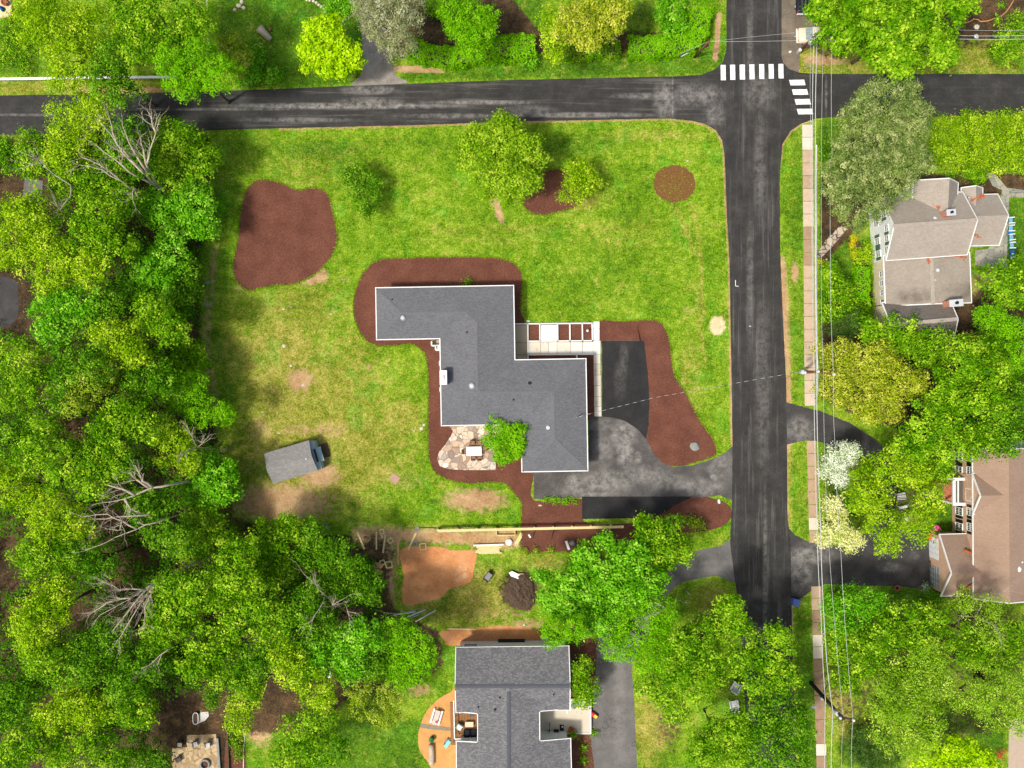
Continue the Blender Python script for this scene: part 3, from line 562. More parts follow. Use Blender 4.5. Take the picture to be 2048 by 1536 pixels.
# sidewalk in panels
M['walk'] = None
wm = N('concrete_sidewalk'); v = wm.pos(); f = wm.attr('tone', 'Fac')
c0 = wm.ramp(f, [(0, srgb(150, 122, 96)), (.45, srgb(176, 150, 124)), (.7, srgb(192, 168, 144)), (1, srgb(212, 200, 184))])
c1 = wm.mix(.5, c0, wm.ramp(wm.noise(v, 1.6, 6, .7), [(.3, (.28,) * 3), (.7, (.72,) * 3)]), 'SOFT_LIGHT'); wm.out(c1, .9, wm.noise(v, 20, 2), .2, .01)
def walk(name, a, b, wd, n, tones, z=.045):
    vs = []; fs = []; tn = []; a = Vector(P(*a)); b = Vector(P(*b)); d = (b - a); L = d.length; d.normalize(); nrm = Vector((-d.y, d.x)); g = .035; rg = random.Random(n)
    for i in range(n):
        p0 = a + d * (L * i / n + g); p1 = a + d * (L * (i + 1) / n - g); k = len(vs); dz = rg.uniform(0, .008)
        for z_ in (-.06, z + dz):
            for p, s_ in ((p0, -1), (p1, -1), (p1, 1), (p0, 1)): vs.append((p.x + nrm.x * s_ * wd / 2, p.y + nrm.y * s_ * wd / 2, z_))
        fs += [(k + 4, k + 5, k + 6, k + 7), (k, k + 1, k + 5, k + 4), (k + 1, k + 2, k + 6, k + 5), (k + 2, k + 3, k + 7, k + 6), (k + 3, k, k + 4, k + 7)]
        t = tones(i / n) + rg.uniform(-.06, .06); tn += [min(1, max(0, t))] * 5
    me = bpy.data.meshes.new(name); me.from_pydata(vs, [], fs); at = me.attributes.new('tone', 'FLOAT', 'FACE'); at.data.foreach_set('value', tn)
    me.materials.append(wm.m); o = bpy.data.objects.new(name, me); link(o); return tag(o, kind='structure')
walk('sidewalk', (1615, 249), (1620, 812), 1.28, 22, lambda t: 1 if t < .05 else (.62 if t < .15 else (.45 if t < .22 else (.72 if t < .35 else (.2 if t < .46 else (.62 if t < .8 else .75))))))
walk('sidewalk', (1622.5, 881), (1628, 1086), 1.12, 8, lambda t: .9 if .72 < t < .84 else .4)
walk('sidewalk', (1632, 1172), (1644, 1560), 1.2, 16, lambda t: 1 if (.2 < t < .29 or .44 < t < .5 or .8 < t < .87 or .27 < t < .33) else (.5 if t < .07 else .08))

# mulch beds
mm = N('red_brown_mulch'); v = mm.pos(); a = mm.noise(v, 22, 4, .75); b = mm.noise(v, .5, 4); c = mm.noise(v, 5, 3)
k = mm.math('ADD', mm.math('MULTIPLY', a, .6), mm.math('ADD', mm.math('MULTIPLY', b, .2), mm.math('MULTIPLY', c, .2)))
col = mm.ramp(k, [(.36, srgb(62, 36, 28)), (.5, srgb(104, 64, 50)), (.6, srgb(128, 84, 66)), (.74, srgb(166, 120, 98))])
chips = mm.mapr(mm.noise(v, 9, 1, .5), .76, .79); col = mm.mix(mm.math('MULTIPLY', chips, .6), col, srgb(196, 150, 120))
M['mulch'] = mm.out(col, .98, a, .8, .06)
# each bed rises 5 cm and its rim drops into a cut edge
BEDS = {
 'kidney': [(508, 362), (530, 358), (552, 362), (575, 370), (597, 379), (625, 374), (645, 378), (658, 392), (664, 415), (672, 450), (675, 480), (668, 505), (650, 530), (625, 552), (590, 568), (555, 571), (520, 577), (500, 581), (480, 572), (468, 555), (465, 535), (470, 500), (476, 470), (479, 430), (485, 400), (493, 378)],
 'house': [(760, 518), (800, 515), (900, 513), (985, 514), (1020, 522), (1040, 538), (1046, 560), (1043, 600), (1042, 625), (1049, 638), (1046, 648), (1030, 652), (1060, 700), (1188, 706), (1188, 833), (1120, 838), (1060, 925), (1068, 945), (1068, 1001), (1165, 998), (1166, 1042), (1236, 1048), (1300, 1038), (1335, 1016), (1372, 995), (1402, 992), (1440, 1001), (1459, 1012), (1463, 1032), (1448, 1050), (1420, 1060), (1380, 1066), (1300, 1078), (1190, 1096), (1180, 1110), (1110, 1104), (1048, 1106), (1041, 1070), (1042, 1010), (1030, 990), (1010, 968), (985, 966), (935, 968), (895, 960), (870, 945), (858, 920), (855, 880), (856, 800), (855, 750), (851, 715), (840, 698), (820, 688), (790, 692), (755, 692), (730, 680), (712, 650), (706, 620), (708, 590), (718, 560), (736, 533)],
 'island': [(1200, 641), (1240, 642), (1290, 639), (1315, 641), (1330, 655), (1340, 680), (1344, 710), (1350, 750), (1375, 790), (1400, 840), (1425, 875), (1434, 898), (1430, 912), (1400, 923), (1370, 931), (1340, 932), (1318, 926), (1297, 899), (1287, 878), (1291, 850), (1293, 800), (1289, 740), (1283, 690), (1278, 687), (1202, 687)],
 'trees': [(1088, 342), (1120, 338), (1140, 350), (1165, 390), (1150, 414), (1120, 424), (1085, 431), (1060, 425), (1046, 412), (1044, 392), (1060, 382), (1085, 370)],
 'bark': [(1340, 331), (1362, 333), (1382, 345), (1390, 366), (1384, 388), (1366, 401), (1345, 404), (1322, 396), (1309, 378), (1310, 352), (1322, 338)],
 'lower': [(1140, 1275), (1165, 1272), (1192, 1292), (1186, 1400), (1181, 1470), (1192, 1600), (1140, 1600)],
 'strip': [(452, 1482), (474, 1478), (490, 1490), (488, 1600), (452, 1600)],
}
M['barkbed'] = simple('orange_brown_bark', (118, 84, 46), .3, 5, .98, .7, True)
for nm, pts in BEDS.items():
    p = [P(x, y) for x, y in rough(catmull(pts, True, 4), 1.6 if nm == 'bark' else .35, 2 if nm == 'bark' else 5, 3)]
    o = MB().prism(p, -.05, .014 if nm == 'house' or nm == 'island' else .03).build('mulch_bed', M['barkbed' if nm == 'bark' else 'mulch']); tag(o, kind='structure')

# bare clay apron of the lower house, and the garden patios
M['claypath'] = simple('packed_clay', (202, 150, 90), .14, 1.4, .95, .4, True)
sheet('clay_path', [(898, 1386), (880, 1396), (862, 1412), (848, 1432), (838, 1460), (836, 1485), (842, 1505), (856, 1525), (880, 1560), (930, 1600), (930, 1380)], .02, M['claypath'], .5)
sheet('stone_edging', [(841, 1447), (870, 1451), (905, 1456), (906, 1462), (870, 1459), (841, 1455)], .05, simple('grey_stepping_stone', (138, 132, 112), .14, 3, .95, .4, True), .4, False)
def stonemat(name, cols, scale, joint, jw=.04, world=True):
    m = N(name); v = m.pos(); d = m.n('VectorMath', operation='ADD'); nz = m.n('TexNoise'); nz.inputs['Scale'].default_value = .8; m.l(v, nz.inputs[0])
    sc = m.n('VectorMath', operation='SCALE'); sc.inputs['Scale'].default_value = .9; m.l(nz.outputs['Color'], sc.inputs[0]); m.l(v, d.inputs[0]); m.l(sc.outputs[0], d.inputs[1])
    a = m.n('TexVoronoi'); a.inputs['Scale'].default_value = scale; m.l(d.outputs[0], a.inputs['Vector'])
    e = m.n('TexVoronoi', feature='DISTANCE_TO_EDGE'); e.inputs['Scale'].default_value = scale; m.l(d.outputs[0], e.inputs['Vector'])
    s_ = m.n('SeparateColor'); m.l(a.outputs['Color'], s_.inputs[0])
    c = m.ramp(s_.outputs[0], [(i / (len(cols) - 1) * .85, srgb(*q)) for i, q in enumerate(cols)], 'LINEAR')
    c = m.mix(.6, c, m.ramp(m.noise(v, 4, 5, .7), [(.3, (.25,) * 3), (.7, (.75,) * 3)]), 'SOFT_LIGHT')
    f = m.mapr(e.outputs['Distance'], jw * .4, jw, 0, 1); c = m.mix(f, srgb(*joint), c); return m.out(c, .9, f, .3, .02)
M['flag'] = stonemat('flagstone', [(196, 172, 146), (214, 200, 180), (168, 132, 106), (146, 136, 128), (224, 214, 198), (190, 158, 128), (126, 116, 108), (206, 188, 166)], 1.35, (136, 118, 98), .05)
M['bluestone'] = stonemat('bluestone', [(150, 148, 132), (166, 162, 144), (140, 140, 128)], .9, (110, 104, 86), .03)
M['patio_old'] = stonemat('old_patio_stone', [(176, 152, 116), (196, 174, 134), (158, 134, 100)], 1.6, (128, 106, 76), .04)
M['steppath'] = stonemat('stepping_stones', [(176, 160, 142), (190, 172, 150), (160, 148, 132)], 1.5, (84, 78, 62), .1)
PATIO = [(899, 851), (906, 862), (902, 872), (890, 890), (878, 904), (874, 918), (880, 932), (896, 938), (930, 940), (992, 940), (991, 925), (986, 912), (998, 885), (1046, 862), (1046, 845), (960, 846)]
def things_sheet(name, pts, z, mat, label, cat, amp=.3, smooth=False):
    o = sheet(name, pts, z, mat, amp, smooth, kind=None); return tag(o, kind='structure')
sheet('patio', PATIO, .05, M['flag'], .2, False); sheet('patio', [(374, 1470), (432, 1468), (442, 1600), (340, 1600), (345, 1496), (374, 1494)], .04, M['patio_old'], .3, False)
sheet('stepping_path', [(1680, 452), (1696, 456), (1665, 492), (1640, 518), (1632, 508), (1655, 476)], .03, M['steppath'], .5, False)
sheet('garden_path', [(1972, 345), (1990, 348), (2014, 376), (2050, 380), (2100, 378), (2100, 396), (2018, 394), (2014, 500), (2014, 540), (1978, 536), (1950, 530), (1950, 500), (1975, 498), (1990, 480), (2004, 380), (1985, 372)], .03, M['bluestone'], .4, False)
sheet('front_path', [(1846, 982), (1890, 975), (1890, 990), (1850, 996)], .03, M['bluestone'], .4, False)
sheet('grass_strip', [(436, 1478), (452, 1474), (456, 1600), (444, 1600)], .02, gm, .3, False) if False else None
# ================================================================ HOUSES
def roof_field(poly, hfun, lines, thick=.16):
    "flat polygon cut along every crease line, then lifted: exact hip and gable roofs over any outline"
    bm = bmesh.new(); bm.faces.new([bm.verts.new((x, y, 0)) for x, y in poly])
    for (px, py, nx_, ny_) in lines:
        bmesh.ops.bisect_plane(bm, geom=bm.verts[:] + bm.edges[:] + bm.faces[:], dist=1e-4, plane_co=(px, py, 0), plane_no=(nx_, ny_, 0))
    bmesh.ops.remove_doubles(bm, verts=bm.verts[:], dist=.004)
    for v in bm.verts: v.co.z = hfun(v.co.x, v.co.y)
    bm.normal_update()
    for f in bm.faces:
        if f.normal.z < 0: f.normal_flip()
    bmesh.ops.dissolve_limit(bm, angle_limit=R(.6), verts=bm.verts[:], edges=bm.edges[:])
    ret = bmesh.ops.extrude_face_region(bm, geom=bm.faces[:])
    for e in ret['geom']:
        if isinstance(e, bmesh.types.BMVert): e.co.z += thick
    return bm
def bm_obj(name, bm, mat, parent=None):
    bmesh.ops.recalc_face_normals(bm, faces=bm.faces[:]); me = bpy.data.meshes.new(name); bm.to_mesh(me); bm.free(); me.materials.append(mat)
    return link(bpy.data.objects.new(name, me), parent)
def offset(poly, d):
    n = len(poly); a = sum(poly[i][0] * poly[(i + 1) % n][1] - poly[(i + 1) % n][0] * poly[i][1] for i in range(n)); s_ = 1 if a > 0 else -1; out = []
    for i in range(n):
        p, q, r = Vector(poly[i - 1]), Vector(poly[i]), Vector(poly[(i + 1) % n]); e1 = (q - p).normalized(); e2 = (r - q).normalized()
        n1 = Vector((e1.y, -e1.x)) * s_; n2 = Vector((e2.y, -e2.x)) * s_; b = (n1 + n2); b = b / max(.2, b.length_squared) * 2 if b.length > .1 else n1
        out.append((q.x + b.x * d, q.y + b.y * d))
    return out
def ring(mb, poly, d0, d1, z0, z1):
    a = offset(poly, d0); b = offset(poly, d1); n = len(poly)
    vs = [(x, y, z) for z in (z0, z1) for q in (a, b) for x, y in q]
    fs = []
    for i in range(n):
        j = (i + 1) % n
        fs += [(i, j, n + j, n + i), (2 * n + i, 3 * n + i, 3 * n + j, 2 * n + j), (n + i, n + j, 3 * n + j, 3 * n + i), (j, i, 2 * n + i, 2 * n + j)]
    mb.add(vs, fs)
def window(parent, c, rz, wd, ht, frame='white', panes=True, name='window', shutters=None, arch=False):
    "a framed window standing on a wall; its glass and shutters are sub-parts"
    m = Matrix.Rotation(rz, 3, 'Z'); mb = MB()
    def q(x, y, z, dx, dy, dz, b=None): (b or mb).box(Vector(c) + m @ Vector((x, y, z)), (dx, dy, dz), rz)
    for s_ in (-1, 1): q(s_ * (wd / 2 + .04), -.03, 0, .08, .1, ht + .16)
    for s_ in (-1, 1): q(0, -.031, s_ * (ht / 2 + .04), wd, .1, .078)
    q(0, -.04, 0, wd, .05, .05); q(0, -.038, 0, .04, .05, ht)
    for s_ in (-1, 1):
        if panes: q(s_ * wd / 4, -.036, 0, .03, .04, ht)
    f = mb.build(name, M[frame], parent); g = MB(); q(0, -.012, 0, wd, .02, ht, g); g.build('pane', M['glass'], f)
    if shutters:
        for s_ in (-1, 1): sb = MB(); q(s_ * (wd / 2 + .27), -.03, 0, .34, .05, ht + .1, sb); sb.build('shutter', M[shutters], f)
    return f

# ---- main house: L-shaped hip roof, turned one degree
KE = (H - 3.1) / H / S
def hu(u, v): return (u * KE, -v * KE)
px0 = P(960, 760, 3.1)
house = thing('hip_roofed_house', px0, 'long single-storey house with stepped grey shingle hip roof in the brown mulch bed', 'house', R(1))
HP = [(-204, -186.7), (69.5, -186.7), (69.5, -38), (211.3, -38), (211.3, 184), (81.6, 184), (81.6, 89), (-77.6, 89), (-77.6, -85), (-204, -85)]
poly = [hu(*p) for p in HP]
RECT = [(-204, 69.5, -186.7, -85), (-77.6, 69.5, -186.7, 89), (-77.6, 211.3, -38, 89), (81.6, 211.3, -38, 184)]
RW = [(hu(a, 0)[0], hu(b, 0)[0], hu(0, d)[1], hu(0, c)[1]) for a, b, c, d in RECT]
PITCH = .2
def hmain(x, y): return 3.1 + PITCH * max(0, max(min(x - a, b - x, y - c, d - y) for a, b, c, d in RW))
def creases(rects, extra=()):
    X = sorted({r[0] for r in rects} | {r[1] for r in rects}); Y = sorted({r[2] for r in rects} | {r[3] for r in rects}); L = []
    for i, a in enumerate(X):
        L.append((a, 0, 1, 0))
        for b in X[i + 1:]: L.append(((a + b) / 2, 0, 1, 0))
        for y in Y: L += [(a, y, 1, 1), (a, y, 1, -1)]
    for i, a in enumerate(Y):
        L.append((0, a, 0, 1))
        for b in Y[i + 1:]: L.append((0, (a + b) / 2, 0, 1))
    return L + list(extra)
rf = bm_obj('roof', roof_field(poly, hmain, creases(RW)), M['roof_main'], house)
# ridge and hip caps: rows of overlapping cap shingles
def cap_row(mb, a, b, hf, w=.28, step=.3, lift=.175):
    a = Vector(a); b = Vector(b); L = (b - a).length; n = max(1, int(L / step)); d = (b - a) / n
    for i in range(n):
        p = a + d * (i + .5); z = hf(p.x, p.y) + lift; nrm = Vector((-d.y, d.x)).normalized() * w / 2; e = d * .54
        p1, p2 = p - e, p + e; z1, z2 = hf(p1.x, p1.y) + lift, hf(p2.x, p2.y) + lift + .012
        vs = [(p1.x, p1.y, z1), (p2.x, p2.y, z2)]
        for s_ in (-1, 1):
            for q, zz in ((p1, z1), (p2, z2)):
                r_ = q + nrm * s_; vs.append((r_.x, r_.y, hf(r_.x, r_.y) + lift - .0 + (.012 if q is p2 else 0)))
        mb.add(vs, [(0, 1, 3, 2), (0, 4, 5, 1)])
def hh(u0, v0, u1, v1):
    caps = MB(); cap_row(caps, hu(u0, v0), hu(u1, v1), hmain); caps.build('ridge_cap', M['caps'], rf)
M['caps'] = simple('ridge_cap_shingles', (103, 104, 107), .12, 4, .95, .2)
hh(-153, -135.8, -18, -135.8); hh(-4, -113, -4, 15); hh(-4, 25, 137, 25.5); hh(146.5, 35, 146.5, 119)
for a in [(-204, -186.7, -153, -135.8), (-204, -85, -153, -135.8), (69.5, -186.7, -4, -113), (-77.6, 89, -14, 25.4), (211.3, -38, 147, 26), (211.3, 184, 147, 119.5), (81.6, 184, 146, 119.5)]: hh(*a)
fb = MB(); ring(fb, poly, .004, .115, 2.98, 3.28); ring(fb, poly, -.5, .003, 2.99, 3.08); fb.build('fascia', M['white'], house)
wall = MB(); wp = offset(poly, -.55); wall.prism(wp, -.1, 2.985); wall.build('wall', M['cream'], house)
EL = [(i, wp[i], wp[(i + 1) % len(wp)]) for i in range(len(wp))]
for i, a, b in EL:                          # windows round the house
    a = Vector(a); b = Vector(b); L = (b - a).length; n = int(L / 3.4)
    ang = math.atan2(b.y - a.y, b.x - a.x)
    area = sum(wp[k][0] * wp[(k + 1) % len(wp)][1] - wp[(k + 1) % len(wp)][0] * wp[k][1] for k in range(len(wp)))
    if area < 0: ang += math.pi
    for k in range(n):
        p = a.lerp(b, (k + .5) / n)
        if (p - Vector(hu(200, 130))).length < 3 : continue
        window(house, (p.x, p.y, 1.6), ang, 1.3, 1.15)
gd = MB(); gx = wp[4][0] + .03
p4 = wp[4]; gd.box((p4[0] + .03, p4[1] + 3.2, 1.15), (.08, 4.6, 2.3)); 
for k in range(4): gd.box((p4[0] + .075, p4[1] + 3.2, .3 + k * .56), (.02, 4.5, .04))
gd.build('garage_door', M['white'], house)
def dome(parent, u, v, r, name='sun_tunnel', mat='lightgrey'):
    x, y = hu(u, v); z = hmain(x, y) + .15
    o = MB().lathe((x, y, z - .05), [(r * 1.35, 0), (r * 1.3, .06), (r * 1.02, .1)], 20).build(name, M['grey'], parent)
    MB().lathe((x, y, z), [(r, .04), (r * .95, .14), (r * .75, .24), (r * .4, .31), (.02, .335)], 20).build('dome', M[mat], o, True)
dome(rf, -150, -126.5, .29); dome(rf, -15, 11, .33)
for u, v, r_, h_, mm_ in [(-172, -163, .07, .25, 'dark'), (-24, -95, .07, .3, 'dark'), (99, 9, .14, .3, 'dark'), (66, 40, .08, .25, 'dark'), (135, 97, .16, .22, 'lightgrey')]:
    x, y = hu(u, v); z = hmain(x, y) + .12; o = MB().cyl((x, y, z), r_, h_, 12).build('vent_pipe', M[mm_], rf); MB().cyl((x, y, z), r_ * 1.9, .06, 12, r_ * 1.1).build('flashing', M[mm_], o)
# chimney standing half outside the west wall
cx_, cy_ = hu(-71, -6); ch = MB().box((cx_, cy_, 2.35), (.8, 1.62, 4.9)).build('chimney', M['white'], house, bevel=.01)
MB().box((cx_, cy_, 4.85), (.84, 1.68, .1)).build('cap', M['white'], ch, bevel=.01); MB().box((cx_ + .02, cy_, 4.97), (.34, .5, .14)).build('flue', M['lightgrey'], ch, bevel=.02)
x, y = hu(196, 76); o = MB().tube([(x, y, 3), (x, y, 4.4)], .035).tube([(x, y, 4.35), (x + .15, y + .04, 4.5)], .045).tube([(x - .05, y, 4.3), (x - .35, y - .1, 3.6)], .02).build('service_mast', M['lightgrey'], house)
# window wells and a white walled equipment nook on the west side
for v in (-36, 18):
    x, y = hu(-80.5, v); mb = MB(); mb.tube([(x + .2 + .0 * a, y, 0) for a in (0,)] * 1 + [(x + .2, y, .01)], .01) if False else None
    n = 12; pts = [(x + .25 - math.sin(math.pi * k / n) * .5, y + math.cos(math.pi * k / n) * .6) for k in range(n + 1)]
    for a, b in zip(pts[:-1], pts[1:]): mb.bar((a[0], a[1], .25), (b[0], b[1], .25), .07, .5)
    mb.build('window_well', M['white'], house)
nk = MB()
for a, b in [((-99, -81), (-99, -72)), ((-99, -72), (-91, -72)), ((-91, -72), (-91, -63)), ((-91, -63), (-78, -63))]:
    p, q_ = hu(*a), hu(*b); nk.bar(p + (.5,), q_ + (.5,), .16, 1.0)
nk.build('nook_wall', M['white'], house)
sl_ = MB().prism([hu(-98, -84), hu(-98, -73), hu(-90, -73), hu(-90, -64), hu(-74, -64), hu(-74, -84)], -.02, .12).build('concrete_slab', simple('concrete', (170, 164, 152), .1, 2, .9), house)
for k, (u, v, r_) in enumerate([(-86.5, -68.5, .32), (-81, -68.5, .36)]):
    x, y = hu(u, v); x, y = (Matrix.Rotation(R(1), 2) @ Vector((x, y))) + Vector(px0)
    t = thing('condenser_unit' if k == 0 else 'water_tank', (x, y, .12), ['small white outdoor unit with a dark fan in the white-walled nook', 'round white tank next to the fan unit in the white-walled nook'][k], ['air conditioner', 'tank'][k])
    if k == 0:
        MB().box((0, 0, .4), (.5, .62, .8)).build('casing', M['white'], t, bevel=.03); MB().lathe((0, 0, .78), [(.19, 0), (.19, .05), (.05, .06)], 16).build('fan', M['dark'], t)
    else: MB().lathe((0, 0, 0), [(r_, 0), (r_, .9), (r_ * .9, 1.02), (.05, 1.1)], 20).build('shell', M['white'], t, True); MB().cyl((0, 0, 1.08), .06, .12).build('valve', M['grey'], t)

# ---- entrance court: stained slabs, white kerbs, planted squares
M['slab'] = None
sm_ = N('stained_pale_slab'); v = sm_.pos(); f = sm_.attr('tone', 'Fac'); base = sm_.ramp(f, [(0, srgb(166, 152, 126)), (.5, srgb(206, 198, 178)), (1, srgb(234, 232, 224))])
st = sm_.mapr(sm_.noise(v, 1.1, 6, .7), .54, .72); base = sm_.mix(sm_.math('MULTIPLY', st, sm_.math('MULTIPLY', sm_.math('SUBTRACT', 1.15, f), .9), True), base, srgb(140, 118, 86)); sm_.out(base, .9)
def slabs(name, rects, z=.1):
    vs = []; fs = []; tn = []; g = .8
    for (x0, y0, x1, y1, t) in rects:
        p = [P(x0 + .3, y0 + .3), P(x0 + .3, y1 - .3), P(x1 - .3, y1 - .3), P(x1 - .3, y0 + .3)]; k = len(vs); vs += [a + (-.05,) for a in p] + [a + (z,) for a in p]
        fs += [(k + 4, k + 5, k + 6, k + 7)] + [(k + i, k + (i + 1) % 4, k + 4 + (i + 1) % 4, k + 4 + i) for i in range(4)]; tn += [t] * 5
    me = bpy.data.meshes.new(name); me.from_pydata(vs, [], fs); at = me.attributes.new('tone', 'FLOAT', 'FACE'); at.data.foreach_set('value', tn); me.materials.append(sm_.m)
    return tag(link(bpy.data.objects.new(name, me)), kind='structure')
slabs('entrance_paving', [(1028, 650, 1054, 685, .15), (1028, 685, 1054, 710, .1), (1028, 710, 1054, 730, .2), (1082, 650, 1114, 682, 1),
    (1057, 684, 1081, 708, .55), (1081, 684, 1097, 708, .6), (1097, 684, 1114, 708, .75), (1114, 684, 1141, 708, .6), (1141, 684, 1165, 708, .75), (1165, 684, 1186, 708, .8), (1186, 681, 1201, 708, .85),
    (1186, 657, 1199, 681, .95), (1186, 643, 1199, 657, .95), (1187, 708, 1201, 728, .5), (1187, 728, 1201, 750, .35), (1187.5, 750, 1202, 771, .45), (1188, 771, 1202, 793, .5), (1188, 793, 1202.5, 813, .5), (1188.5, 813, 1203, 833, .6)])
tag(MB().prism([P(x, y) for x, y in [(1029, 648), (1186, 646), (1189, 740), (1029, 740)]], -.05, .02).build('mulch_bed', M['mulch']), kind='structure')
kb = thing('planter_kerbs', P(1110, 680), 'white timber kerb grid framing square mulch planters at the house entrance', 'garden edging')
o_ = P(1110, 680)
for a, b in [((1027, 648), (1186, 646.5)), ((1055.5, 647), (1056, 728)), ((1079.5, 647), (1080, 683)), ((1115, 647), (1115.5, 683)), ((1139.5, 647), (1140, 683)), ((1164.5, 646.5), (1165, 683)), ((1184, 646), (1185, 683)), ((1056, 682.5), (1186, 681.5)), ((1056, 709.5), (1187, 708.5)), ((1153.5, 709), (1154, 720))]:
    MB(o_ + (0,)).bar(P3(*a, .14), P3(*b, .14), .15, .28).build('kerb', M['white'], kb)
for (x, y) in [(1174, 662)]:
    t = thing('garden_light', P(x, y), 'small round white lamp in the easternmost mulch planter of the entrance court', 'garden lamp'); MB().tube([(0, 0, 0), (0, 0, .7)], .03).build('post', M['lightgrey'], t); MB().lathe((0, 0, .7), [(.05, 0), (.16, .06), (.16, .16), (.05, .24)], 14).build('lamp_globe', M['white'], t, True)

# ---- lower neighbour: gabled roof with a long south wing and two notches
L3 = 3.4; o3 = P(1025, 1420, L3)
def lp(x, y): a = P(x, y, L3); return (a[0] - o3[0], a[1] - o3[1])
nh = thing('gabled_house', o3, 'house with flecked dark grey gable roof and two notched decks at the bottom edge', 'house')
NP = [(911, 1293), (1138.5, 1290.5), (1140, 1417), (1079.5, 1417.5), (1080, 1474.5), (1142, 1474.5), (1146, 1640), (913, 1640), (912, 1480), (955, 1478), (955, 1423), (911.5, 1423)]
npoly = [lp(*p) for p in NP]
W0, W1 = lp(911, 0)[0], lp(1143, 0)[0]; y0_, yr_, y1_ = lp(0, 1291.5)[1], lp(0, 1363)[1], lp(0, 1434)[1]; xr_ = lp(1018, 0)[0]
k1 = .36; half = (y0_ - yr_); pkh = k1 * half
def hn(x, y):
    g1 = k1 * min(y0_ - y, y - y1_)
    g2 = pkh * .98 * min((x - W0) / (xr_ - W0), (W1 - x) / (W1 - xr_)) if y < yr_ else -9
    return L3 + max(g1, g2, -.2)
ex = [(0, yr_, 0, 1), (xr_, 0, 1, 0)]
for s_ in (0, 1):                                   # valley lines where the two gables meet
    xa = W0 if s_ == 0 else W1; p1 = (xa, y1_); p2 = (xr_, y1_ + (half * .98)); ex.append((p1[0], p1[1], -(p2[1] - p1[1]), p2[0] - p1[0]))
nrf = bm_obj('roof', roof_field(npoly, hn, ex), M['roof_neighbour'], nh)
M['caps2'] = simple('dark_ridge_caps', (84, 86, 92), .12, 4, .95, .2)
for a, b in (((W0 + .1, yr_), (W1 - .4, yr_)), ((xr_, yr_ - .6), (xr_, yr_ - 14))): cp = MB(); cap_row(cp, a, b, hn, .5, .32, .18); cp.build('ridge_cap', M['caps2'], nrf)
fb = MB()
for i in range(len(npoly)):                        # white trim follows the roof edge
    a, b = Vector(npoly[i]), Vector(npoly[(i + 1) % len(npoly)]); n = 8
    for k in range(n):
        p, q_ = a.lerp(b, k / n), a.lerp(b, (k + 1) / n); c = (a - b).normalized(); nn = Vector((c.y, -c.x)) * -.05
        area = 1
        fb.bar((p.x + nn.x, p.y + nn.y, hn(p.x, p.y) + .07), (q_.x + nn.x, q_.y + nn.y, hn(q_.x, q_.y) + .07), .1, .22)
fb.build('fascia', M['white'], nh)
wn = MB(); wn.prism(offset(npoly, -.4), -.1, L3 - .02)
for x in (W0 + .42, W1 - .6):                      # gable ends
    wn.add([(x, y0_ - .4, L3 - .05), (x, y1_ + .4, L3 - .05), (x, yr_, L3 + pkh - .18), (x + .15, y0_ - .4, L3 - .05), (x + .15, y1_ + .4, L3 - .05), (x + .15, yr_, L3 + pkh - .18)], [(0, 1, 2), (5, 4, 3), (0, 2, 5, 3), (1, 4, 5, 2)])
wn.build('wall', M['white_vinyl'], nh)
for (x, y, r_) in [(1000, 1386, .09), (957, 1409, .08), (990, 1411, .12), (1106, 1381, .08)]:
    a = lp(x, y); z = hn(*a) + .12; MB().cyl((a[0], a[1], z), r_, .3, 10).build('vent_pipe', M['dark'], nrf)
for x in (940, 1000, 1110):
    a = lp(x, 1293); window(nh, (a[0], a[1] - .4 + .02, 1.9), math.pi, 1.5, 1.2)
# decks in the two notches
dk = MB(o3 + (0,)).prism([P(x, y, .5) for x, y in [(1070, 1410), (1141, 1410), (1141, 1399), (1181, 1399), (1181, 1467), (1130, 1467), (1130, 1480), (1070, 1480)]], .3, .5).build('deck', simple('pale_deck_boards', (206, 194, 172), .06, 1.2, .8), nh)
edge_ = MB(o3 + (0,))
for a, b in [((1141, 1399), (1181.5, 1399)), ((1181.5, 1399), (1181.5, 1467)), ((1181.5, 1467), (1130, 1467))]: edge_.bar(P3(*a, .5), P3(*b, .5), .12, .16)
edge_.build('edge_board', M['white'], dk)
bd = MB(o3 + (0,)).prism([P(x, y, 1.4) for x, y in [(900, 1405), (962, 1410), (962, 1490), (902, 1490)]], 1.2, 1.4)
M['deckwood'] = simple('brown_deck_boards', (146, 104, 66), .22, 6, .85, .3); bdo = bd.build('balcony', M['deckwood'], nh)
gp = MB(o3 + (0,))
for k in range(9): gp.bar(P3(907 + k * 5.6, 1412, 1.405), P3(907.6 + k * 5.6, 1486, 1.405), .03, .02)
gp.build('board_gap', M['timber'], bdo)
rl = MB(o3 + (0,)); rr = [(907, 1401), (908, 1479), (913, 1480)]
for a, b in [((907.5, 1401), (909, 1478)), ((909, 1478), (956, 1476)), ((956, 1476), (955, 1423))]:
    for z_ in (2.35, 1.5): rl.bar(P3(*a, z_), P3(*b, z_), .12, .09)
    for k in range(8):
        p = Vector(P3(*a, 1.4)).lerp(Vector(P3(*b, 1.4)), k / 7); rl.bar(p, p + Vector((0, 0, .95)), .05, .05)
rl.build('railing', M['white'], bdo)

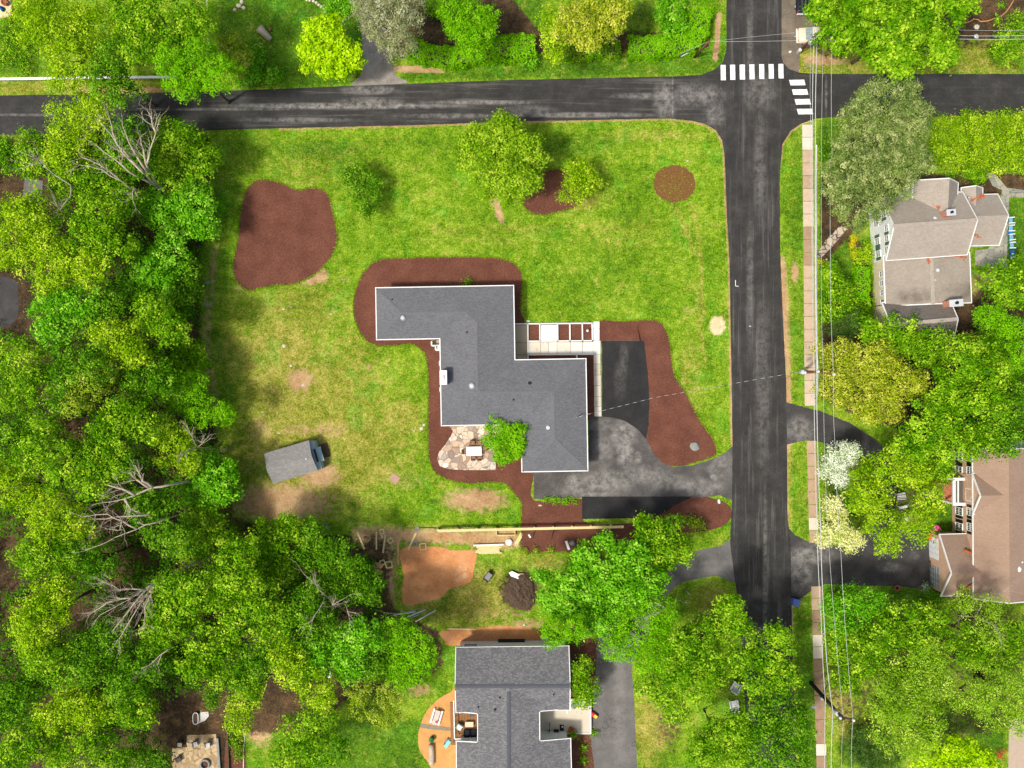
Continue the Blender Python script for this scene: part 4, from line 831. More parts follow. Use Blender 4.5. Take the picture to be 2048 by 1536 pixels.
# ---- gabled blocks for the two houses on the right
def gblock(r0, r1, hr, he, wl, wr, hip0=0, hip1=0, over=.3):
    "ridge r0-r1 (world xy), heights of ridge and eaves, width to the left and right of the ridge; returns roof, wall and trim geometry"
    r0 = Vector(r0); r1 = Vector(r1); d = (r1 - r0).normalized(); n = Vector((-d.y, d.x)); t = .14
    roof = ([], []); 
    a0, a1 = r0 - d * hip0, r1 + d * hip1
    pts = [(r0, hr), (r1, hr), (a1 + n * wl, he), (a0 + n * wl, he), (a0 - n * wr, he), (a1 - n * wr, he)]
    v = [(p.x, p.y, z + t) for p, z in pts] + [(p.x, p.y, z) for p, z in pts]
    f = [(0, 1, 2, 3), (1, 0, 4, 5), (7, 6, 9, 8), (6, 7, 11, 10), (3, 2, 8, 9), (5, 4, 10, 11), (0, 3, 9, 6), (4, 0, 6, 10), (2, 1, 7, 8), (1, 5, 11, 7)]
    if hip0: f = [q for q in f if q not in ((0, 3, 9, 6), (4, 0, 6, 10))] + [(0, 3, 4), (3, 9, 10, 4)]
    if hip1: f = [q for q in f if q not in ((2, 1, 7, 8), (1, 5, 11, 7))] + [(1, 5, 2), (5, 11, 8, 2)]
    sl_l = (hr - he) / wl; sl_r = (hr - he) / wr; b0 = a0 + d * over; b1 = a1 - d * over
    we = [(b1 + n * (wl - over), he + sl_l * over - .03), (b0 + n * (wl - over), he + sl_l * over - .03), (b0 - n * (wr - over), he + sl_r * over - .03), (b1 - n * (wr - over), he + sl_r * over - .03)]
    wv = [(p.x, p.y, -.1) for p, z in we] + [(p.x, p.y, z) for p, z in we]
    wf = [(0, 1, 5, 4), (1, 2, 6, 5), (2, 3, 7, 6), (3, 0, 4, 7), (4, 5, 6, 7)]
    if not hip0: g = b0; wv.append((g.x, g.y, hr - .03)); wf.append((5, 6, len(wv) - 1))
    if not hip1: g = b1; wv.append((g.x, g.y, hr - .03)); wf.append((7, 4, len(wv) - 1))
    tr = []
    e = lambda p, z: Vector((p.x, p.y, z))
    if not hip0: tr += [(e(r0, hr + .06), e(a0 + n * wl, he + .06)), (e(r0, hr + .06), e(a0 - n * wr, he + .06))]
    if not hip1: tr += [(e(r1, hr + .06), e(a1 + n * wl, he + .06)), (e(r1, hr + .06), e(a1 - n * wr, he + .06))]
    tr += [(e(a0 + n * wl, he + .06), e(a1 + n * wl, he + .06)), (e(a0 - n * wr, he + .06), e(a1 - n * wr, he + .06))]
    return (v, f), (wv, wf), tr
class HouseB:
    def __init__(s, o): s.o = o; s.roof = MB(o); s.wall = MB(o); s.trim = MB(o)
    def block(s, *a, trim=.11, roof=None, wall=None, **k):
        r_, w_, t_ = gblock(*a, **k); (roof or s.roof).add(*r_); (wall or s.wall).add(*w_)
        for p, q in t_: s.trim.bar(p, q, trim, .2)
th0 = P(1860, 500, 0) + (0,)
tan = thing('cottage', th0, 'white cottage with tan shingle gables, orange brick chimneys and green shutters beyond the pine', 'house')
hb = HouseB(th0); old = MB(th0); sooty = MB(th0); creamw = MB(th0)
hb.block(P(1787, 452, 7), P(1954, 440, 7), 7, 4.3, 3.75, 3.55)
hb.block(P(1898, 357, 6.3), P(1894, 432, 6.3), 6.3, 4.5, 1.9, 3.3)                      # north gable wing
hb.block(P(1945, 433, 5.2), P(2016, 431, 5.2), 5.2, 3.1, 2.9, 3.1)                     # east wing
hb.block(P(1951, 372, 4.2), P(1951, 440, 4.2), 4.2, 3.2, 1.3, 1.2)
hb.block(P(1862, 506, 4.0), P(1866, 608, 4.0), 4.0, 3.4, 4.75, 5.35, roof=old, wall=creamw)
hb.block(P(1780, 650, 5.0), P(1915, 638, 5.0), 5.0, 3.3, 2.75, 2.9, roof=sooty, wall=creamw)
tr_ = hb.roof.build('roof', M['roof_tan'], tan); old.build('rear_roof', M['roof_tan_old'], tan); sooty.build('wing_roof', M['roof_dark_old'], tan); hb.wall.build('wall', M['white_vinyl'], tan); creamw.build('wing_wall', M['cream'], tan); hb.trim.build('gutter', M['white'], tan)
def toloc(o, p): return (p[0] - o[0], p[1] - o[1], p[2])
# ridge strips
for a, b, z in [((1787, 452), (1954, 440), 7.16), ((1862, 506), (1866, 608), 4.16), ((1780, 650), (1915, 638), 5.16)]:
    MB(th0).bar(P3(*a, z), P3(*b, z), .45, .05).build('ridge_cap', M['roof_tan'], tr_)
def chimney(o, par, px_, py_, h0, h1, w_, d_, rz, mat='redbrick'):
    c = MB(o).box(P(px_, py_, h1) + ((h0 + h1) / 2,), (w_, d_, h1 - h0), rz).build('chimney', M[mat], par); MB(o).box(P(px_, py_, h1) + (h1 + .05,), (w_ * .98 + .12, d_ + .12, .1), rz).build('cap', M['lightgrey'], c)
    MB(o).cyl(P(px_, py_, h1) + (h1 + .1,), min(w_, d_) * .25, .25).build('flue', M['dark'], c)
chimney(th0, tan, 1902, 425, 5, 7.9, .95, .6, R(5)); chimney(th0, tan, 1912, 606, 1, 5.6, 1.5, .7, R(5))
for (x, y, h_, r_) in [(1870, 437, 6.6, .28), (1876, 540, 4.1, .26), (1870, 560, 4.05, .12), (1937, 395, 4.6, .1)]:
    MB(th0).lathe(P(x, y, h_) + (h_ - .12,), [(r_, 0), (r_, .18), (r_ * .6, .3), (.02, .33)], 14).build('roof_vent', M['lightgrey'], tr_, True)
M['leaves'] = simple('rusty_fallen_leaves', (188, 96, 48), .3, 6, .95, .6)
def litter_strip(o, par, pts, h, w_, name='leaf_drift', seed=3):
    rg = random.Random(seed); mb = MB(o)
    for a, b in zip(pts[:-1], pts[1:]):
        A, B = Vector(P3(*a)), Vector(P3(*b))
        for k in range(int((B - A).length * 22)):
            t = rg.random(); q = A.lerp(B, t) + Vector((rg.gauss(0, w_ * .4), rg.gauss(0, w_ * .4), rg.uniform(0, .05))); s_ = rg.uniform(.06, .13); an = rg.uniform(0, 6.28)
            c, s2 = math.cos(an) * s_, math.sin(an) * s_; mb.add([(q.x - c, q.y - s2, q.z), (q.x + s2, q.y - c, q.z + .02), (q.x + c, q.y + s2, q.z + .03), (q.x - s2, q.y + c, q.z)], [(0, 1, 2, 3)])
    tag(mb.build(name, M['leaves'], par), kind='stuff')
litter_strip(th0, tr_, [(1843, 393, 4.75), (1862, 405, 5.4), (1879, 416, 6.2)], 0, .26); litter_strip(th0, tr_, [(1942, 402, 4.3), (1952, 397, 4.25), (1966, 392, 3.8)], 0, .26, seed=4)
litter_strip(th0, tr_, [(1949, 469, 4.2), (1960, 474, 4.1)], 0, .28, seed=5); litter_strip(th0, tr_, [(1885, 512, 4.0), (1910, 510, 3.9), (1932, 513, 3.75)], 0, .35, seed=6); litter_strip(th0, tr_, [(1857, 512, 4.15), (1858, 530, 4.15)], 0, .15, seed=7)
# windows in the west gable, three rows with green shutters
rw_, ww_, _ = gblock(P(1787, 452, 7), P(1954, 440, 7), 7, 4.3, 3.75, 3.55)
d_ = (Vector(P(1954, 440, 7)) - Vector(P(1787, 452, 7))).normalized(); n_ = Vector((-d_.y, d_.x)); g0 = Vector(P(1787, 452, 7)) + d_ * .3; ang = math.atan2(n_.y, n_.x) + math.pi
for off, z, hgt in [(1.9, 4.1, 1.1), (-1.0, 4.5, 1.1), (-2.3, 4.3, 1.1), (.2, 4.6, 1.0), (-.9, 1.9, 1.3), (-2.4, 1.9, 1.3), (1.2, 1.9, 1.3)]:
    p = g0 + n_ * off - d_ * .02; window(tan, toloc(th0, (p.x, p.y, z)), ang, .62, hgt * .85, shutters='shutter' if off in (1.9, -1.0, -.9, -2.4) else None)
dd = Vector(P(1866, 608, 4)) - Vector(P(1862, 506, 4)); dd.normalize()
for k in range(4):
    p = Vector(P(1862, 506, 4)) + dd * (2 + k * 1.1) + Vector((dd.y, -dd.x)) * (5.35 - .3) ; window(tan, toloc(th0, (p.x - .02, p.y, 2.2)), -math.pi / 2 + R(2), .55, .9, panes=False)

bh0 = P(1990, 1050, 0) + (0,)
bk = thing('brick_house', bh0, 'two-storey pale brick house with brown hip roof and double garage at the right edge', 'house')
hb = HouseB(bh0)
hb.block(P(2024, 1300, 8.0), P(2026, 890, 8.0), 8.0, 5.3, 4.3, 5.2, hip0=-5.3, hip1=-.3) if False else None
def BW(px_, py_, h): return P(px_, py_, h)
hb.block(P(2018, 1206, 7.3), P(2016, 898, 7.3), 7.3, 5.2, 2.95, 7.5)
hb.block(P(1960, 991, 7.0), P(2018, 990, 7.0), 7.0, 5.3, 2.35, 2.35)
hb.block(P(1902, 1146, 5.7), P(2016, 1143, 5.7), 5.7, 3.1, 4.0, 3.25)
br = hb.roof.build('roof', M['roof_brown'], bk); hb.wall.build('wall', M['brick'], bk); hb.trim.build('gutter', M['white'], bk)
litter_strip(bh0, br, [(1928, 1099, 4.6), (1950, 1112, 5.2), (1980, 1133, 5.9)], 0, .18, seed=8); litter_strip(bh0, br, [(1921, 1183, 4.3), (1950, 1168, 5.1), (1980, 1153, 5.8)], 0, .18, seed=9)
MB(bh0).lathe(P(2036, 1138, 6.9) + (6.75,), [(.38, 0), (.38, .2), (.3, .34), (.02, .4)], 18).build('roof_vent', M['white'], br, True)
MB(bh0).cyl(P(2043, 1124, 6.8) + (6.6,), .09, .4).build('roof_vent', M['white'], br)
wx = Vector(P(2018, 1206, 7.3)); dv = (Vector(P(2016, 898, 7.3)) - wx).normalized(); nv = Vector((-dv.y, dv.x)); face = 2.95 - .3
def onwall(py_, z):
    t = ((768 - py_) / S * (H - z) / H - wx.y) / dv.y; p = wx + dv * t + nv * (face + .01); return toloc(bh0, (p.x, p.y, z))
angw = math.atan2(dv.y, dv.x) + math.pi
for y in (912, 940, 1022, 1053):
    window(bk, onwall(y, 1.7), angw, .8, 1.5, shutters='black'); window(bk, onwall(y + 1, 4.2), angw, .8, 1.25, shutters='black')
window(bk, onwall(990, 4.3), angw, 1.3, 1.9)
# portico with white beams, brick landing and dark little roof
pt = MB(bh0); c0_ = onwall(984, 3)
px1, px2 = P(1905, 984, 3)[0] - bh0[0], c0_[0]; ya, yb = P(0, 958, 3)[1] - bh0[1], P(0, 1008, 3)[1] - bh0[1]
pm = MB(); pm.box(((px1 + px2) / 2, (ya + yb) / 2, 3.0), (px2 - px1 - .5, ya - yb - .5, .1)); por = pm.build('portico_roof', simple('dark_flat_roof', (92, 84, 76), .12, 3, .9), bk)
pm = MB()
for y in (ya, yb): pm.box(((px1 + px2) / 2, y, 3.05), (px2 - px1, .34, .3))
pm.box((px1 + .12, (ya + yb) / 2, 3.05), (.3, ya - yb - .34, .3)); pm.box((px1 + .58, (ya + yb) / 2, 3.06), (.14, ya - yb - .34, .28))
for y in (ya - .05, yb + .05): pm.tube([(px1 + .2, y, 0), (px1 + .2, y, 2.9)], .16, 12)
pm.build('portico_frame', M['white'], por)
st_ = MB(bh0).prism([P(1884, 966), P(1884, 997), P(1912, 1004), P(1912, 960)], -.05, .3).build('landing', M['redbrick'], bk)
# garage doors on the west gable of the garage
g0_ = Vector(P(1902, 1146, 5.6)); gd_ = (Vector(P(2000, 1143, 5.6)) - g0_).normalized(); gn = Vector((-gd_.y, gd_.x)); ga = math.atan2(gn.y, gn.x) + math.pi
for k, off in enumerate((2.05, -1.45)):
    p = g0_ + gd_ * .3 + gn * off; q_ = toloc(bh0, (p.x - .03, p.y, 1.15)); gdo = MB().box(q_, (2.6, .08, 2.25), ga).build('garage_door', M['white_vinyl'] if k == 0 else M['grey'], bk)
    pb = MB(); mrot = Matrix.Rotation(ga, 3, 'Z')
    for j in range(1, 4): pb.box(Vector(q_) + mrot @ Vector((0, -.05, -1.12 + j * .56)), (2.56, .02, .05), ga)
    for j in (-1, 0, 1): pb.box(Vector(q_) + mrot @ Vector((j * .65, -.052, 0)), (.05, .02, 2.2), ga)
    pb.build('panel_trim', M['lightgrey'], gdo)
    if k == 1: p2 = Vector((p.x - .4, p.y - .35)); 
# north lean-to siding
MB(bh0).prism([P(x, y, 4.2) for x, y in [(2008, 884), (2070, 884), (2070, 899), (2005, 899)]], -.1, 4.2).build('side_porch', simple('grey_siding', (184, 192, 188), .05, 2, .7), bk)

# ---- shed
so_ = P(585, 924, 2.2); shed = thing('garden_shed', so_, 'small grey-roofed shed with pale blue front on the left side of the lawn', 'shed', R(16.5))
Lx, Wy = 5.6, 3.75; rv, wv_, tr__ = gblock((-Lx / 2 - .15, .05), (Lx / 2 - .2, .05), 2.95, 2.05, Wy / 2, Wy / 2, over=.18)
sroof = MB().add(*rv).build('roof', M['roof_shed'], shed); MB().add(*wv_).build('wall', M['shedpaint'], shed)
# the front stands proud of the roof, with a door hood and dark opening
MB().add([(Lx / 2 - .3, -Wy / 2 + .1, 0), (Lx / 2 + .2, -Wy / 2 + .1, 0), (Lx / 2 + .2, Wy / 2 - .15, 0), (Lx / 2 - .3, Wy / 2 - .15, 0), (Lx / 2 - .3, -Wy / 2 + .1, 1.9), (Lx / 2 + .2, -Wy / 2 + .1, 1.6), (Lx / 2 + .2, Wy / 2 - .15, 1.6), (Lx / 2 - .3, Wy / 2 - .15, 1.9)], [(4, 5, 6, 7), (0, 1, 5, 4), (1, 2, 6, 5), (2, 3, 7, 6)]).build('front_wall', M['shedpaint'], shed)
MB().box((Lx / 2 + .3, -.05, 1.35), (.75, 1.75, .08), tilt=Matrix.Rotation(R(18), 3, 'Y')).build('door_hood', M['shedpaint'], shed)
MB().box((Lx / 2 + .02, -.05, 1.83), (.2, 1.6, .1)).build('door_opening', M['black'], shed)
MB().box((Lx / 2 + .75, .2, .08), (1.0, 1.7, .16)).build('ramp', M['timber'], shed)
MB().lathe((1.9, -.1, 2.98), [(.12, 0), (.12, .15), (.02, .2)], 10).build('roof_vent', M['lightgrey'], sroof)
# ================================================================ TREES
LW = 'trees of the wood on the left'
# --- wood along the left side, top to bottom
T('deciduous_tree', 11, 'Y', [(170, 250, 58), (140, 290, 45), (200, 215, 34), (130, 315, 30)], 'yellow-green tree overhanging the road just above the big bare dead tree', LW, dens=1.1)
T('deciduous_tree', 7, 'G', [(68, 300, 36), (62, 335, 26), (95, 325, 24)], 'rounded green tree at the road edge left of the yellow-green one', LW)
T('deciduous_tree', 6, 'D', [(8, 320, 30), (6, 295, 20)], 'dark bushy tree at the left edge just below the road', LW)
T('deciduous_tree', 8, 'G', [(370, 300, 52), (340, 275, 36), (405, 320, 34), (355, 345, 40)], 'green tree at the north-east corner of the wood beside the lawn', LW)
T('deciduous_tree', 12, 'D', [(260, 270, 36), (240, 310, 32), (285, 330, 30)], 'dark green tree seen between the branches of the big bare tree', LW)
T('deciduous_tree', 6.5, 'B', [(385, 405, 48), (350, 435, 52), (310, 405, 34), (405, 450, 34)], 'pale blue-green tree on the wood edge level with the kidney-shaped mulch bed', LW, dens=1.1)
T('deciduous_tree', 10, 'G', [(215, 375, 46), (170, 350, 40), (250, 400, 36), (135, 370, 34)], 'green tree around the foot of the big bare tree', LW)
T('deciduous_tree', 12, 'Y', [(55, 440, 52), (30, 500, 48), (100, 490, 40), (75, 410, 26)], 'large yellow-green tree just below the grey paved pad', LW, dens=1.1)
T('deciduous_tree', 12, 'G', [(200, 440, 50), (175, 480, 40), (225, 495, 44)], 'mid-green tree right of the yellow-green tree below the paved pad', LW)
T('deciduous_tree', 12, 'Y', [(140, 530, 46), (110, 555, 40), (185, 540, 36)], 'yellow-green tree above the dark driveway end', LW)
T('deciduous_tree', 7.5, 'B', [(300, 530, 52), (340, 500, 38), (280, 575, 42), (330, 560, 36)], 'fresh green tree with flat crown west of the kidney-shaped mulch bed', LW)
T('deciduous_tree', 6, 'D', [(375, 545, 30), (370, 590, 34), (350, 620, 30)], 'dark tree on the wood edge below the fresh green flat-crowned tree', LW)
T('deciduous_tree', 12, 'B', [(120, 630, 50), (160, 610, 40), (105, 665, 34)], 'pale green tree right of the dark driveway end at the left edge', LW, dens=1.1)
T('deciduous_tree', 12, 'D', [(215, 610, 40), (200, 640, 34)], 'shaded green tree between the pale green tree and the yellow one', LW)
T('deciduous_tree', 13, 'Y', [(245, 685, 40), (215, 670, 32), (270, 710, 28)], 'small golden-yellow tree in the middle of the wood', LW, dens=1.1)
T('deciduous_tree', 12, 'G', [(320, 640, 40), (345, 660, 34), (300, 615, 30)], 'green tree right of the golden-yellow tree', LW)
T('deciduous_tree', 13, 'G', [(45, 725, 50), (20, 780, 46), (70, 770, 36)], 'green tree at the left edge in the middle of the wood', LW)
T('deciduous_tree', 14, 'D', [(150, 745, 46), (130, 790, 40), (190, 730, 40)], 'deep green tree below left of the golden-yellow tree', LW)
T('deciduous_tree', 14, 'O', [(175, 775, 42), (205, 745, 30), (150, 810, 24)], 'pale olive tree in the middle of the wood below the golden-yellow one', LW, dens=1.1, lf=1.1)
T('deciduous_tree', 11, 'D', [(300, 730, 48), (330, 760, 36), (265, 760, 34)], 'dark green tree near the wood edge level with the house chimney', LW)
T('deciduous_tree', 6, 'G', [(385, 720, 36), (365, 700, 26)], 'low green tree at the wood edge west of the house chimney', LW)
T('deciduous_tree', 8, 'H', [(355, 795, 34), (390, 765, 26), (400, 820, 34), (450, 828, 24)], 'bright green tree whose crown reaches farthest east over the lawn', LW, dens=1)
T('deciduous_tree', 13, 'G', [(255, 830, 48), (220, 860, 42), (290, 850, 34)], 'green tree left of the bright tree reaching over the lawn', LW)
T('deciduous_tree', 14, 'G', [(95, 880, 48), (130, 930, 48), (60, 920, 30)], 'tall green tree in the lower middle of the wood near the left edge', LW)
T('deciduous_tree', 12, 'D', [(30, 850, 40), (15, 890, 36)], 'dark tree at the left edge level with the garden shed', LW)
T('deciduous_tree', 10, 'Y', [(350, 885, 44), (330, 860, 28), (375, 920, 24)], 'yellow-green tree west of the garden shed', LW)
T('deciduous_tree', 13, 'G', [(200, 915, 46), (180, 960, 40), (245, 925, 38)], 'green tree above the fallen-looking bleached trunk', LW)
T('conifer_tree', 7.5, 'B', [(430, 945, 44), (405, 985, 38), (450, 975, 32)], 'blue-green feathery tree on the wood edge below left of the shed', LW, lf=1.1, dens=1.1)
T('deciduous_tree', 12, 'Y', [(35, 975, 42), (75, 1000, 36), (10, 950, 26)], 'yellow-green tree at the left edge above the lower clearing', LW)
T('deciduous_tree', 13, 'Y', [(110, 1025, 44), (150, 1045, 36), (90, 1060, 26)], 'yellow-green tree left of the lower bleached dead branches', LW)
T('deciduous_tree', 12, 'D', [(325, 1040, 48), (290, 1010, 36), (360, 1080, 36)], 'deep green tree between the two bleached dead trees', LW)
T('deciduous_tree', 8, 'G', [(410, 1040, 40), (435, 1080, 40), (390, 1090, 36)], 'green tree on the wood edge below the feathery blue-green tree', LW)
T('deciduous_tree', 13, 'G', [(75, 1110, 44), (130, 1110, 40), (100, 1150, 36)], 'green tree right of the small grassy gap at the left edge', LW)
T('deciduous_tree', 13, 'D', [(170, 1110, 34), (200, 1140, 34)], 'dark green tree right of the grassy gap, beside the twiggy dead tree', LW)
T('deciduous_tree', 15, 'Y', [(90, 1220, 52), (60, 1245, 36), (120, 1190, 34), (70, 1280, 26)], 'tall yellow-green tree near the left edge low in the wood', LW, dens=1.1)
T('deciduous_tree', 13, 'G', [(100, 1310, 48), (130, 1340, 34), (70, 1300, 30)], 'green tree right below the tall yellow-green one', LW)
T('deciduous_tree', 12, 'D', [(20, 1360, 40), (45, 1400, 46), (15, 1430, 34)], 'dark green tree at the bottom left edge', LW)
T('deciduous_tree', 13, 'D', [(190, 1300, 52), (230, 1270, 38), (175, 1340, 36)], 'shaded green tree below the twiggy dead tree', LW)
T('deciduous_tree', 14, 'G', [(360, 1215, 56), (330, 1250, 42), (395, 1180, 36), (345, 1170, 34)], 'broad pale green tree right of the twiggy dead tree', LW, dens=1.1)
T('deciduous_tree', 13, 'D', [(280, 1340, 54), (320, 1310, 40), (250, 1370, 36)], 'broad deep green tree low in the wood above the red leaf clearing', LW)
T('deciduous_tree', 12, 'Y', [(150, 1405, 44), (110, 1430, 34), (185, 1420, 34)], 'yellow-green tree near the bottom edge left of the red leaf clearing', LW)
T('deciduous_tree', 11, 'G', [(235, 1410, 40), (280, 1420, 36), (60, 1480, 44), (30, 1510, 30)], 'green tree at the bottom left reaching the red leaf clearing', LW)
T('deciduous_tree', 10, 'G', [(130, 1490, 46), (190, 1490, 46), (230, 1520, 30)], 'green tree on the bottom edge left of the fire pit patio', LW)
T('deciduous_tree', 8.5, 'G', [(555, 1080, 44), (530, 1120, 44), (580, 1050, 26), (570, 1140, 30)], 'upright bright green tree just below the patch of bare lawn south of the shed', LW, dens=1.1)
T('deciduous_tree', 8, 'D', [(625, 1065, 30), (615, 1110, 36)], 'deep green tree right of the upright bright tree south of the shed', LW)
T('deciduous_tree', 10, 'D', [(680, 1120, 48), (710, 1160, 44), (660, 1170, 40), (740, 1180, 30)], 'deep green tree overhanging the yard of loose planks', LW, dens=1.1)
T('deciduous_tree', 13, 'G', [(480, 1110, 40), (470, 1160, 44), (440, 1190, 36)], 'green tree left of the upright bright tree south of the shed', LW)
T('deciduous_tree', 14, 'G', [(520, 1200, 48), (545, 1240, 44), (480, 1240, 36)], 'green tree in the lower wood west of the grey bare twigs', LW)
T('deciduous_tree', 13, 'D', [(620, 1210, 44), (590, 1260, 46), (640, 1260, 36)], 'dark tree behind the grey bare twigs low in the wood', LW)
T('deciduous_tree', 13, 'B', [(690, 1290, 46), (640, 1320, 42), (730, 1270, 36), (700, 1330, 36)], 'blue-green tree left of the white pipes', LW, dens=1.1)
T('deciduous_tree', 12, 'H', [(825, 1290, 46), (790, 1260, 34), (810, 1340, 40), (850, 1320, 26)], 'bright green tree beside the roof of the bottom house', LW, dens=1.1)
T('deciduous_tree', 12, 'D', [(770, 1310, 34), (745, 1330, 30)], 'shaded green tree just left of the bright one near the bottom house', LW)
T('deciduous_tree', 14, 'Y', [(590, 1340, 38), (630, 1370, 38), (570, 1310, 30), (650, 1395, 20)], 'yellow-green tree over the brown clearing left of the bottom house', LW)
T('deciduous_tree', 10, 'O', [(745, 1400, 48), (720, 1370, 34), (770, 1430, 28), (790, 1380, 26)], 'thin olive-green tree over the dark lawn left of the bottom house', LW, dens=.7, drop=.25)
T('deciduous_tree', 13, 'G', [(430, 1290, 52), (460, 1330, 46), (400, 1330, 40)], 'green tree above the red leaf clearing', LW)
T('deciduous_tree', 12, 'D', [(520, 1310, 38), (500, 1360, 36)], 'dark green tree left of the brown clearing with planks', LW)
T('deciduous_tree', 11, 'Y', [(490, 1400, 32), (480, 1440, 28), (505, 1370, 22)], 'yellow-green tree right of the red leaf clearing', LW)
T('deciduous_tree', 11, 'G', [(610, 1470, 52), (650, 1500, 44), (590, 1520, 46), (640, 1430, 34)], 'loose green tree at the bottom edge left of the dark lawn', LW, dens=.95, drop=.15)
T('conifer_tree', 5, 'D', [(426, 1385, 17), (428, 1400, 15)], 'small dark evergreen in the red leaf clearing', LW, lf=.8)
T('deciduous_tree', 6, 'D', [(300, 1500, 34), (270, 1525, 34), (325, 1525, 20)], 'dark shrubby tree on the bottom edge just left of the fire pit patio', LW)
# --- top left
T('deciduous_tree', 13, 'Y', [(105, 60, 60), (150, 110, 56), (75, 20, 40), (190, 60, 50), (130, 160, 30)], 'broad yellow-green tree standing over the white rail fence at top left', dens=1.1)
T('deciduous_tree', 13, 'D', [(215, 155, 40), (250, 180, 34), (230, 110, 34)], 'shaded green tree overhanging the road between the two big top-left trees')
T('deciduous_tree', 14, 'G', [(330, 40, 60), (290, 90, 44), (390, 50, 44), (260, 20, 40)], 'large green tree on the top edge left of the round lime tree garden')
T('deciduous_tree', 13, 'H', [(400, 130, 52), (370, 165, 38), (440, 150, 38), (340, 120, 30)], 'bright green tree drooping over the road at the end of the white rail fence', dens=1.1)
T('conifer_tree', 6, 'O', [(470, 105, 30), (480, 130, 22), (462, 85, 20)], 'feathery golden conifer left of the dark green lawn at the top', lf=1.1)
shrub([(512, 115, 22), (505, 140, 16)], 1.6, 'B', 'green bush above the spiky ground shrubs beside the top-left lawn')
shrub([(545, 150, 24, 16), (515, 155, 20, 12), (488, 158, 20, 14)], .9, 'B', 'low spiky light green clump along the road left of the lime tree')
T('maple_tree', 7.5, 'L', [(655, 70, 36), (635, 105, 38), (690, 115, 36), (660, 125, 34), (630, 60, 20)], 'round lime-yellow maple at the left of the gravel drive', dens=1.2)
shrub([(672, 18, 24), (700, 10, 18)], 1.6, 'B', 'green bush above the lime maple')
shrub([(690, 28, 6)], .6, 'K', 'small yellow plant in the bed above the lime maple')
T('spruce_tree', 12, 'S', [(775, 30, 56), (790, 60, 52), (745, 20, 34), (800, 10, 40)], 'silvery green spruce overhanging the gravel drive at the top', dens=1.2)
T('maple_tree', 8, 'H', [(935, 45, 46), (950, 80, 38), (910, 25, 36), (970, 40, 28)], 'dense bright green maple over the left end of the clipped hedge', dens=1.2)
shrub([(868, 12, 22)], 2, 'H', 'bright bush on the top edge between the spruce and the maple')
T('conifer_tree', 11, 'U', [(1190, 40, 50), (1150, 50, 40), (1225, 20, 34), (1180, 80, 24)], 'tawny olive tree with ragged crown over the middle of the clipped hedge', dens=1.2, lf=1.1)
T('deciduous_tree', 8, 'Y', [(1110, 55, 34), (1105, 90, 22), (1115, 112, 14)], 'light green tree left of the tawny olive one above the hedge', dens=1.1)
shrub([(1340, 25, 36), (1350, 50, 26)], 2.6, 'B', 'grey-green rounded bush inside the corner of the clipped hedge', lf=1)
shrub([(1062, 122, 17)], 1.2, 'B', 'small blue-green shrub in the verge below the clipped hedge')
shrub([(1420, 6, 18), (1395, 0, 14)], 2, 'H', 'small bright bush on the top edge at the hedge corner')
shrub([(1275, 45, 30), (1290, 20, 22)], 1.2, 'J', 'dark ground plants inside the clipped hedge')
def hedge(pts, w_, h_, label, sp='H', dens=1.0, leaf=.2, bump=.18, seed=1):
    rg = np.random.default_rng(seed); W = [Vector(P(x, y, h_)) for x, y in pts]; o = W[len(W) // 2]; pos = []; nr = []
    for a, b in zip(W[:-1], W[1:]):
        d = b - a; L = d.length; d.normalize(); n = Vector((-d.y, d.x)); m = int(L * (w_ + 2 * h_) * 120 * dens)
        s_ = rg.uniform(-.3, L + .3, m); u = rg.uniform(-1, 1, m) * (w_ / 2 + h_); top = np.abs(u) < w_ / 2
        wob = 1 + .09 * np.sin(s_ * 2.1 + a.x) + .06 * np.sin(s_ * 5.3 + a.y)
        off = np.where(top, u * wob, np.sign(u) * w_ / 2 * wob); z = np.where(top, h_ - .25 * (np.abs(u) / (w_ / 2)) ** 4 + rg.normal(size=m) * .05 + bump * .5 * np.sin(s_ * 3.1) * np.sin(u * 3 + 1), h_ - (np.abs(u) - w_ / 2))
        pos.append(np.stack([a.x + d.x * s_ + n.x * off, a.y + d.y * s_ + n.y * off, np.maximum(z, .02)], 1))
        nr.append(np.stack([np.where(top, 0, np.sign(u)) * n.x, np.where(top, 0, np.sign(u)) * n.y, np.where(top, 1.0, .2)], 1) + rg.normal(size=(m, 3)) * .42)
    pos = np.concatenate(pos); nr = np.concatenate(nr); m = len(pos); pos = pos + rg.normal(size=(m, 3)) * .04
    ti = np.clip(.5 + .2 * np.sin(pos[:, 0] * 1.7) * np.sin(pos[:, 1] * 2.3) + rg.normal(size=m) * .17, 0, 1); LEAFCOUNT[0] += m
    t = thing('hedge', (o.x, o.y, 0), label, 'hedge'); quads_obj('foliage', leafquads(rg, pos - np.array([o.x, o.y, 0]), nr, leaf, .7), ti, LM[sp], t)
    core = MB((o.x, o.y, 0))
    for a, b in zip(W[:-1], W[1:]): core.bar((a.x, a.y, (h_ - .7) / 2), (b.x, b.y, (h_ - .7) / 2), w_ * .6, h_ - .7)
    core.build('stems', M['bark'], t); return t
hedge([(822, 92), (850, 105), (905, 112), (985, 100)], 2.3, 1.7, 'clipped bright hedge from the silvery spruce to the bright maple', seed=2)
hedge([(988, 96), (1030, 93), (1066, 90)], 2.9, 1.9, 'short fat clipped hedge block right of the bright maple', seed=3)
hedge([(1128, 100), (1180, 99), (1236, 96)], 1.9, 1.5, 'clipped hedge under the tawny olive tree', dens=1, seed=4, sp='G')
hedge([(1262, 92), (1320, 90), (1385, 82), (1400, 60), (1402, 18)], 2.5, 1.8, 'clipped bright hedge turning the corner beside the crossroads', seed=5)
hedge([(1727, 538), (1727, 598)], 1.75, 1.4, 'clipped bright hedge with scalloped sides west of the tan cottage', seed=6)
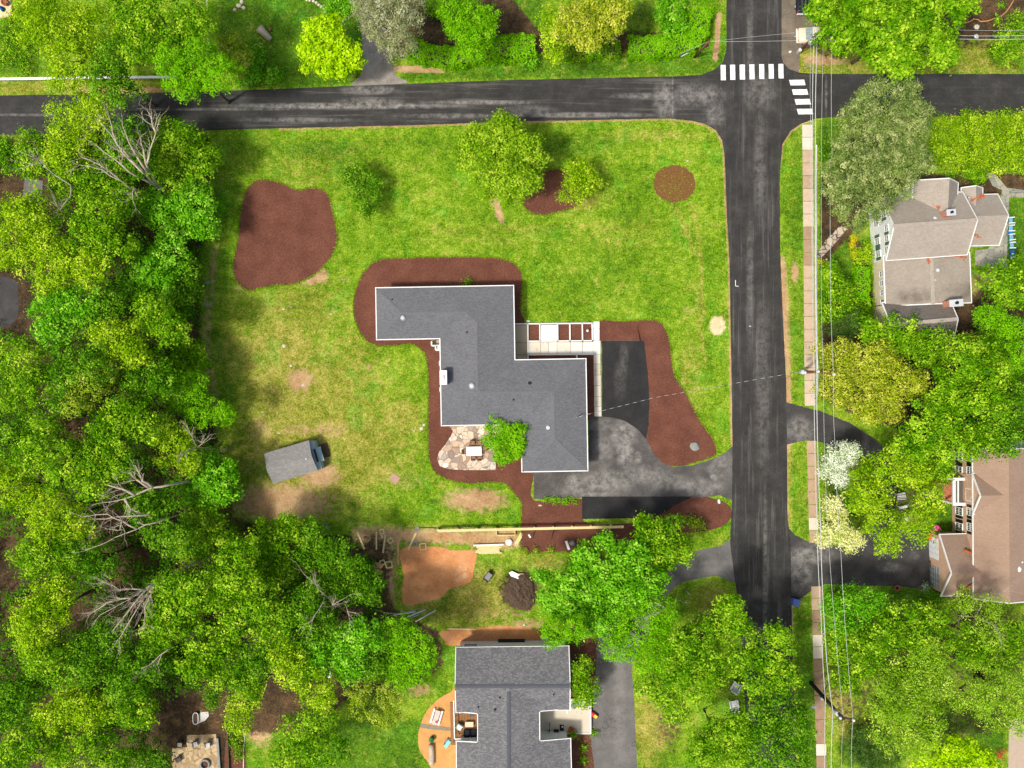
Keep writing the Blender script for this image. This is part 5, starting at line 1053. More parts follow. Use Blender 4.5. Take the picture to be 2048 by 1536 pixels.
# --- top right
T('maple_tree', 13, 'G', [(1700, 25, 60), (1770, 60, 56), (1830, 20, 56), (1860, 90, 46), (1800, 125, 36), (1770, 110, 40), (1680, 70, 40), (1640, 20, 26), (1920, 10, 30), (1890, 110, 24)], 'huge spreading maple over the parked cream car at top right', dens=1.25, lf=1.3, lobe=.9)
T('deciduous_tree', 5, 'G', [(2025, 75, 34), (2010, 105, 30), (2045, 50, 26)], 'green tree at the right edge under the upper power lines', dens=1.1, lf=.8)
shrub([(1988, 105, 14), (1996, 40, 0.1)], 1.0, 'G', 'low green shrub left of the edge tree under the power lines')
shrub([(1971, 62, 9)], .5, 'H', 'tiny round bush in the brown bed at top right') if False else shrub([(2003, 12, 6)], .5, 'H', 'tiny round bush in the brown bed at top right')
T('pine_tree', 13, 'P', [(1770, 215, 60), (1720, 235, 40), (1825, 240, 38), (1750, 290, 66), (1700, 340, 56), (1780, 350, 56), (1830, 320, 32), (1720, 410, 50), (1670, 380, 26)], 'huge grey-green pine between the sidewalk and the tan cottage', dens=1.35, lf=1.15, lobe=.62)
T('hedge_row', 3.2, 'Y', [(1890, 275, 38), (1940, 265, 40), (1995, 262, 42), (2045, 265, 44), (1900, 310, 30), (1950, 308, 34), (2000, 305, 38), (2045, 315, 34)], 'wide loose yellow-green hedge below the east arm of the road', cat='hedge', dens=1.15, lf=.8, lobe=.8, zf=.7)
shrub([(1875, 300, 20), (1865, 325, 16)], 1.5, 'G', 'green bush between the pine and the loose yellow hedge')
shrub([(1903, 347, 13)], 1.3, 'H', 'round clipped bush north of the tan cottage', lf=.6)
shrub([(1952, 350, 20), (1935, 345, 14)], 1.2, 'G', 'leafy shrub beside the stone path north of the cottage')
shrub([(1708, 478, 8), (1704, 490, 6)], .5, 'K', 'yellow flowering plant at the upper end of the bed west of the cottage')
shrub([(1735, 498, 14), (1722, 512, 14), (1740, 515, 10)], .9, 'Y', 'yellow-green shrub at the white gable of the tan cottage')
shrub([(1642, 524, 6)], .5, 'K', 'small yellow plant in the round bed by the sidewalk')
shrub([(1708, 508, 7)], .5, 'K', 'lower yellow plant in the bed west of the cottage')
T('deciduous_tree', 4.5, 'G', [(1668, 570, 30), (1675, 605, 32), (1660, 540, 18), (1655, 625, 18)], 'upright green tree by the sidewalk west of the scalloped hedge', dens=1.1)
T('deciduous_tree', 7, 'G', [(1790, 670, 42), (1760, 690, 34), (1740, 660, 24), (1820, 690, 30)], 'green tree touching the dark wing roof of the tan cottage', dens=1.1)
T('deciduous_tree', 7, 'G', [(1870, 690, 36), (1850, 710, 30), (1880, 720, 24)], 'green tree below the east end of the sooty wing roof')
T('conifer_tree', 4, 'J', [(1675, 655, 26), (1705, 645, 24), (1690, 675, 20)], 'dark juniper-like bush above the rusty olive tree')
shrub([(1720, 635, 22), (1730, 620, 16)], 1.8, 'G', 'green shrub at the lower end of the scalloped hedge')
T('maple_tree', 9, 'U', [(1680, 720, 40), (1740, 730, 46), (1790, 765, 44), (1720, 780, 50), (1770, 810, 36), (1670, 770, 36), (1830, 770, 26), (1640, 700, 16), (1735, 820, 28)], 'wide rusty olive maple beside the sidewalk above the curved driveway', dens=1.25, lobe=.7)
T('deciduous_tree', 13, 'G', [(1925, 730, 52), (1960, 780, 56), (1900, 790, 44), (1975, 730, 36)], 'large dark-leaved green tree between the two right-hand houses', dens=1.2)
T('deciduous_tree', 12, 'D', [(1990, 840, 50), (2010, 880, 34), (2030, 800, 34)], 'deep green tree at the right edge above the brown house roof', dens=1.1)
T('deciduous_tree', 12, 'G', [(1850, 860, 50), (1910, 880, 46), (1820, 890, 34), (1960, 880, 36), (1880, 835, 36)], 'broad green tree just north of the brick house front', dens=1.2)
T('deciduous_tree', 6, 'G', [(1990, 560, 34), (2025, 545, 30), (2010, 590, 30), (2040, 590, 26)], 'green tree below the blue garden chairs')
T('deciduous_tree', 7, 'H', [(1985, 645, 36), (2005, 670, 28), (1970, 630, 20), (2030, 660, 28)], 'bright green tree right of the dark wing roof', dens=1.1)
T('deciduous_tree', 6, 'O', [(1965, 705, 30), (1940, 690, 26), (1990, 740, 26)], 'brownish-olive bush tree behind the bright tree at right')
T('deciduous_tree', 8, 'H', [(2035, 710, 32), (2020, 745, 28), (2045, 770, 24)], 'bright green tree on the right edge above the deep green one')
T('dogwood_tree', 6, 'W', [(1680, 915, 30), (1665, 940, 26), (1700, 905, 20), (1680, 960, 16)], 'dogwood in white blossom beside the sidewalk', dens=1.2)
T('dogwood_tree', 6, 'C', [(1665, 1015, 24), (1665, 1050, 30), (1700, 1080, 24), (1645, 1080, 16)], 'dogwood in creamy yellow blossom beside the sidewalk above the lower driveway', dens=1.2)
T('maple_tree', 9, 'Y', [(1760, 930, 40), (1740, 985, 42), (1822, 938, 36), (1856, 1002, 30), (1765, 1048, 36), (1836, 1054, 34), (1775, 1085, 26), (1720, 1000, 26)], 'yellow-green maple standing in the loop of the driveway', dens=1.0, drop=.15)
T('deciduous_tree', 7, 'G', [(1850, 925, 34), (1885, 935, 22)], 'green tree between the maple in the driveway loop and the brick house')
shrub([(1868, 955, 15), (1858, 970, 14)], 1.3, 'U', 'brownish shrub by the stone path to the brick porch')
shrub([(1887, 960, 12)], 1.1, 'G', 'green shrub beside the brick porch')
shrub([(1872, 1193, 17, 15), (1860, 1185, 12)], 1.3, 'D', 'rounded dark green bush at the garage corner of the brick house')
shrub([(1869, 1060, 8), (1865, 1069, 6)], .8, 'R', 'pink flowering plant at the garage corner') if False else None
# --- lower right
LR = 'trees of the thicket at lower right'
T('deciduous_tree', 9, 'B', [(1700, 1215, 44), (1680, 1250, 36), (1740, 1210, 34), (1665, 1210, 22)], 'fresh green tree just below the lower driveway at the sidewalk', LR, dens=1.1, lf=.8)
T('deciduous_tree', 9, 'G', [(1700, 1320, 48), (1680, 1280, 30), (1740, 1290, 40), (1690, 1360, 26)], 'dense green tree beside the sidewalk below the fresh green one', LR)
T('deciduous_tree', 11, 'G', [(1800, 1240, 44), (1840, 1270, 44), (1770, 1270, 36), (1870, 1240, 30)], 'airy green tree south-west of the brick garage', LR, dens=.95, drop=.2)
T('deciduous_tree', 12, 'A', [(1830, 1340, 54), (1800, 1390, 48), (1870, 1380, 46), (1850, 1300, 34)], 'wide pale yellow-green tree in the middle of the lower right thicket', LR, dens=1.2, drop=.1)
T('deciduous_tree', 11, 'A', [(1790, 1450, 50), (1830, 1480, 36), (1760, 1420, 26), (1860, 1440, 30)], 'yellow-green tree at the bottom of the lower right thicket', LR, drop=.15)
T('deciduous_tree', 12, 'A', [(1960, 1220, 34), (1925, 1200, 24), (1990, 1210, 20), (1980, 1260, 30)], 'thin tree with pale branches overlapping the brick garage roof', LR, dens=.6, drop=.3, lf=.8)
T('deciduous_tree', 10, 'G', [(1940, 1290, 46), (1990, 1300, 40), (2025, 1270, 30)], 'green tree south of the brick house at the right edge', LR, drop=.15)
T('deciduous_tree', 12, 'A', [(1980, 1360, 50), (2025, 1340, 40), (1950, 1390, 36), (2030, 1400, 30)], 'pale airy tree on the right edge above the pale paving', LR, dens=.9, drop=.2)
T('deciduous_tree', 10, 'A', [(1990, 1430, 36), (2030, 1440, 26), (1965, 1410, 20)], 'half-bare pale tree next to the pale paving', LR, dens=.55, drop=.3)
T('deciduous_tree', 9, 'L', [(1910, 1510, 44), (1860, 1520, 36), (1960, 1525, 30)], 'lime green tree on the bottom edge at right', LR)
T('juniper', 2.6, 'J', [(1735, 1490, 40), (1700, 1505, 26), (1770, 1515, 34), (1720, 1465, 24), (1745, 1525, 26)], 'dark tufted juniper on the bottom edge right of the leaning pole', LR, cat='shrub', lobe=.7, dens=1.1)
shrub([(2000, 1508, 10)], 1, 'R', 'small red-leaved shrub near the bottom right corner')
# --- around the bottom driveway
T('maple_tree', 8.5, 'G', [(1330, 1085, 52), (1300, 1060, 30), (1290, 1110, 34)], 'green maple crown reaching up to the mulch bed beside the driveway mouth', dens=1.15, lobe=.8)
T('maple_tree', 9.5, 'B', [(1210, 1150, 50), (1150, 1160, 38), (1120, 1200, 40), (1170, 1110, 22), (1210, 1080, 18), (1250, 1180, 46), (1180, 1220, 44), (1085, 1150, 16), (1290, 1170, 42), (1262, 1112, 36), (1225, 1245, 40), (1180, 1190, 40)], 'large fresh green maple in the middle of the bottom yard', dens=1.2, lobe=.8, lf=1.1)
T('maple_tree', 12, 'H', [(1280, 1260, 50), (1320, 1230, 36), (1240, 1290, 34), (1300, 1310, 36), (1330, 1280, 36), (1110, 1265, 30), (1150, 1255, 26)], 'yellowish green maple over the top of the bottom driveway', dens=1, drop=.15, lobe=.8)
T('deciduous_tree', 12, 'G', [(1400, 1300, 52), (1350, 1330, 44), (1430, 1250, 34), (1422, 1335, 40), (1460, 1215, 26), (1395, 1370, 40), (1370, 1290, 36), (1480, 1250, 22)], 'green tree on the left side of the road in the lower part', dens=1, drop=.13, lobe=.85)
T('deciduous_tree', 12, 'G', [(1530, 1300, 50), (1522, 1352, 42), (1560, 1350, 36), (1560, 1270, 22), (1475, 1320, 26)], 'green tree overhanging the lower road from the left', dens=1.05, lobe=.85)
T('deciduous_tree', 13, 'D', [(1560, 1420, 44), (1525, 1440, 42), (1590, 1460, 34), (1530, 1500, 48), (1590, 1510, 30)], 'deep green tree covering the end of the road at the bottom', dens=1.15, lobe=.85)
T('deciduous_tree', 12, 'G', [(1440, 1480, 48), (1476, 1455, 30), (1405, 1500, 36), (1480, 1500, 36)], 'green tree on the bottom edge left of the road', dens=1, lobe=.85)
T('deciduous_tree', 5, 'G', [(1165, 1335, 20), (1155, 1365, 20), (1178, 1380, 22), (1165, 1400, 16)], 'feathery evergreen between the bottom house wall and its driveway', dens=1.3, lf=.85)
shrub([(1385, 1045, 12), (1400, 1052, 9)], 1.4, 'Y', 'yellowish shrub at the tip of the mulch bed by the driveway mouth')
T('deciduous_tree', 9, 'G', [(1300, 1365, 30), (1330, 1385, 34), (1350, 1420, 26)], 'loose green tree right of the bottom driveway above the bare patch', drop=.2)
# patio tree and lawn trees
T('japanese_maple', 4.5, 'H', [(1000, 865, 30), (1030, 870, 26), (985, 880, 18), (1010, 905, 26), (1035, 895, 18)], 'bright green small tree over the corner of the flagstone patio', dens=1.25, lf=1.1)
T('deciduous_tree', 8, 'M', [(1000, 290, 54), (960, 320, 48), (1040, 320, 46), (1010, 260, 34), (1000, 370, 36), (1045, 365, 34), (1060, 290, 24), (945, 285, 24)], 'large green tree standing on the front lawn', dens=1.2, lf=1.1)
LM_O = LM
T('deciduous_tree', 4.2, 'Y', [(1160, 350, 32), (1150, 375, 32), (1178, 365, 24)], 'small golden green tree beside the little mulch bed', dens=1.3, lf=.9)
T('deciduous_tree', 3.6, 'D', [(718, 355, 30), (740, 365, 24), (728, 395, 28), (735, 415, 18), (700, 355, 18)], 'rounded green shrub-like tree alone on the lawn right of the kidney-shaped bed', dens=1.3, lf=.8)
shrub([(1072, 1101, 5)], .4, 'O', 'middle one of the three tiny plants below the unfinished fence', 'tiny plants below the fence') 
shrub([(1076 + 26, 1100, 0.1), (1076, 1100, 0.1)], .1, 'O', 'x') if False else None
shrub([(1101, 1099, 5)], .4, 'O', 'right-hand tiny plant of the three below the unfinished fence', 'tiny plants below the fence')
shrub([(1051, 1103, 5)], .4, 'O', 'tiny plant nearest the loose timber below the unfinished fence', 'tiny plants below the fence')
shrub([(938, 566, 10, 5)], .8, 'D', 'small plant against the north wall of the long grey-roofed house')
tag(shrub([(1106, 1000, 22, 4), (1140, 1001, 20, 4)], .4, 'H', 'low weedy strip along the lower edge of the driveway', kind='weed_patch'), kind='stuff')
shrub([(1153, 1281, 6)], .4, 'H', 'small round plant in the mulch north-east of the bottom house')
shrub([(1168, 1520, 6), (1166, 1495, 4)], .4, 'G', 'small plant in the mulch strip beside the bottom driveway')
shrub([(476, 1495, 10), (478, 1512, 8), (470, 1480, 8)], .7, 'G', 'green plants in the dark bed right of the fire pit patio')
shrub([(1690, 500, 6), (1688, 515, 5)], .5, 'G', 'small green plant by the stepping path') if False else None
shrub([(1645, 290, 9), (1655, 310, 12), (1650, 330, 8)], .9, 'D', 'dark green bush by the sidewalk left of the pine')
shrub([(20, 60, 26), (40, 100, 26), (12, 110, 22), (50, 135, 16), (70, 60, 20)], .7, 'G', 'low rough green growth behind the white rail fence at the left edge', lf=.7)
print('LEAVES', LEAFCOUNT[0])

# bare dead trees, leaning with bleached limbs
def deadtree(base, limbs_, label, r0=.26, twigs=10, seed=1, mat='deadwood', th=.62):
    rg = random.Random(seed); b0 = P3(*base); mb = MB((b0[0], b0[1], 0)); 
    mb.tube([(b0[0], b0[1], -.1), b0], [r0 * 1.25, r0], 8)
    def twig(p, d, L, r, lev):
        q = [p]; dd = d.normalized()
        for k in range(3):
            dd = (dd + Vector((rg.uniform(-.35, .35), rg.uniform(-.35, .35), rg.uniform(-.1, .2)))).normalized(); q.append(q[-1] + dd * L / 3)
        mb.tube(q, [r, r * .8, r * .6, r * .3], 5, False)
        if lev > 0:
            for k in range(3): j = rg.choice(q[1:]); twig(j, dd + Vector((rg.uniform(-1, 1), rg.uniform(-1, 1), rg.uniform(-.2, .5))), L * .55, r * .55, lev - 1)
    for pts in limbs_:
        W = [Vector(P3(*p)) for p in pts]; n = len(W); rs = [max(.025, r0 * th * (1 - i / (n - .4)) * .8) for i in range(n)]; fine = []
        for a, b in zip(W[:-1], W[1:]): fine += [a, a.lerp(b, .5) + Vector((rg.uniform(-.12, .12), rg.uniform(-.12, .12), rg.uniform(-.1, .1)))]
        fine.append(W[-1]); rf_ = [max(.025, r0 * th * .8 * (1 - i / (len(fine) + .5))) for i in range(len(fine))]; mb.tube(fine, rf_, 7)
        for k in range(int(twigs * 1.6)):
            i = rg.randrange(len(fine) // 3, len(fine)); d = (fine[min(i + 1, len(fine) - 1)] - fine[max(0, i - 1)]).normalized() + Vector((rg.uniform(-1, 1), rg.uniform(-1, 1), rg.uniform(-.2, .5))) * .8
            twig(fine[i], d, rg.uniform(.7, 1.9), max(.024, rf_[i] * .4), 1)
    return tag(mb.build('dead_tree', M[mat], None, True), label, 'dead tree')
deadtree((318, 375, 6), [[(318, 375, 6), (280, 340, 12.5), (245, 305, 13.5), (225, 265, 14.5), (220, 240, 15), (213, 203, 15.5)], [(318, 375, 6), (260, 345, 12.5), (225, 315, 13.5), (192, 290, 14.5)], [(300, 358, 10), (262, 320, 13.5), (235, 290, 14), (203, 247, 14.5)], [(318, 375, 6), (293, 330, 12.5), (300, 300, 13.5), (312, 265, 14.5), (322, 235, 15)], [(312, 265, 14.5), (305, 250, 14.8), (303, 234, 15)], [(296, 345, 11.5), (275, 315, 13.5), (258, 285, 14), (245, 252, 14.5)], [(293, 330, 12.5), (287, 300, 13.5), (280, 275, 14)]], 'big bare tree with fanned bleached branches near the top-left road', .3, 5, 11)
deadtree((290, 400, 5), [[(290, 400, 5), (240, 360, 11.5), (205, 340, 12.5), (160, 330, 13)], [(240, 360, 11.5), (200, 330, 12), (165, 315, 13)], [(280, 400, 8), (268, 375, 12), (265, 398, 12.5)]], 'smaller bare limbs left of the big fanned bleached tree', .2, 5, 12)
deadtree((180, 420, 4), [[(180, 420, 4), (142, 370, 9), (110, 350, 10), (85, 325, 11), (60, 330, 11)], [(142, 370, 9), (140, 395, 10), (120, 420, 10.5), (108, 400, 11)], [(85, 325, 11), (72, 318, 11.5)]], 'grey dead snag above the paved pad at far left', .2, 5, 13)
deadtree((400, 960, 4), [[(400, 960, 4), (335, 970, 12.5), (305, 975, 13), (270, 990, 13.5), (240, 1000, 14), (205, 1005, 14)], [(305, 975, 13), (285, 962, 14), (270, 930, 14.5)], [(300, 976, 13), (275, 960, 14), (260, 947, 14)], [(270, 990, 13.5), (245, 978, 14), (215, 970, 14.3)], [(250, 998, 14), (260, 1015, 14)]], 'bleached leaning dead trunk below left of the shed', .34, 4, 14)
deadtree((400, 1010, 4), [[(400, 1010, 4), (308, 1046, 12.5), (275, 1058, 13), (230, 1075, 13.5), (183, 1096, 14)], [(275, 1058, 13), (245, 1042, 13.5), (215, 1028, 14), (165, 1034, 14)], [(245, 1042, 13.5), (240, 1060, 13.8), (218, 1058, 14)], [(300, 1030, 12.5), (230, 1034, 13.5), (190, 1038, 14)]], 'second bleached dead tree under the leaning trunk', .22, 4, 15)
deadtree((420, 1110, 4), [[(420, 1110, 4), (355, 1143, 12), (310, 1165, 12.5), (265, 1195, 13.5), (200, 1230, 14)], [(310, 1165, 12.5), (270, 1205, 13.5), (225, 1262, 14)], [(310, 1165, 12.5), (285, 1200, 13.5), (240, 1275, 14)], [(290, 1180, 13), (240, 1180, 13.8), (210, 1165, 14)], [(310, 1165, 12.5), (290, 1215, 13.5), (288, 1250, 14)], [(265, 1195, 13.5), (215, 1205, 14), (185, 1225, 14.3)]], 'twiggy pinkish-grey dead tree low in the left wood', .22, 12, 16)
deadtree((370, 1280, 5), [[(370, 1280, 5), (335, 1300, 12), (305, 1325, 12.5), (282, 1337, 13)], [(325, 1305, 12), (315, 1330, 12.5)]], 'short forked bare branch below the twiggy dead tree', .15, 2, 17)
deadtree((700, 1230, 3), [[(700, 1230, 3), (650, 1190, 11), (632, 1170, 12), (610, 1150, 12.5)], [(650, 1190, 11), (640, 1215, 12), (625, 1240, 12.5)], [(700, 1230, 3), (690, 1205, 11), (700, 1240, 12)], [(690, 1205, 11), (665, 1210, 12), (700, 1190, 12)]], 'grey bare twigs among the trees left of the orange clay', .13, 6, 18)
deadtree((440, 900, 3), [[(440, 900, 3), (395, 895, 9), (385, 875, 11), (378, 860, 11.5)], [(395, 895, 9), (370, 905, 11), (363, 912, 11.5)], [(395, 895, 9), (410, 880, 11)]], 'little tangle of bare twigs at the wood edge west of the shed', .1, 6, 19)
deadtree((1380, 1190, 3), [[(1380, 1190, 3), (1330, 1215, 11), (1310, 1205, 12)], [(1330, 1215, 11), (1300, 1232, 12), (1288, 1238, 12.5)]], 'few bare twigs showing in the bright maple over the bottom driveway', .08, 3, 20)
deadtree((1960, 1210, 3), [[(1960, 1210, 3), (1950, 1232, 8.5), (1925, 1232, 9)], [(1950, 1232, 8.5), (1985, 1250, 9), (2000, 1280, 9.2)], [(1950, 1232, 8.5), (1965, 1205, 9.3), (1990, 1190, 9.6)]], 'pale bare branches inside the thin tree by the garage roof', .12, 5, 21)
# ================================================================ SMALL THINGS
def tofs(o): return (o[0], o[1], 0)
# ---- poles, cross-arms and wires
def pole(base, top, h, label, mat, arms=(), rad=.17, extra=None, name='utility_pole'):
    b = P(*base); t = thing(name, b, label, 'utility pole'); tp = P3(*top, h); mb = MB(tofs(b)); mb.tube([(b[0], b[1], -.2), tp], [rad * 1.25, rad * .85], 12); mb.build('shaft', M[mat], t, True)
    for (a, c) in arms:
        A, B_ = P3(*a), P3(*c); MB(tofs(b)).bar(A, B_, .14, .16).build('crossarm', M[mat], t)
        for k in (0.04, .96): q = Vector(A).lerp(Vector(B_), k); MB(tofs(b)).lathe((q.x, q.y, q.z + .08), [(.1, 0), (.16, .08), (.1, .16), (.15, .24), (.08, .34)], 10).build('insulator', M['white'], t, True)
    return t, b
p1, b1 = pole((1597, 104), (1645, 58), 8.2, 'brown leaning utility pole beside the parked cream car at top right', 'polewood', [((1620, 84, 6.0), (1636, 84, 6.0))])
MB(tofs(b1)).box(P(1622, 84, 5) + (5.2,), (.55, .5, .8)).build('transformer', M['lightgrey'], p1, bevel=.06); MB(tofs(b1)).tube([P(1598, 103, .3) + (.0,), P(1600, 100, 1.4) + (1.5,)], .22, 10).build('guard_sleeve', M['lightgrey'], p1)
MB(tofs(b1)).tube([P3(1622, 130, 4.5), P3(1610, 136, 5)], .05, 8).build('street_lamp_arm', M['lightgrey'], p1)
p2, b2 = pole((1604, 744), (1640, 744), 10, 'utility pole standing at the sidewalk beside the rusty olive maple', 'polewood', [((1634, 743, 9.6), (1668, 749, 9.6)), ((1608, 745, 8), (1636, 745, 8))])
MB(tofs(b2)).lathe(P(1604, 744, 5.5) + (5.2,), [(.25, 0), (.28, .1), (.28, .8), (.2, .95)], 14).build('transformer', M['lightgrey'], p2, True)
p3, b3 = pole((1622, 1366), (1687, 1438), 11, 'dark utility pole with a curved lamp arm at the bottom right sidewalk', 'darkpole', [((1678, 1434, 10.5), (1707, 1439, 10.5))], rad=.2)
MB(tofs(b3)).tube([P3(1660, 1411, 6.5), P3(1648, 1414, 7.2), P3(1630, 1414, 7.4)], .05, 8).build('lamp_arm', M['lightgrey'], p3, True); MB(tofs(b3)).box(P(1627, 1414, 7.4) + (7.4,), (.6, .3, .16)).build('street_lamp', M['lightgrey'], p3, bevel=.05)
MB(tofs(b3)).lathe(P(1676, 1428, 9.5) + (8.6,), [(.24, 0), (.28, .1), (.28, .85), (.2, 1.0)], 14).build('transformer', M['lightgrey'], p3, True); MB(tofs(b3)).box(P(1643, 1396, 4) + (4,), (.35, .3, .7)).build('meter_box', M['lightgrey'], p3, bevel=.03)
MB(tofs(b3)).tube([P3(1649, 1382, 0), P3(1652, 1400, 3.4)], .12, 8).build('riser_pipe', M['black'], p3)
p4, b4 = pole((1389, 114), (1418, 82), 7.5, 'thin brown utility pole at the corner of the clipped hedge', 'polewood', (), rad=.13)
MB(tofs(b4)).tube([P3(1345, 115, .1), P3(1357, 109, .9)], .06, 8).build('guy_guard', M['white'], p4); MB(tofs(b4)).tube([P3(1362, 113, .3), P3(1377, 105, 1.6)], .07, 8).build('guy_guard', M['white'], p4); MB(tofs(b4)).tube([P3(1345, 115, .1), P3(1416, 83, 7.2)], .02, 6).build('guy_wire', M['wire'], p4)
def wire(pts, r, label, sag=.4, name='power_line', mat='wire', grp='power lines along the sidewalk'):
    W = [Vector(P3(*p)) for p in pts]; o = W[0].copy(); o.z = 0; out = []
    for a, b in zip(W[:-1], W[1:]):
        n = 10
        for k in range(n): t = k / n; q = a.lerp(b, t); q.z -= 4 * sag * t * (1 - t); out.append(q)
    out.append(W[-1]); return tag(MB(o).tube(out, r * .78, 6, False).build(name, M[mat], None, True), label, 'cable', grp)
wire([(1633, 0, 9), (1635, 62, 8), (1631, 300, 8.5), (1633, 742, 9), (1641, 1050, 9), (1652, 1300, 9.2), (1666, 1424, 9.6), (1663, 1570, 9.6)], .055, 'thickest pale cable running down the sidewalk past all three roadside poles', .25)
wire([(1629, 0, 8.8), (1629, 60, 8), (1625, 240, 7.5), (1626, 500, 7.5), (1628, 745, 7.5), (1634, 1050, 7.5), (1643, 1250, 7.8), (1651, 1400, 8), (1650, 1570, 8)], .05, 'cable over the middle of the sidewalk, left of the thickest one', .2)
wire([(1646, 0, 9.4), (1647, 60, 9), (1643, 500, 9.6), (1647, 747, 10), (1655, 1050, 10), (1687, 1440, 10.6), (1684, 1570, 10.6)], .022, 'thin wire just right of the thickest cable', .3)
wire([(1665, 60, 9.6), (1664, 300, 9.8), (1661, 500, 9.8), (1667, 749, 10.1), (1671, 900, 10), (1682, 1110, 10.2), (1706, 1438, 10.8), (1704, 1570, 10.8)], .026, 'rightmost thin wire ending in a round insulator on each cross-arm', .3)
wire([(1622, 60, 7.8), (1621, 240, 7.5), (1624, 500, 7.8), (1629, 744, 8)], .02, 'leftmost thin wire over the upper sidewalk', .2)
wire([(1632.5, 290, 8.2), (1632, 460, 7.7), (1633, 640, 7.9), (1635, 742, 8.6)], .15, 'fat white cable bundle beside the pine, above the sidewalk', .1, 'cable_bundle', 'white', None)
wire([(1635, 745, 8.6), (1635, 788, 8.4)], .12, 'short fat pale cable section just below the middle pole', .0, 'cable_splice', 'lightgrey', None)
for y, lb in ((78, 'lowest of the lines going east from the top-right pole'), (71, 'middle line going east from the top-right pole'), (60, 'uppermost line going east from the top-right pole')):
    wire([(1645, 60 + (y - 60) * .3, 7.8), (1920, y, 8.2), (2080, y - 1, 8.4)], .035 if y > 61 else .02, lb, .2, grp='lines going east over the maple')
wire([(1417, 83, 7.2), (1596, 81, 7.6), (1640, 62, 8)], .02, 'thin wire crossing above the road at the top between two poles', .1, grp=None)
wire([(1417, 83, 7.3), (1500, 74, 7.5), (1641, 60, 8.1)], .015, 'thinner upper wire crossing above the road at the top', .05, grp=None)
wire([(414, 0, 8), (415, 60, 8), (416, 100, 8)], .06, 'pale cable above the big green tree near the top left', .05, 'cable_bundle', 'white', None)
# twisted service drop to the house: bright and dark strands alternate
tw = N('twisted_cable'); v = tw.pos(); sp_ = tw.n('SeparateXYZ'); tw.l(v, sp_.inputs[0]); q = tw.math('FRACT', tw.math('MULTIPLY', sp_.outputs[0], 1.15)); tw.out(tw.ramp(tw.mapr(q, .45, .55), [(0, srgb(176, 176, 168)), (1, srgb(74, 76, 72))]), .6); M['twist'] = tw.m
wire([(1603, 743, 9), (1310, 795, 6.0), (1155, 834, 4.4)], .026, 'twisted service cable from the middle pole across the road to the house roof', .15, 'service_cable', 'twist', None)

# ---- vehicles
def loft(mb, secs):
    "secs: (x, half width bottom, half width top, z bottom, z top)"
    vs = []; n = 8
    for x, wb, wt, zb, zt in secs: vs += [(x, -wb * .92, zb), (x, -wb, zb + (zt - zb) * .3), (x, -(wb * .4 + wt * .6), zb + (zt - zb) * .8), (x, -wt * .86, zt), (x, wt * .86, zt), (x, wb * .4 + wt * .6, zb + (zt - zb) * .8), (x, wb, zb + (zt - zb) * .3), (x, wb * .92, zb)]
    fs = [(i * n + k, i * n + (k + 1) % n, (i + 1) * n + (k + 1) % n, (i + 1) * n + k) for i in range(len(secs) - 1) for k in range(n)]
    fs += [tuple(reversed(range(n))), tuple(range((len(secs) - 1) * n, len(secs) * n))]; return mb.add(vs, fs)
def wheels(t, xs_, w_):
    for x in xs_:
        for s_ in (-1, 1): o = MB().tube([(x, s_ * (w_ - .2), .33), (x, s_ * w_, .33)], .33, 18).build('wheel', M['black'], t, True); MB().tube([(x, s_ * (w_ - .01), .33), (x, s_ * (w_ + .01), .33)], .2, 14).build('rim', M['lightgrey'], o)
car = thing('parked_car', P(1633, 71, .5), 'cream classic car parked nose-in under the huge maple at top right', 'car', R(2))
bd_ = MB(); loft(bd_, [(-2.3, .82, .74, .42, .78), (-2.2, .9, .84, .3, .96), (-1.2, .93, .86, .25, 1.0), (0, .94, .87, .25, 1.0), (1.2, .93, .85, .25, 1.0), (2.2, .88, .78, .28, .88), (2.4, .8, .7, .4, .72)]); body = bd_.build('body', M['carpaint'], car, True)
cb_ = MB(); loft(cb_, [(-.75, .7, .68, 1.32, 1.42), (-.3, .72, .7, 1.32, 1.47), (.4, .72, .7, 1.32, 1.47), (.75, .7, .66, 1.32, 1.4)]); cb_.build('roof', M['carpaint'], car, True)
gl = MB(); gl.add([(-1.45, -.68, 1.0), (-1.45, .68, 1.0), (-.76, .66, 1.4), (-.76, -.66, 1.4)], [(0, 1, 2, 3)]); M['palegl'] = simple('painted_reflection_glass', (128, 142, 140), .12, 1, .25); gl.build('rear_window', M['palegl'], car)  # pale grey base colour paints a reflection into the glass
gl = MB(); gl.add([(1.4, -.7, 1.0), (1.4, .7, 1.0), (.76, .64, 1.39), (.76, -.64, 1.39)], [(0, 3, 2, 1)]); gl.build('windshield', M['palegl'], car)
for s_ in (-1, 1): MB().add([(-1.35, s_ * .8, 1.0), (1.3, s_ * .8, 1.0), (.74, s_ * .69, 1.37), (-.74, s_ * .69, 1.37)], [(0, 1, 2, 3)]).build('side_window', M['glass'], car); MB().box((1.15, s_ * .98, 1.05), (.14, .16, .12)).build('mirror', M['lightgrey'], car, bevel=.03)
MB().box((-2.38, 0, .55), (.16, 1.76, .2)).build('rear_bumper', M['white'], car, bevel=.05); MB().box((2.46, 0, .5), (.14, 1.6, .2)).build('front_bumper', M['white'], car, bevel=.05)
MB().box((-2.52, 0, .42), (.2, .1, .08)).build('tow_hitch', M['lightgrey'], car)
for s_ in (-1, 1): MB().box((-2.31, s_ * .66, .78), (.06, .2, .12)).build('tail_light', M['red'], car); MB().box((2.38, s_ * .55, .68), (.06, .2, .14)).build('headlight', M['lightgrey'], car)
wheels(car, (-1.4, 1.45), .9)
trk = thing('pickup_truck', P(1607, -18, .5), 'black pickup truck with ribbed bed cover on the top edge of the gravel drive', 'truck', R(90))
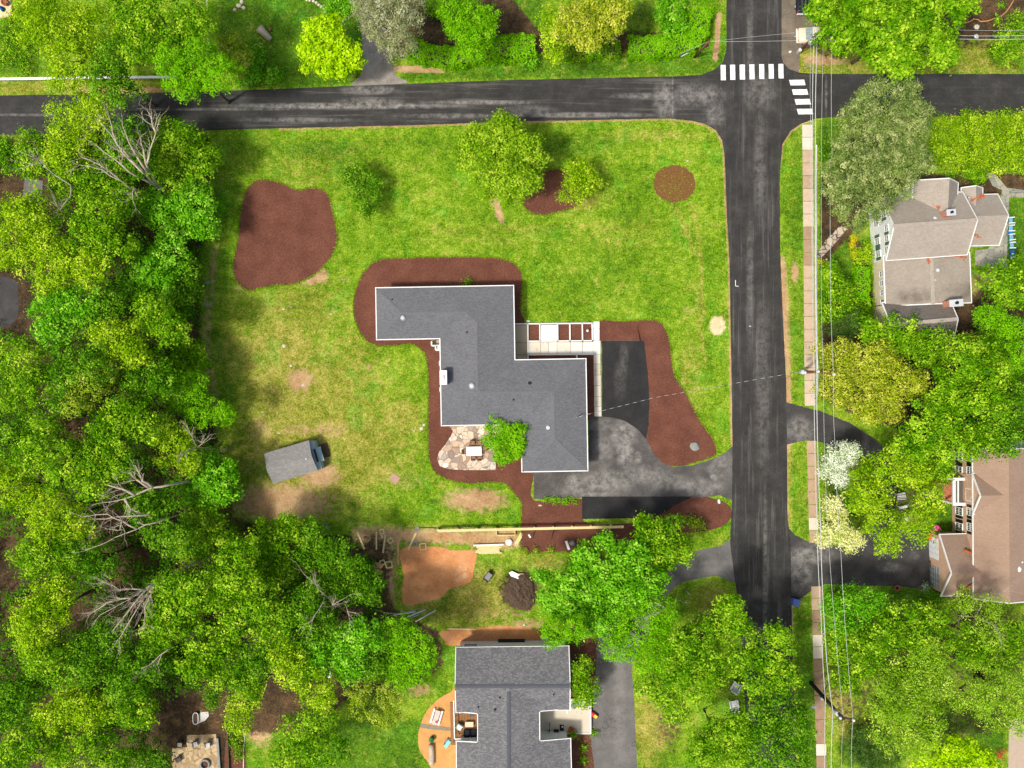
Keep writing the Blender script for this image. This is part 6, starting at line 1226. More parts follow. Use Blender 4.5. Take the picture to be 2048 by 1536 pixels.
bd_ = MB(); loft(bd_, [(-2.75, .9, .85, .45, 1.05), (-2.65, .97, .92, .4, 1.15), (-.6, .98, .93, .35, 1.16), (1.6, .98, .92, .35, 1.15), (2.6, .93, .85, .4, 1.05), (2.8, .85, .75, .5, .8)]); bd_.build('body', M['darkpaint'], trk, True)
cb_ = MB(); loft(cb_, [(-.55, .85, .75, 1.1, 1.75), (.9, .85, .75, 1.1, 1.75), (1.35, .82, .72, 1.1, 1.3)]); cb_.build('cab', M['darkpaint'], trk, True)
cov = MB().box((-1.62, 0, 1.19), (2.0, 1.66, .06)).build('bed_cover', M['dark'], trk)
for y in (-.42, 0, .42): MB().box((-1.62, y, 1.235), (1.98, .03, .03)).build('rib', M['grey'], cov)
for s_ in (-1, 1): MB().box((-2.74, s_ * .84, .95), (.06, .16, .3)).build('tail_light', M['red'], trk)
MB().box((-2.85, 0, .6), (.2, 1.7, .18)).build('rear_bumper', M['lightgrey'], trk, bevel=.03); wheels(trk, (-1.8, 1.75), .95)
MB().add([(1.38, -.72, 1.3), (1.38, .72, 1.3), (.95, .7, 1.72), (.95, -.7, 1.72)], [(0, 1, 2, 3)]).build('windshield', M['glass'], trk)

# ---- unfinished fence of fresh lumber
f0 = P(1060, 1054); fn = thing('unfinished_fence', f0, 'unfinished pale lumber fence with posts and one long rail below the brown mulch', 'fence')
FX = [876, 916, 954.5, 993, 1030.5, 1067.5, 1105.5, 1143.5, 1181.5, 1221.5]
fy = lambda x: 1061 - (x - 876) / 345 * 7.5
for x in FX: MB(tofs(f0)).bar(P3(x, fy(x) - 2.6, 0), P3(x, fy(x) - 2.6 + (fy(x) - 768) * .0085, 1.25), .34, .2).build('post', M['lumber'], fn)
for i, (a, b) in enumerate(zip([876] + FX[2::2], FX[2::2] + [1246])):
    MB(tofs(f0)).bar(P3(a, fy(a) + .6, 1.16 + .005 * (i % 2)), P3(b + 1, fy(b) + .6, 1.16 + .005 * (i % 2)), .3, .14).build('rail', M['lumber'], fn)
for x in (1067, 1105): MB(tofs(f0)).bar(P3(x, fy(x) + 1, 1.0), P3(x - 3, fy(x) + 22, .05), .09, .06).build('brace', M['timber'], fn)
fb_ = MB(tofs(f0))
for a, b in [((993, 1061), (993, 1070)), ((993, 1070), (1030, 1070)), ((1030, 1070), (1030, 1061))]: fb_.bar(P3(*a, .3), P3(*b, .3), .08, .3)
fb_.build('gate_frame', M['lumber'], fn)

def plank(a, b, w_, label, mat='lumber', z=.05, t=.05, name='plank', grp='loose planks in the yard', cat='plank', kink=None):
    A, B_ = P(*a), P(*b); o = ((A[0] + B_[0]) / 2, (A[1] + B_[1]) / 2, 0); mb = MB(o).bar(A + (z,), B_ + (z + .02,), w_ * 1.35, t); return tag(mb.build(name, M[mat]), label, cat, grp)
plank((715, 1064), (729, 1098), .16, 'leftmost slanting plank in the row by the wood edge')
plank((753, 1063), (753, 1099), .14, 'upright plank second from the left in the row by the wood edge')
plank((771, 1069), (766, 1106), .15, 'slightly slanting plank third from the left in the row')
plank((796.5, 1083), (796.5, 1129), .2, 'pinkish upright plank along the left edge of the orange clay', 'lumber2')
plank((832, 1066), (816, 1100), .16, 'slanting plank above the top left corner of the orange clay')
plank((828, 1054.5), (872, 1055.5), .1, 'thin dark plank lying left of the fence end', 'timber')
plank((763, 1070), (765, 1076), .2, 'short stub of plank under a square frame'); plank((895, 1257.5), (952, 1258.5), .12, 'pale plank on the orange strip north of the bottom house')
plank((923, 1274), (940, 1271.5), .08, 'thin lath below the pale plank on the orange strip', 'lumber2')
plank((1132, 1082), (1138, 1099), .22, 'pale board in the mulch beside the grey boulder', 'white'); plank((656, 1356), (664, 1346), .3, 'small white board in the clearing below the wood', 'white')
plank((539, 1325), (545, 1346), .18, 'brown plank in the clearing at the foot of the wood', 'lumber2'); plank((569, 1338), (570, 1354), .2, 'second brown plank in the same clearing', 'lumber2')
plank((534, 1366), (524, 1394), .1, 'thin pole leaning in the clearing left', 'lumber2')
plank((1057, 1069), (1061, 1075), .14, 'short white stub by the third fence brace', 'white')
def frame(cx, cy, s_, rot, label, mat='lumber'):
    A = P(cx, cy); mb = MB(tofs(A)); m_ = s_ / S
    for k in range(4):
        a = R(rot + 90 * k + 45); b = R(rot + 90 * (k + 1) + 45); mb.bar((A[0] + math.cos(a) * m_ * .7, A[1] + math.sin(a) * m_ * .7, .07), (A[0] + math.cos(b) * m_ * .7, A[1] + math.sin(b) * m_ * .7, .075 + .001 * k), .13, .1)
    return tag(mb.build('wooden_frame', M[mat]), label, 'frame', 'small square frames in the yard')
frame(735.5, 1066, 9, 0, 'small square frame right of the leftmost slanting plank', 'lumber2'); frame(764, 1063, 8, 10, 'small square frame above the short plank stub'); frame(781, 1081, 9, 40, 'tilted square frame between two upright planks')
frame(765, 1125, 9, 20, 'square frame just above the brown lumber pile'); frame(778, 1129, 12, 12, 'larger frame right of the brown lumber pile'); frame(650, 1052, 9, 12, 'frame at the wood edge above the dark trees', 'grey'); frame(846, 1093, 12, 5, 'frame at the top edge of the orange clay')
frame(831, 1087, 6, 8, 'dark small frame by the slanting plank', 'grey'); frame(834, 1058, 7, 0, 'dark small frame near the fence end', 'grey')
def stack(cx, cy, L, n, w_, rot, label, mat, name='lumber_stack', layers=3, seed=1):
    A = P(cx, cy); t = thing(name, A, label, 'lumber', R(rot)); rg = random.Random(seed)
    for j in range(layers):
        for i in range(n - (j % 2)):
            MB().box((rg.uniform(-.25, .25), (i - (n - 1 - (j % 2)) / 2) * w_ * 1.08, .05 + j * .085), (L * rg.uniform(.82, 1), w_, .075), R(rg.uniform(-1.5, 1.5))).build('board', M[mat], t)
    for x in (-L * .45, L * .42): MB().box((x, 0, .03 + layers * .085), (.08, n * w_ * 1.15, .05)).build('bearer', M['white'], t) if False else None
    return t
stack(977, 1098, 2.9, 7, .14, 1, 'stack of pale boards beside the white heap below the fence', 'lumber', seed=2)
plank((947, 1090), (1007, 1088), .14, 'long white board along the top of the pale lumber stack', 'white', z=.34); plank((960, 1106), (1003, 1105), .1, 'long white board along the bottom of the pale lumber stack', 'white', z=.09)
stack(755, 1130, 1.2, 5, .12, -12, 'upper bundle of brown boards half under the trees', 'lumber2', seed=3); stack(754, 1141, 1.1, 4, .12, -14, 'lower bundle of brown boards half under the trees', 'lumber2', seed=4)
stack(1037, 1079, 1.4, 4, .1, 62, 'loose pile of offcuts between the white heap and the mulch', 'lumber', layers=3, seed=5)
def rockthing(cx, cy, rx, ry, h, label, mat='rock', name='rock', rot=0, seed=1, cat='rock', grp=None):
    A = P(cx, cy); return tag(MB(tofs(A)).rock((A[0], A[1], -.03), rx / S, ry / S, h, random.Random(seed), rot).build(name, M[mat]), label, cat, grp)
rockthing(1018, 1084, 8, 8, .45, 'round white heap right of the pale lumber stack', 'white', 'gravel_bag', seed=2, cat='bag')
rockthing(1145, 1086, 6, 6, .5, 'grey boulder in the mulch below the fence', 'greyrock', seed=3)
rockthing(1389, 893, 9, 10, .35, 'large flat grey boulder at the foot of the long mulch bed', 'greyrock', rot=.5, seed=4)
rockthing(843, 857, 4.5, 4, .18, 'larger white stone on the lawn left of the patio bed', seed=5); rockthing(848, 850, 3, 3, .12, 'smaller white stone touching the larger one by the patio bed', seed=6); rockthing(828, 862, 2, 2, .08, 'tiny pale stone left of the two white stones', seed=7)
rockthing(582, 731, 3.2, 3, .14, 'white stone alone on the lawn far left of the chimney', seed=8); rockthing(606, 770, 4, 2.5, .1, 'flat pale stone in the bare patch above the shed', seed=9, rot=.6); rockthing(568, 692, 4, 4, .12, 'pinkish stone on the lawn below the kidney-shaped bed', seed=10)
rockthing(525, 824, 2.6, 1.6, .1, 'pale stone near the lawn edge above left of the shed', seed=11); rockthing(558, 866, 3, 2, .1, 'small pale stone just above the shed roof', seed=12); rockthing(582, 614, 2.6, 2.6, .12, 'grey pebble on the lawn under the kidney-shaped bed', 'greyrock', seed=13); rockthing(567, 618, 3, 2, .1, 'pale pebble beside the grey pebble under the kidney-shaped bed', seed=14)
rockthing(662, 628, 2, 2, .08, 'tiny stone on the lawn left of the house bed', seed=15); rockthing(1056, 642, 4, 2.2, .2, 'white stone at the corner of the entrance kerbs', 'white', seed=16); rockthing(415, 565, 6, 4, .2, 'dark stone at the wood edge left of the kidney bed', 'greyrock', seed=17); rockthing(414, 608, 6, 4, .2, 'second dark stone lower at the wood edge', 'greyrock', seed=18)
rockthing(1604, 103, 3, 2.4, .3, 'white marker stone at the mouth of the gravel drive', 'white', seed=19) if False else rockthing(1580, 104, 3, 2.5, .3, 'white marker stone at the mouth of the gravel drive', 'white', seed=19)
rockthing(1048, 1250, 2.4, 2.4, .15, 'white stone on the bare strip north of the bottom house', 'white', seed=20); rockthing(1375, 322, 2.5, 2, .12, 'pale stone above the round bark-covered patch', seed=21)
rockthing(1438, 1003, 3, 5, .25, 'white stone in the mulch tip beside the driveway', 'white', seed=22); rockthing(1080, 1011, 4, 2, .1, 'pale stone in the mulch below the driveway corner', seed=23)
# paver on the lawn
A = P(789, 957); tag(MB(tofs(A)).box((A[0], A[1], .03), (1.15, 1.0, .08), R(-35)).build('paving_slab', simple('pinkish_slab', (172, 142, 118), .1, 3, .9), bevel=.02), 'square pinkish slab lying on the lawn right of the shed', 'slab')
# plastic pipes
def pipe(pts, r, label, mat='white'):
    W = [P(x, y) + (r + .02,) for x, y in pts]; o = (W[0][0], W[0][1], 0); return tag(MB(o).tube(W, r, 8).build('plastic_pipe', M[mat], None, True), label, 'pipe', 'white pipes left of the bottom house')
pipe([(750, 1220), (775, 1226), (800, 1227), (820, 1223), (836, 1217)], .04, 'long curved pipe end reaching under the trees', 'lightgrey'); pipe([(786, 1230), (831, 1223)], .07, 'white pipe uppermost of the straight ones'); pipe([(809, 1236), (851, 1219)], .08, 'thick white pipe in the middle of the heap'); pipe([(822, 1235), (838, 1229)], .05, 'short grey pipe beside the thick middle one', 'lightgrey'); pipe([(831, 1243), (872, 1220)], .07, 'white pipe lying lowest and farthest right')
# wheelbarrow and tarp
t = thing('wheelbarrow', P(976, 1153, .4), 'grey wheelbarrow tipped on the grass right of the orange clay', 'wheelbarrow', R(55))
MB().box((0, 0, .45), (1.0, .68, .12), top=1.1).build('tray_floor', M['grey'], t, bevel=.03)
tr4 = MB()
for a, b in [((-.52, -.36, .6), (.52, -.36, .6)), ((.52, -.36, .6), (.52, .36, .6)), ((.52, .36, .6), (-.52, .36, .6)), ((-.52, .36, .6), (-.52, -.36, .6))]: tr4.bar(a, b, .05, .24)
tr4.build('tray_rim', M['timber'], t); MB().tube([(.75, -.05, .2), (.75, .05, .2)], .2, 14).build('wheel', M['black'], t, True)
for s_ in (-1, 1): MB().tube([(.75, s_ * .1, .2), (-1.0, s_ * .3, .55)], .025, 6).build('handle', M['dark'], t); MB().tube([(-.45, s_ * .28, .42), (-.5, s_ * .3, 0)], .025, 6).build('leg', M['dark'], t)
A = P(1030, 1150); rg = random.Random(5); mb = MB(tofs(A)); mb.add([(A[0] + x, A[1] + y, z) for x, y, z in [(-.75, .3, .2), (-.35, .55, .35), (.3, .25, .4), (.7, .15, .3), (.35, -.1, .36), (.5, -.55, .12), (0, -.25, .34), (-.5, -.1, .28)]], [(0, 7, 6, 1), (1, 6, 4, 2), (2, 4, 3), (6, 5, 4)]); o = mb.build('tarp', M['white']); sm2 = o.modifiers.new('s', 'SOLIDIFY'); sm2.thickness = .03; tag(o, 'crumpled white tarp on the dark soil heap', 'tarp')
plank((1034, 1147), (1047, 1146), .07, 'brown stick poking out of the white tarp', 'lumber2', z=.35, grp=None)
A = P(1041, 1184); me = bpy.data.meshes.new('soil_heap'); n = 44; rg = np.random.default_rng(4); g = np.linspace(-1, 1, n); gx, gy = np.meshgrid(g, g); nz = np.zeros_like(gx)
for f_, a_ in ((3, .16), (7, .12), (15, .08)): p_ = rg.uniform(0, 6, 4); nz += a_ * np.sin(gx * f_ + p_[0] + np.sin(gy * f_ * .7 + p_[1])) * np.sin(gy * f_ + p_[2] + np.sin(gx * f_ * .8 + p_[3]))
rr = np.hypot(gx, gy) * (1 + .12 * np.sin(3 * np.arctan2(gy, gx) + 1)); z = .75 * np.clip(1 - rr ** 2, 0, 1) ** .8 * (1 + nz) + (rr < 1) * (nz + rg.normal(size=gx.shape) * .12) * .25 - .04
me.from_pydata(np.stack([gx * 1.95, gy * 2.3, z], -1).reshape(-1, 3).tolist(), [], [(r * n + c, r * n + c + 1, (r + 1) * n + c + 1, (r + 1) * n + c) for r in range(n - 1) for c in range(n - 1)])
me.materials.append(simple('dark_soil', (88, 72, 58), .3, 4, .98, .8)); o = bpy.data.objects.new('soil_heap', me); link(o); o.location = A + (0,); tag(o, 'heap of dark soil left of the large maple in the bottom yard', 'soil heap', None, 'stuff')
# cellar bits behind the bottom house
nb0 = P(990, 1288); plank((925, 1289), (995, 1286.5), .3, 'cream siding board lying along the north wall of the bottom house', 'cream', z=.25); plank((1006, 1281), (1036, 1280), .2, 'short pale board in front of the dark window well', 'lumber2', z=.3)
t = thing('cellar_hatch', P(1023, 1286), 'dark cellar hatch against the north wall of the bottom house', 'hatch'); MB().box((0, 0, .35), (3.2, 1.0, .7)).build('cover', M['dark'], t, bevel=.02); MB().box((0, -.1, .74), (2.6, .3, .05)).build('grille', M['lightgrey'], t)
t = thing('folding_frame', P(1089, 1280), 'grey metal trestle frame at the north-east corner of the bottom house', 'trestle')
for s_ in (-1, 1): MB().tube([(s_ * .7, -.35, .05), (s_ * .35, .4, .75)], .04, 6).build('leg', M['lightgrey'], t)
MB().box((0, .42, .78), (.9, .18, .06)).build('top', M['lightgrey'], t); MB().box((0, -.1, .3), (1.0, .06, .06)).build('stretcher', M['lightgrey'], t)

# ---- patio set
t = thing('patio_table', P(948.5, 901.5), 'white rectangular table on the flagstone patio', 'table', R(1)); MB().box((0, 0, .74), (1.85, 1.1, .05)).build('tabletop', M['white'], t, bevel=.015)
for x in (-.8, .8):
    for y in (-.45, .45): MB().box((x, y, .355), (.07, .07, .71)).build('leg', M['white'], t)
M['wicker'] = simple('brown_wicker', (148, 112, 84), .2, 8, .85, .4)
def wchair(cx, cy, rot, label, src=None):
    if src:
        t = copy_tree(src); t.location = P(cx, cy) + (0,); t.rotation_euler = (0, 0, R(rot)); t['label'] = label; return t
    t = thing('patio_chair', P(cx, cy), label, 'chair', R(rot), 'brown chairs round the white patio table')
    MB().box((0, 0, .43), (.5, .5, .08)).build('seat', M['wicker'], t, bevel=.02); MB().box((0, -.25, .68), (.52, .07, .45), tilt=Matrix.Rotation(R(-10), 3, 'X')).build('backrest', M['wicker'], t, bevel=.02)
    for x in (-.22, .22):
        for y in (-.22, .22): MB().box((x, y, .195), (.05, .05, .39)).build('leg', M['timber'], t)
        MB().box((x * 1.2, 0, .62), (.05, .5, .04)).build('armrest', M['wicker'], t)
    return t
c0 = wchair(945, 885, 180, 'north-west chair of the patio table, left of the pair behind it')
for a in [(958, 885, 180, 'north-east chair of the patio table, nearest the green tree'), (946.5, 916, 0, 'south-west chair of the patio table'), (959, 916, 0, 'south-east chair of the patio table'), (928.5, 903, -90, 'chair at the left end of the patio table'), (970, 897, 90, 'chair at the right end of the patio table, under the tree')]: wchair(*a, src=c0)

# ---- garden chairs by the cottage
def adi(cx, cy, rot, label, src=None):
    if src: t = copy_tree(src); t.location = P(cx, cy) + (0,); t.rotation_euler = (0, 0, R(rot)); t['label'] = label; return t
    t = thing('garden_chair', P(cx, cy), label, 'chair', R(rot), 'pale blue chairs beside the cottage')
    MB().box((0, 0, .34), (.52, .55, .04), tilt=Matrix.Rotation(R(8), 3, 'Y')).build('seat', M['blue'], t); MB().box((-.36, 0, .66), (.05, .56, .75), tilt=Matrix.Rotation(R(-25), 3, 'Y')).build('backrest', M['blue'], t)
    for s_ in (-1, 1): MB().box((.02, s_ * .34, .56), (.78, .12, .03)).build('armrest', M['lightgrey'] if False else M['white'], t); MB().box((.34, s_ * .3, .28), (.07, .06, .54)).build('leg', M['blue'], t); MB().box((-.28, s_ * .3, .2), (.06, .05, .4)).build('leg', M['blue'], t)
    return t
a0 = adi(2018, 442, 4, 'topmost pale blue garden chair in the row by the cottage'); adi(2018, 457.5, 3, 'second pale blue garden chair from the top, above the square blue table', a0); adi(2019, 475.5, 8, 'third pale blue garden chair, just below the square blue table', a0); adi(2020, 491.5, 2, 'lowest pale blue garden chair in the row', a0)
def stool(cx, cy, label, rot=5, mat='blue2'):
    t = thing('side_table', P(cx, cy), label, 'side table', R(rot), 'small blue tables by the garden chairs'); MB().box((0, 0, .43), (.5, .5, .04)).build('tabletop', M[mat], t, bevel=.01)
    for x in (-.2, .2):
        for y in (-.2, .2): MB().box((x, y, .205), (.05, .05, .41)).build('leg', M[mat], t)
stool(2016.5, 467.5, 'square blue table between the second and third garden chairs'); stool(2020.5, 505.5, 'upper of the two blue tables below the garden chairs', 12); stool(2020, 514.5, 'lower of the two blue tables below the garden chairs', 3)

# ---- blue bin, planters and garage items
t = thing('recycling_bin', P(1587, 1201), 'blue wheeled recycling bin at the roadside by the lower driveway', 'bin', R(-10)); MB().box((0, 0, .5), (.72, .72, 1.0), top=1.12).build('bin_body', M['bin'], t, bevel=.04); MB().box((0, 0, 1.04), (.86, .84, .08)).build('lid', M['bin'], t, bevel=.03); MB().box((0, .46, .95), (.6, .05, .05)).build('handle', M['dark'], t)
for s_ in (-1, 1): MB().tube([(s_ * .3, .38, .12), (s_ * .36, .38, .12)], .12, 12).build('wheel', M['black'], t)
def flowers(cx, cy, r, mat, label, z=.55, n=90, name='flowering_plant', seed=1):
    A = P(cx, cy); t = thing(name, A, label, 'plant'); rg = random.Random(seed); st = MB(); 
    for k in range(14): a = rg.uniform(0, 6.28); st.tube([(0, 0, 0), (math.cos(a) * r / S * .8, math.sin(a) * r / S * .8, z)], .02, 5)
    st.build('stems', M['bark'], t); mb = MB()
    for k in range(n):
        a = rg.uniform(0, 6.28); q = math.sqrt(rg.random()) * r / S; x, y, zz = math.cos(a) * q, math.sin(a) * q, z + rg.uniform(-.1, .2); s_ = rg.uniform(.07, .14); b = rg.uniform(0, 6.28)
        mb.add([(x - math.cos(b) * s_, y - math.sin(b) * s_, zz), (x + math.sin(b) * s_, y - math.cos(b) * s_, zz + .05), (x + math.cos(b) * s_, y + math.sin(b) * s_, zz), (x - math.sin(b) * s_, y + math.cos(b) * s_, zz + .04)], [(0, 1, 2, 3)])
    mb.build('petals', M[mat], t); return t
flowers(1868, 1056, 6.5, 'pink', 'bright pink flowering plant at the garage corner of the brick house', seed=1); flowers(1863, 1065, 5, 'pink', 'paler pink clump below the bright pink plant', seed=2); flowers(1854, 1071, 6, 'orange', 'orange flowering plant on the driveway edge by the garage', seed=3)
flowers(1087, 1218 + 5, .1, 'red', 'x', n=1) if False else None
def pot(cx, cy, r, label, mat='soilpot', plant=None, z=.35):
    t = thing('plant_pot', P(cx, cy), label, 'pot'); MB().lathe((0, 0, 0), [(r * .7, 0), (r, z), (r * 1.12, z), (r * 1.12, z + .05), (r * .9, z + .05), (r * .85, z - .04)], 18).build('pot', M[mat], t, True)
    MB().lathe((0, 0, z - .06), [(r * .88, 0), (.02, .05)], 14).build('soil', M['dark'], t)
    if plant: V, ti, _ = make_crown(int(cx), [(0, 0, z + .1, r * 1.1, r * 1.1, r * .7)], plant, 1.2, .1, .6); quads_obj('plant', V, ti, LM[plant], t)
    return t
pot(1862, 1127, .42, 'round dark pot between the two garage doors', 'timber'); pot(1792, 1175, .36, 'terracotta pot on the lower edge of the garage driveway'); pot(1848, 1171, .3, 'blue glazed pot with white flowers at the garage corner', 'blue2', 'W'); pot(1184 + 3, 1464, .22, 'small plant pot on the bottom driveway below the deck', 'green', 'G', .2)
t = thing('cardboard_box', P(1873, 1158, .3), 'brown box in the open garage doorway', 'box'); MB().box((-.05, 0, .3), (.6, .7, .6)).build('carton', M['lumber2'], t); MB().box((-.05, 0, .612), (.08, .7, .01)).build('tape', M['timber'], t)
# bench, table and lamp hidden in the driveway loop
t = thing('garden_table', P(1803, 993, .7), 'white square garden table showing through the maple in the driveway loop', 'table', R(12)); MB().box((0, 0, .72), (1.05, .85, .06)).build('tabletop', M['white'], t, bevel=.01)
for x in (-.45, .45):
    for y in (-.35, .35): MB().box((x, y, .345), (.08, .08, .69)).build('leg', M['white'], t)
t = thing('garden_bench', P(1806, 1014, .4), 'white bench just below the white table in the driveway loop', 'bench', R(14)); MB().box((0, 0, .42), (1.05, .36, .05)).build('seat', M['white'], t)
MB().box((0, .2, .68), (1.05, .05, .4)).build('backrest', M['white'], t)
for x in (-.45, .45): MB().box((x, 0, .197), (.06, .3, .394)).build('leg', M['white'], t)
t = thing('lamp_post', P(1795, 1030), 'small lamp post with a white globe in the driveway loop', 'lamp'); MB().tube([(0, 0, 0), (.1, -.05, 2.1)], .04, 8).build('post', M['lightgrey'], t); MB().lathe((.1, -.05, 2.1), [(.06, 0), (.25, .12), (.28, .25), (.2, .4), (.03, .5)], 16).build('lamp_globe', M['white'], t, True)
# white chairs under the roadside tree
w0 = None
for (cx, cy, rot, lb) in [(1472, 1374, 60, 'upper white garden chair glimpsed under the roadside tree'), (1468, 1410, 100, 'lower white garden chair glimpsed under the roadside tree')]:
    t = thing('white_garden_chair', P(cx, cy, .5), lb, 'chair', R(rot), 'white chairs under the roadside tree'); MB().box((0, 0, .38), (.9, .8, .06)).build('seat', M['white'], t); MB().box((-.5, 0, .75), (.07, .9, .8), tilt=Matrix.Rotation(R(-22), 3, 'Y')).build('backrest', M['white'], t)
    for s_ in (-1, 1): MB().box((0, s_ * .48, .62), (1.1, .16, .05)).build('armrest', M['white'], t); MB().box((.45, s_ * .45, .3), (.1, .08, .58)).build('leg', M['white'], t); MB().box((-.4, s_ * .4, .2), (.08, .08, .36)).build('leg', M['white'], t)

# ---- deck furniture of the bottom house
t = thing('kettle_grill', P(1147, 1410, .9), 'round grey kettle grill at the top of the pale deck', 'grill'); t.location.z = .5; MB().lathe((0, 0, .45), [(.12, 0), (.3, .12), (.34, .28), (.32, .4), (.2, .52), (.04, .57)], 20).build('kettle', M['grey'], t, True); MB().box((0, 0, 1.04), (.16, .04, .04)).build('handle', M['black'], t)
for k in range(3): a = k * 2.09; MB().tube([(math.cos(a) * .15, math.sin(a) * .15, .5), (math.cos(a) * .3, math.sin(a) * .3, 0)], .018, 6).build('leg', M['black'], t)
t = thing('doormat', P(1123.5, 1458, .5), 'black doormat with a white ball on the deck', 'mat'); t.location.z = .5; MB().box((0, 0, .015), (.52, 1.05, .025)).build('mat', M['black'], t); 
t = thing('ball', P(1125, 1454, .7), 'white ball lying on the black doormat', 'ball'); t.location.z = .53; MB().lathe((0, 0, 0), [(.02, 0), (.09, .04), (.12, .11), (.09, .19), (.02, .23)], 14).build('shell', M['white'], t, True)
t = thing('storage_box', P(1112.5, 1465, .8), 'black storage box against the deck wall', 'box'); t.location.z = .5; MB().box((0, 0, .22), (.58, .6, .44)).build('container', M['black'], t, bevel=.02); MB().box((0, 0, .46), (.62, .64, .04)).build('lid', M['dark'], t, bevel=.01)
t = thing('bicycle', P(1099, 1457, .9), 'small dark bicycle parked on the deck beside the storage box', 'bicycle', R(85)); t.location.z = .5
for x in (-.42, .42): MB().lathe((0, 0, 0), [(.25, -.02), (.3, 0), (.25, .02), (.25, -.02)], 20).build('wheel', M['black'], t); w_ = t.children if False else None
for o in [c for c in bpy.data.objects if c.parent == t]: pass
ws = [c for c in bpy.data.objects if c.parent == t]
for o, x in zip(ws, (-.42, .42)): o.rotation_euler = (R(90), 0, 0); o.location = (x, 0, .3)
MB().tube([(-.42, 0, .3), (-.1, 0, .62), (.34, 0, .6), (.0, 0, .28), (-.1, 0, .62)], .025, 6).build('frame', M['slate'], t); MB().tube([(.42, 0, .3), (.34, 0, .6), (.3, 0, .78)], .02, 6).build('fork', M['slate'], t); MB().tube([(.3, -.22, .8), (.3, .22, .8)], .02, 6).build('handlebar', M['lightgrey'], t); MB().box((-.14, 0, .7), (.2, .12, .05)).build('saddle', M['black'], t, bevel=.02)
flw = flowers(1141, 1454, 5, 'red', 'red flowering plant on the deck beside the dark pot', z=.35, seed=6); flw.location.z = .5
p_ = pot(1144.5, 1462, .26, 'dark green pot with a leafy plant at the lower deck edge', 'green', 'G'); p_.location.z = .5
t = thing('toy_car', P(1188.5, 1430, .2), 'red and yellow toy car on the bottom driveway', 'toy', R(-35)); b_ = MB(); loft(b_, [(-.5, .24, .2, .1, .36), (-.3, .28, .24, .08, .45), (.2, .28, .24, .08, .42), (.5, .22, .16, .1, .3)]); b_.build('body', M['red'], t, True); MB().box((.16, 0, .47), (.42, .36, .06)).build('seat', simple('yellow_plastic', (236, 214, 60), .05, 3, .5), t, bevel=.02)
for x in (-.32, .32):
    for s_ in (-1, 1): MB().tube([(x, s_ * .24, .1), (x, s_ * .3, .1)], .1, 12).build('wheel', M['black'], t)
# balcony furniture (on boards at 1.4 m)
def onbal(name, cx, cy, rot, label, cat): t = thing(name, P(cx, cy, 1.8), label, cat, R(rot)); t.location.z = 1.4; return t
t = onbal('coffee_table', 938.5, 1449, 0, 'tan coffee table on the brown balcony', 'table'); MB().box((0, 0, .4), (1.0, .62, .06)).build('tabletop', M['cream'], t, bevel=.02)
for x in (-.42, .42):
    for y in (-.24, .24): MB().box((x, y, .185), (.06, .06, .37)).build('leg', M['timber'], t)
for i, (cx, lb) in enumerate([(934, 'left grey armchair at the lower end of the balcony'), (947, 'right grey armchair at the lower end of the balcony')]):
    t = onbal('armchair', cx, 1466, 0, lb, 'armchair'); t['group'] = 'grey armchairs on the balcony'; MB().box((0, 0, .3), (.62, .62, .3)).build('seat', M['slate'], t, bevel=.04); MB().box((0, -.36, .5), (.66, .14, .6)).build('backrest', M['dark'], t, bevel=.04)
    for s_ in (-1, 1): MB().box((s_ * .36, 0, .36), (.08, .66, .5)).build('armrest', M['dark'], t, bevel=.02)
t = onbal('cushioned_chair', 918, 1455, -30, 'white cushioned chair at the balcony railing', 'chair'); MB().box((0, 0, .36), (.66, .6, .14)).build('cushion', M['white'], t, bevel=.04); MB().box((0, .36, .6), (.7, .14, .42)).build('back_cushion', M['white'], t, bevel=.04); MB().box((0, .02, .2), (.74, .8, .16)).build('frame', M['green'], t)
for x in (-.32, .32): MB().box((x, 0, .06), (.06, .7, .12)).build('leg', M['green'], t)
t = onbal('side_chair', 944, 1428, 0, 'grey chair in the top corner of the balcony', 'chair'); MB().box((0, 0, .4), (.6, .55, .08)).build('seat', M['slate'], t, bevel=.02); MB().box((0, .28, .65), (.6, .06, .45)).build('backrest', M['grey'], t, bevel=.02)
for x in (-.26, .26):
    for y in (-.22, .22): MB().box((x, y, .18), (.04, .04, .36)).build('leg', M['dark'], t)
# on the clay
t = thing('log_bench', P(863.5, 1507), 'thick peeled log lying on the packed clay beside the green-lidded can', 'log', R(91)); 
lg = MB(); rg = random.Random(3); lg.tube([(-1.2, 0, .32), (-.6, .02, .33), (0, -.02, .31), (.7, .02, .32), (1.2, 0, .33)], [.33, .35, .33, .34, .31], 14); lg.build('trunk', M['deadwood'], t, True); MB().tube([(-.2, .3, .4), (-.3, .55, .5)], [.1, .06], 8).build('stub', M['deadwood'], t)
t = thing('green_can', P(863, 1479, .4), 'round green-lidded can at the upper end of the peeled log', 'can'); MB().lathe((0, 0, 0), [(.26, 0), (.3, .5), (.32, .5), (.32, .58), (.2, .64), (.03, .66)], 18).build('drum', M['green'], t, True); MB().tube([(-.1, 0, .66), (0, 0, .74), (.1, 0, .66)], .02, 6).build('handle', M['dark'], t)
t = thing('cart', P(895, 1487, .3), 'teal cart on the packed clay near the balcony corner', 'cart', R(55)); MB().box((0, 0, .4), (.95, .45, .2)).build('tub', M['teal'], t, bevel=.03); MB().box((.2, .34, .25), (.6, .14, .1)).build('shelf', M['grey'], t); MB().tube([(.5, -.2, .45), (.75, -.2, .7), (.75, .2, .7), (.5, .2, .45)], .02, 6).build('handle', M['lightgrey'], t)
for x in (-.3, .3):
    for s_ in (-1, 1): MB().tube([(x, s_ * .22, .14), (x, s_ * .28, .14)], .14, 12).build('wheel', M['black'], t)
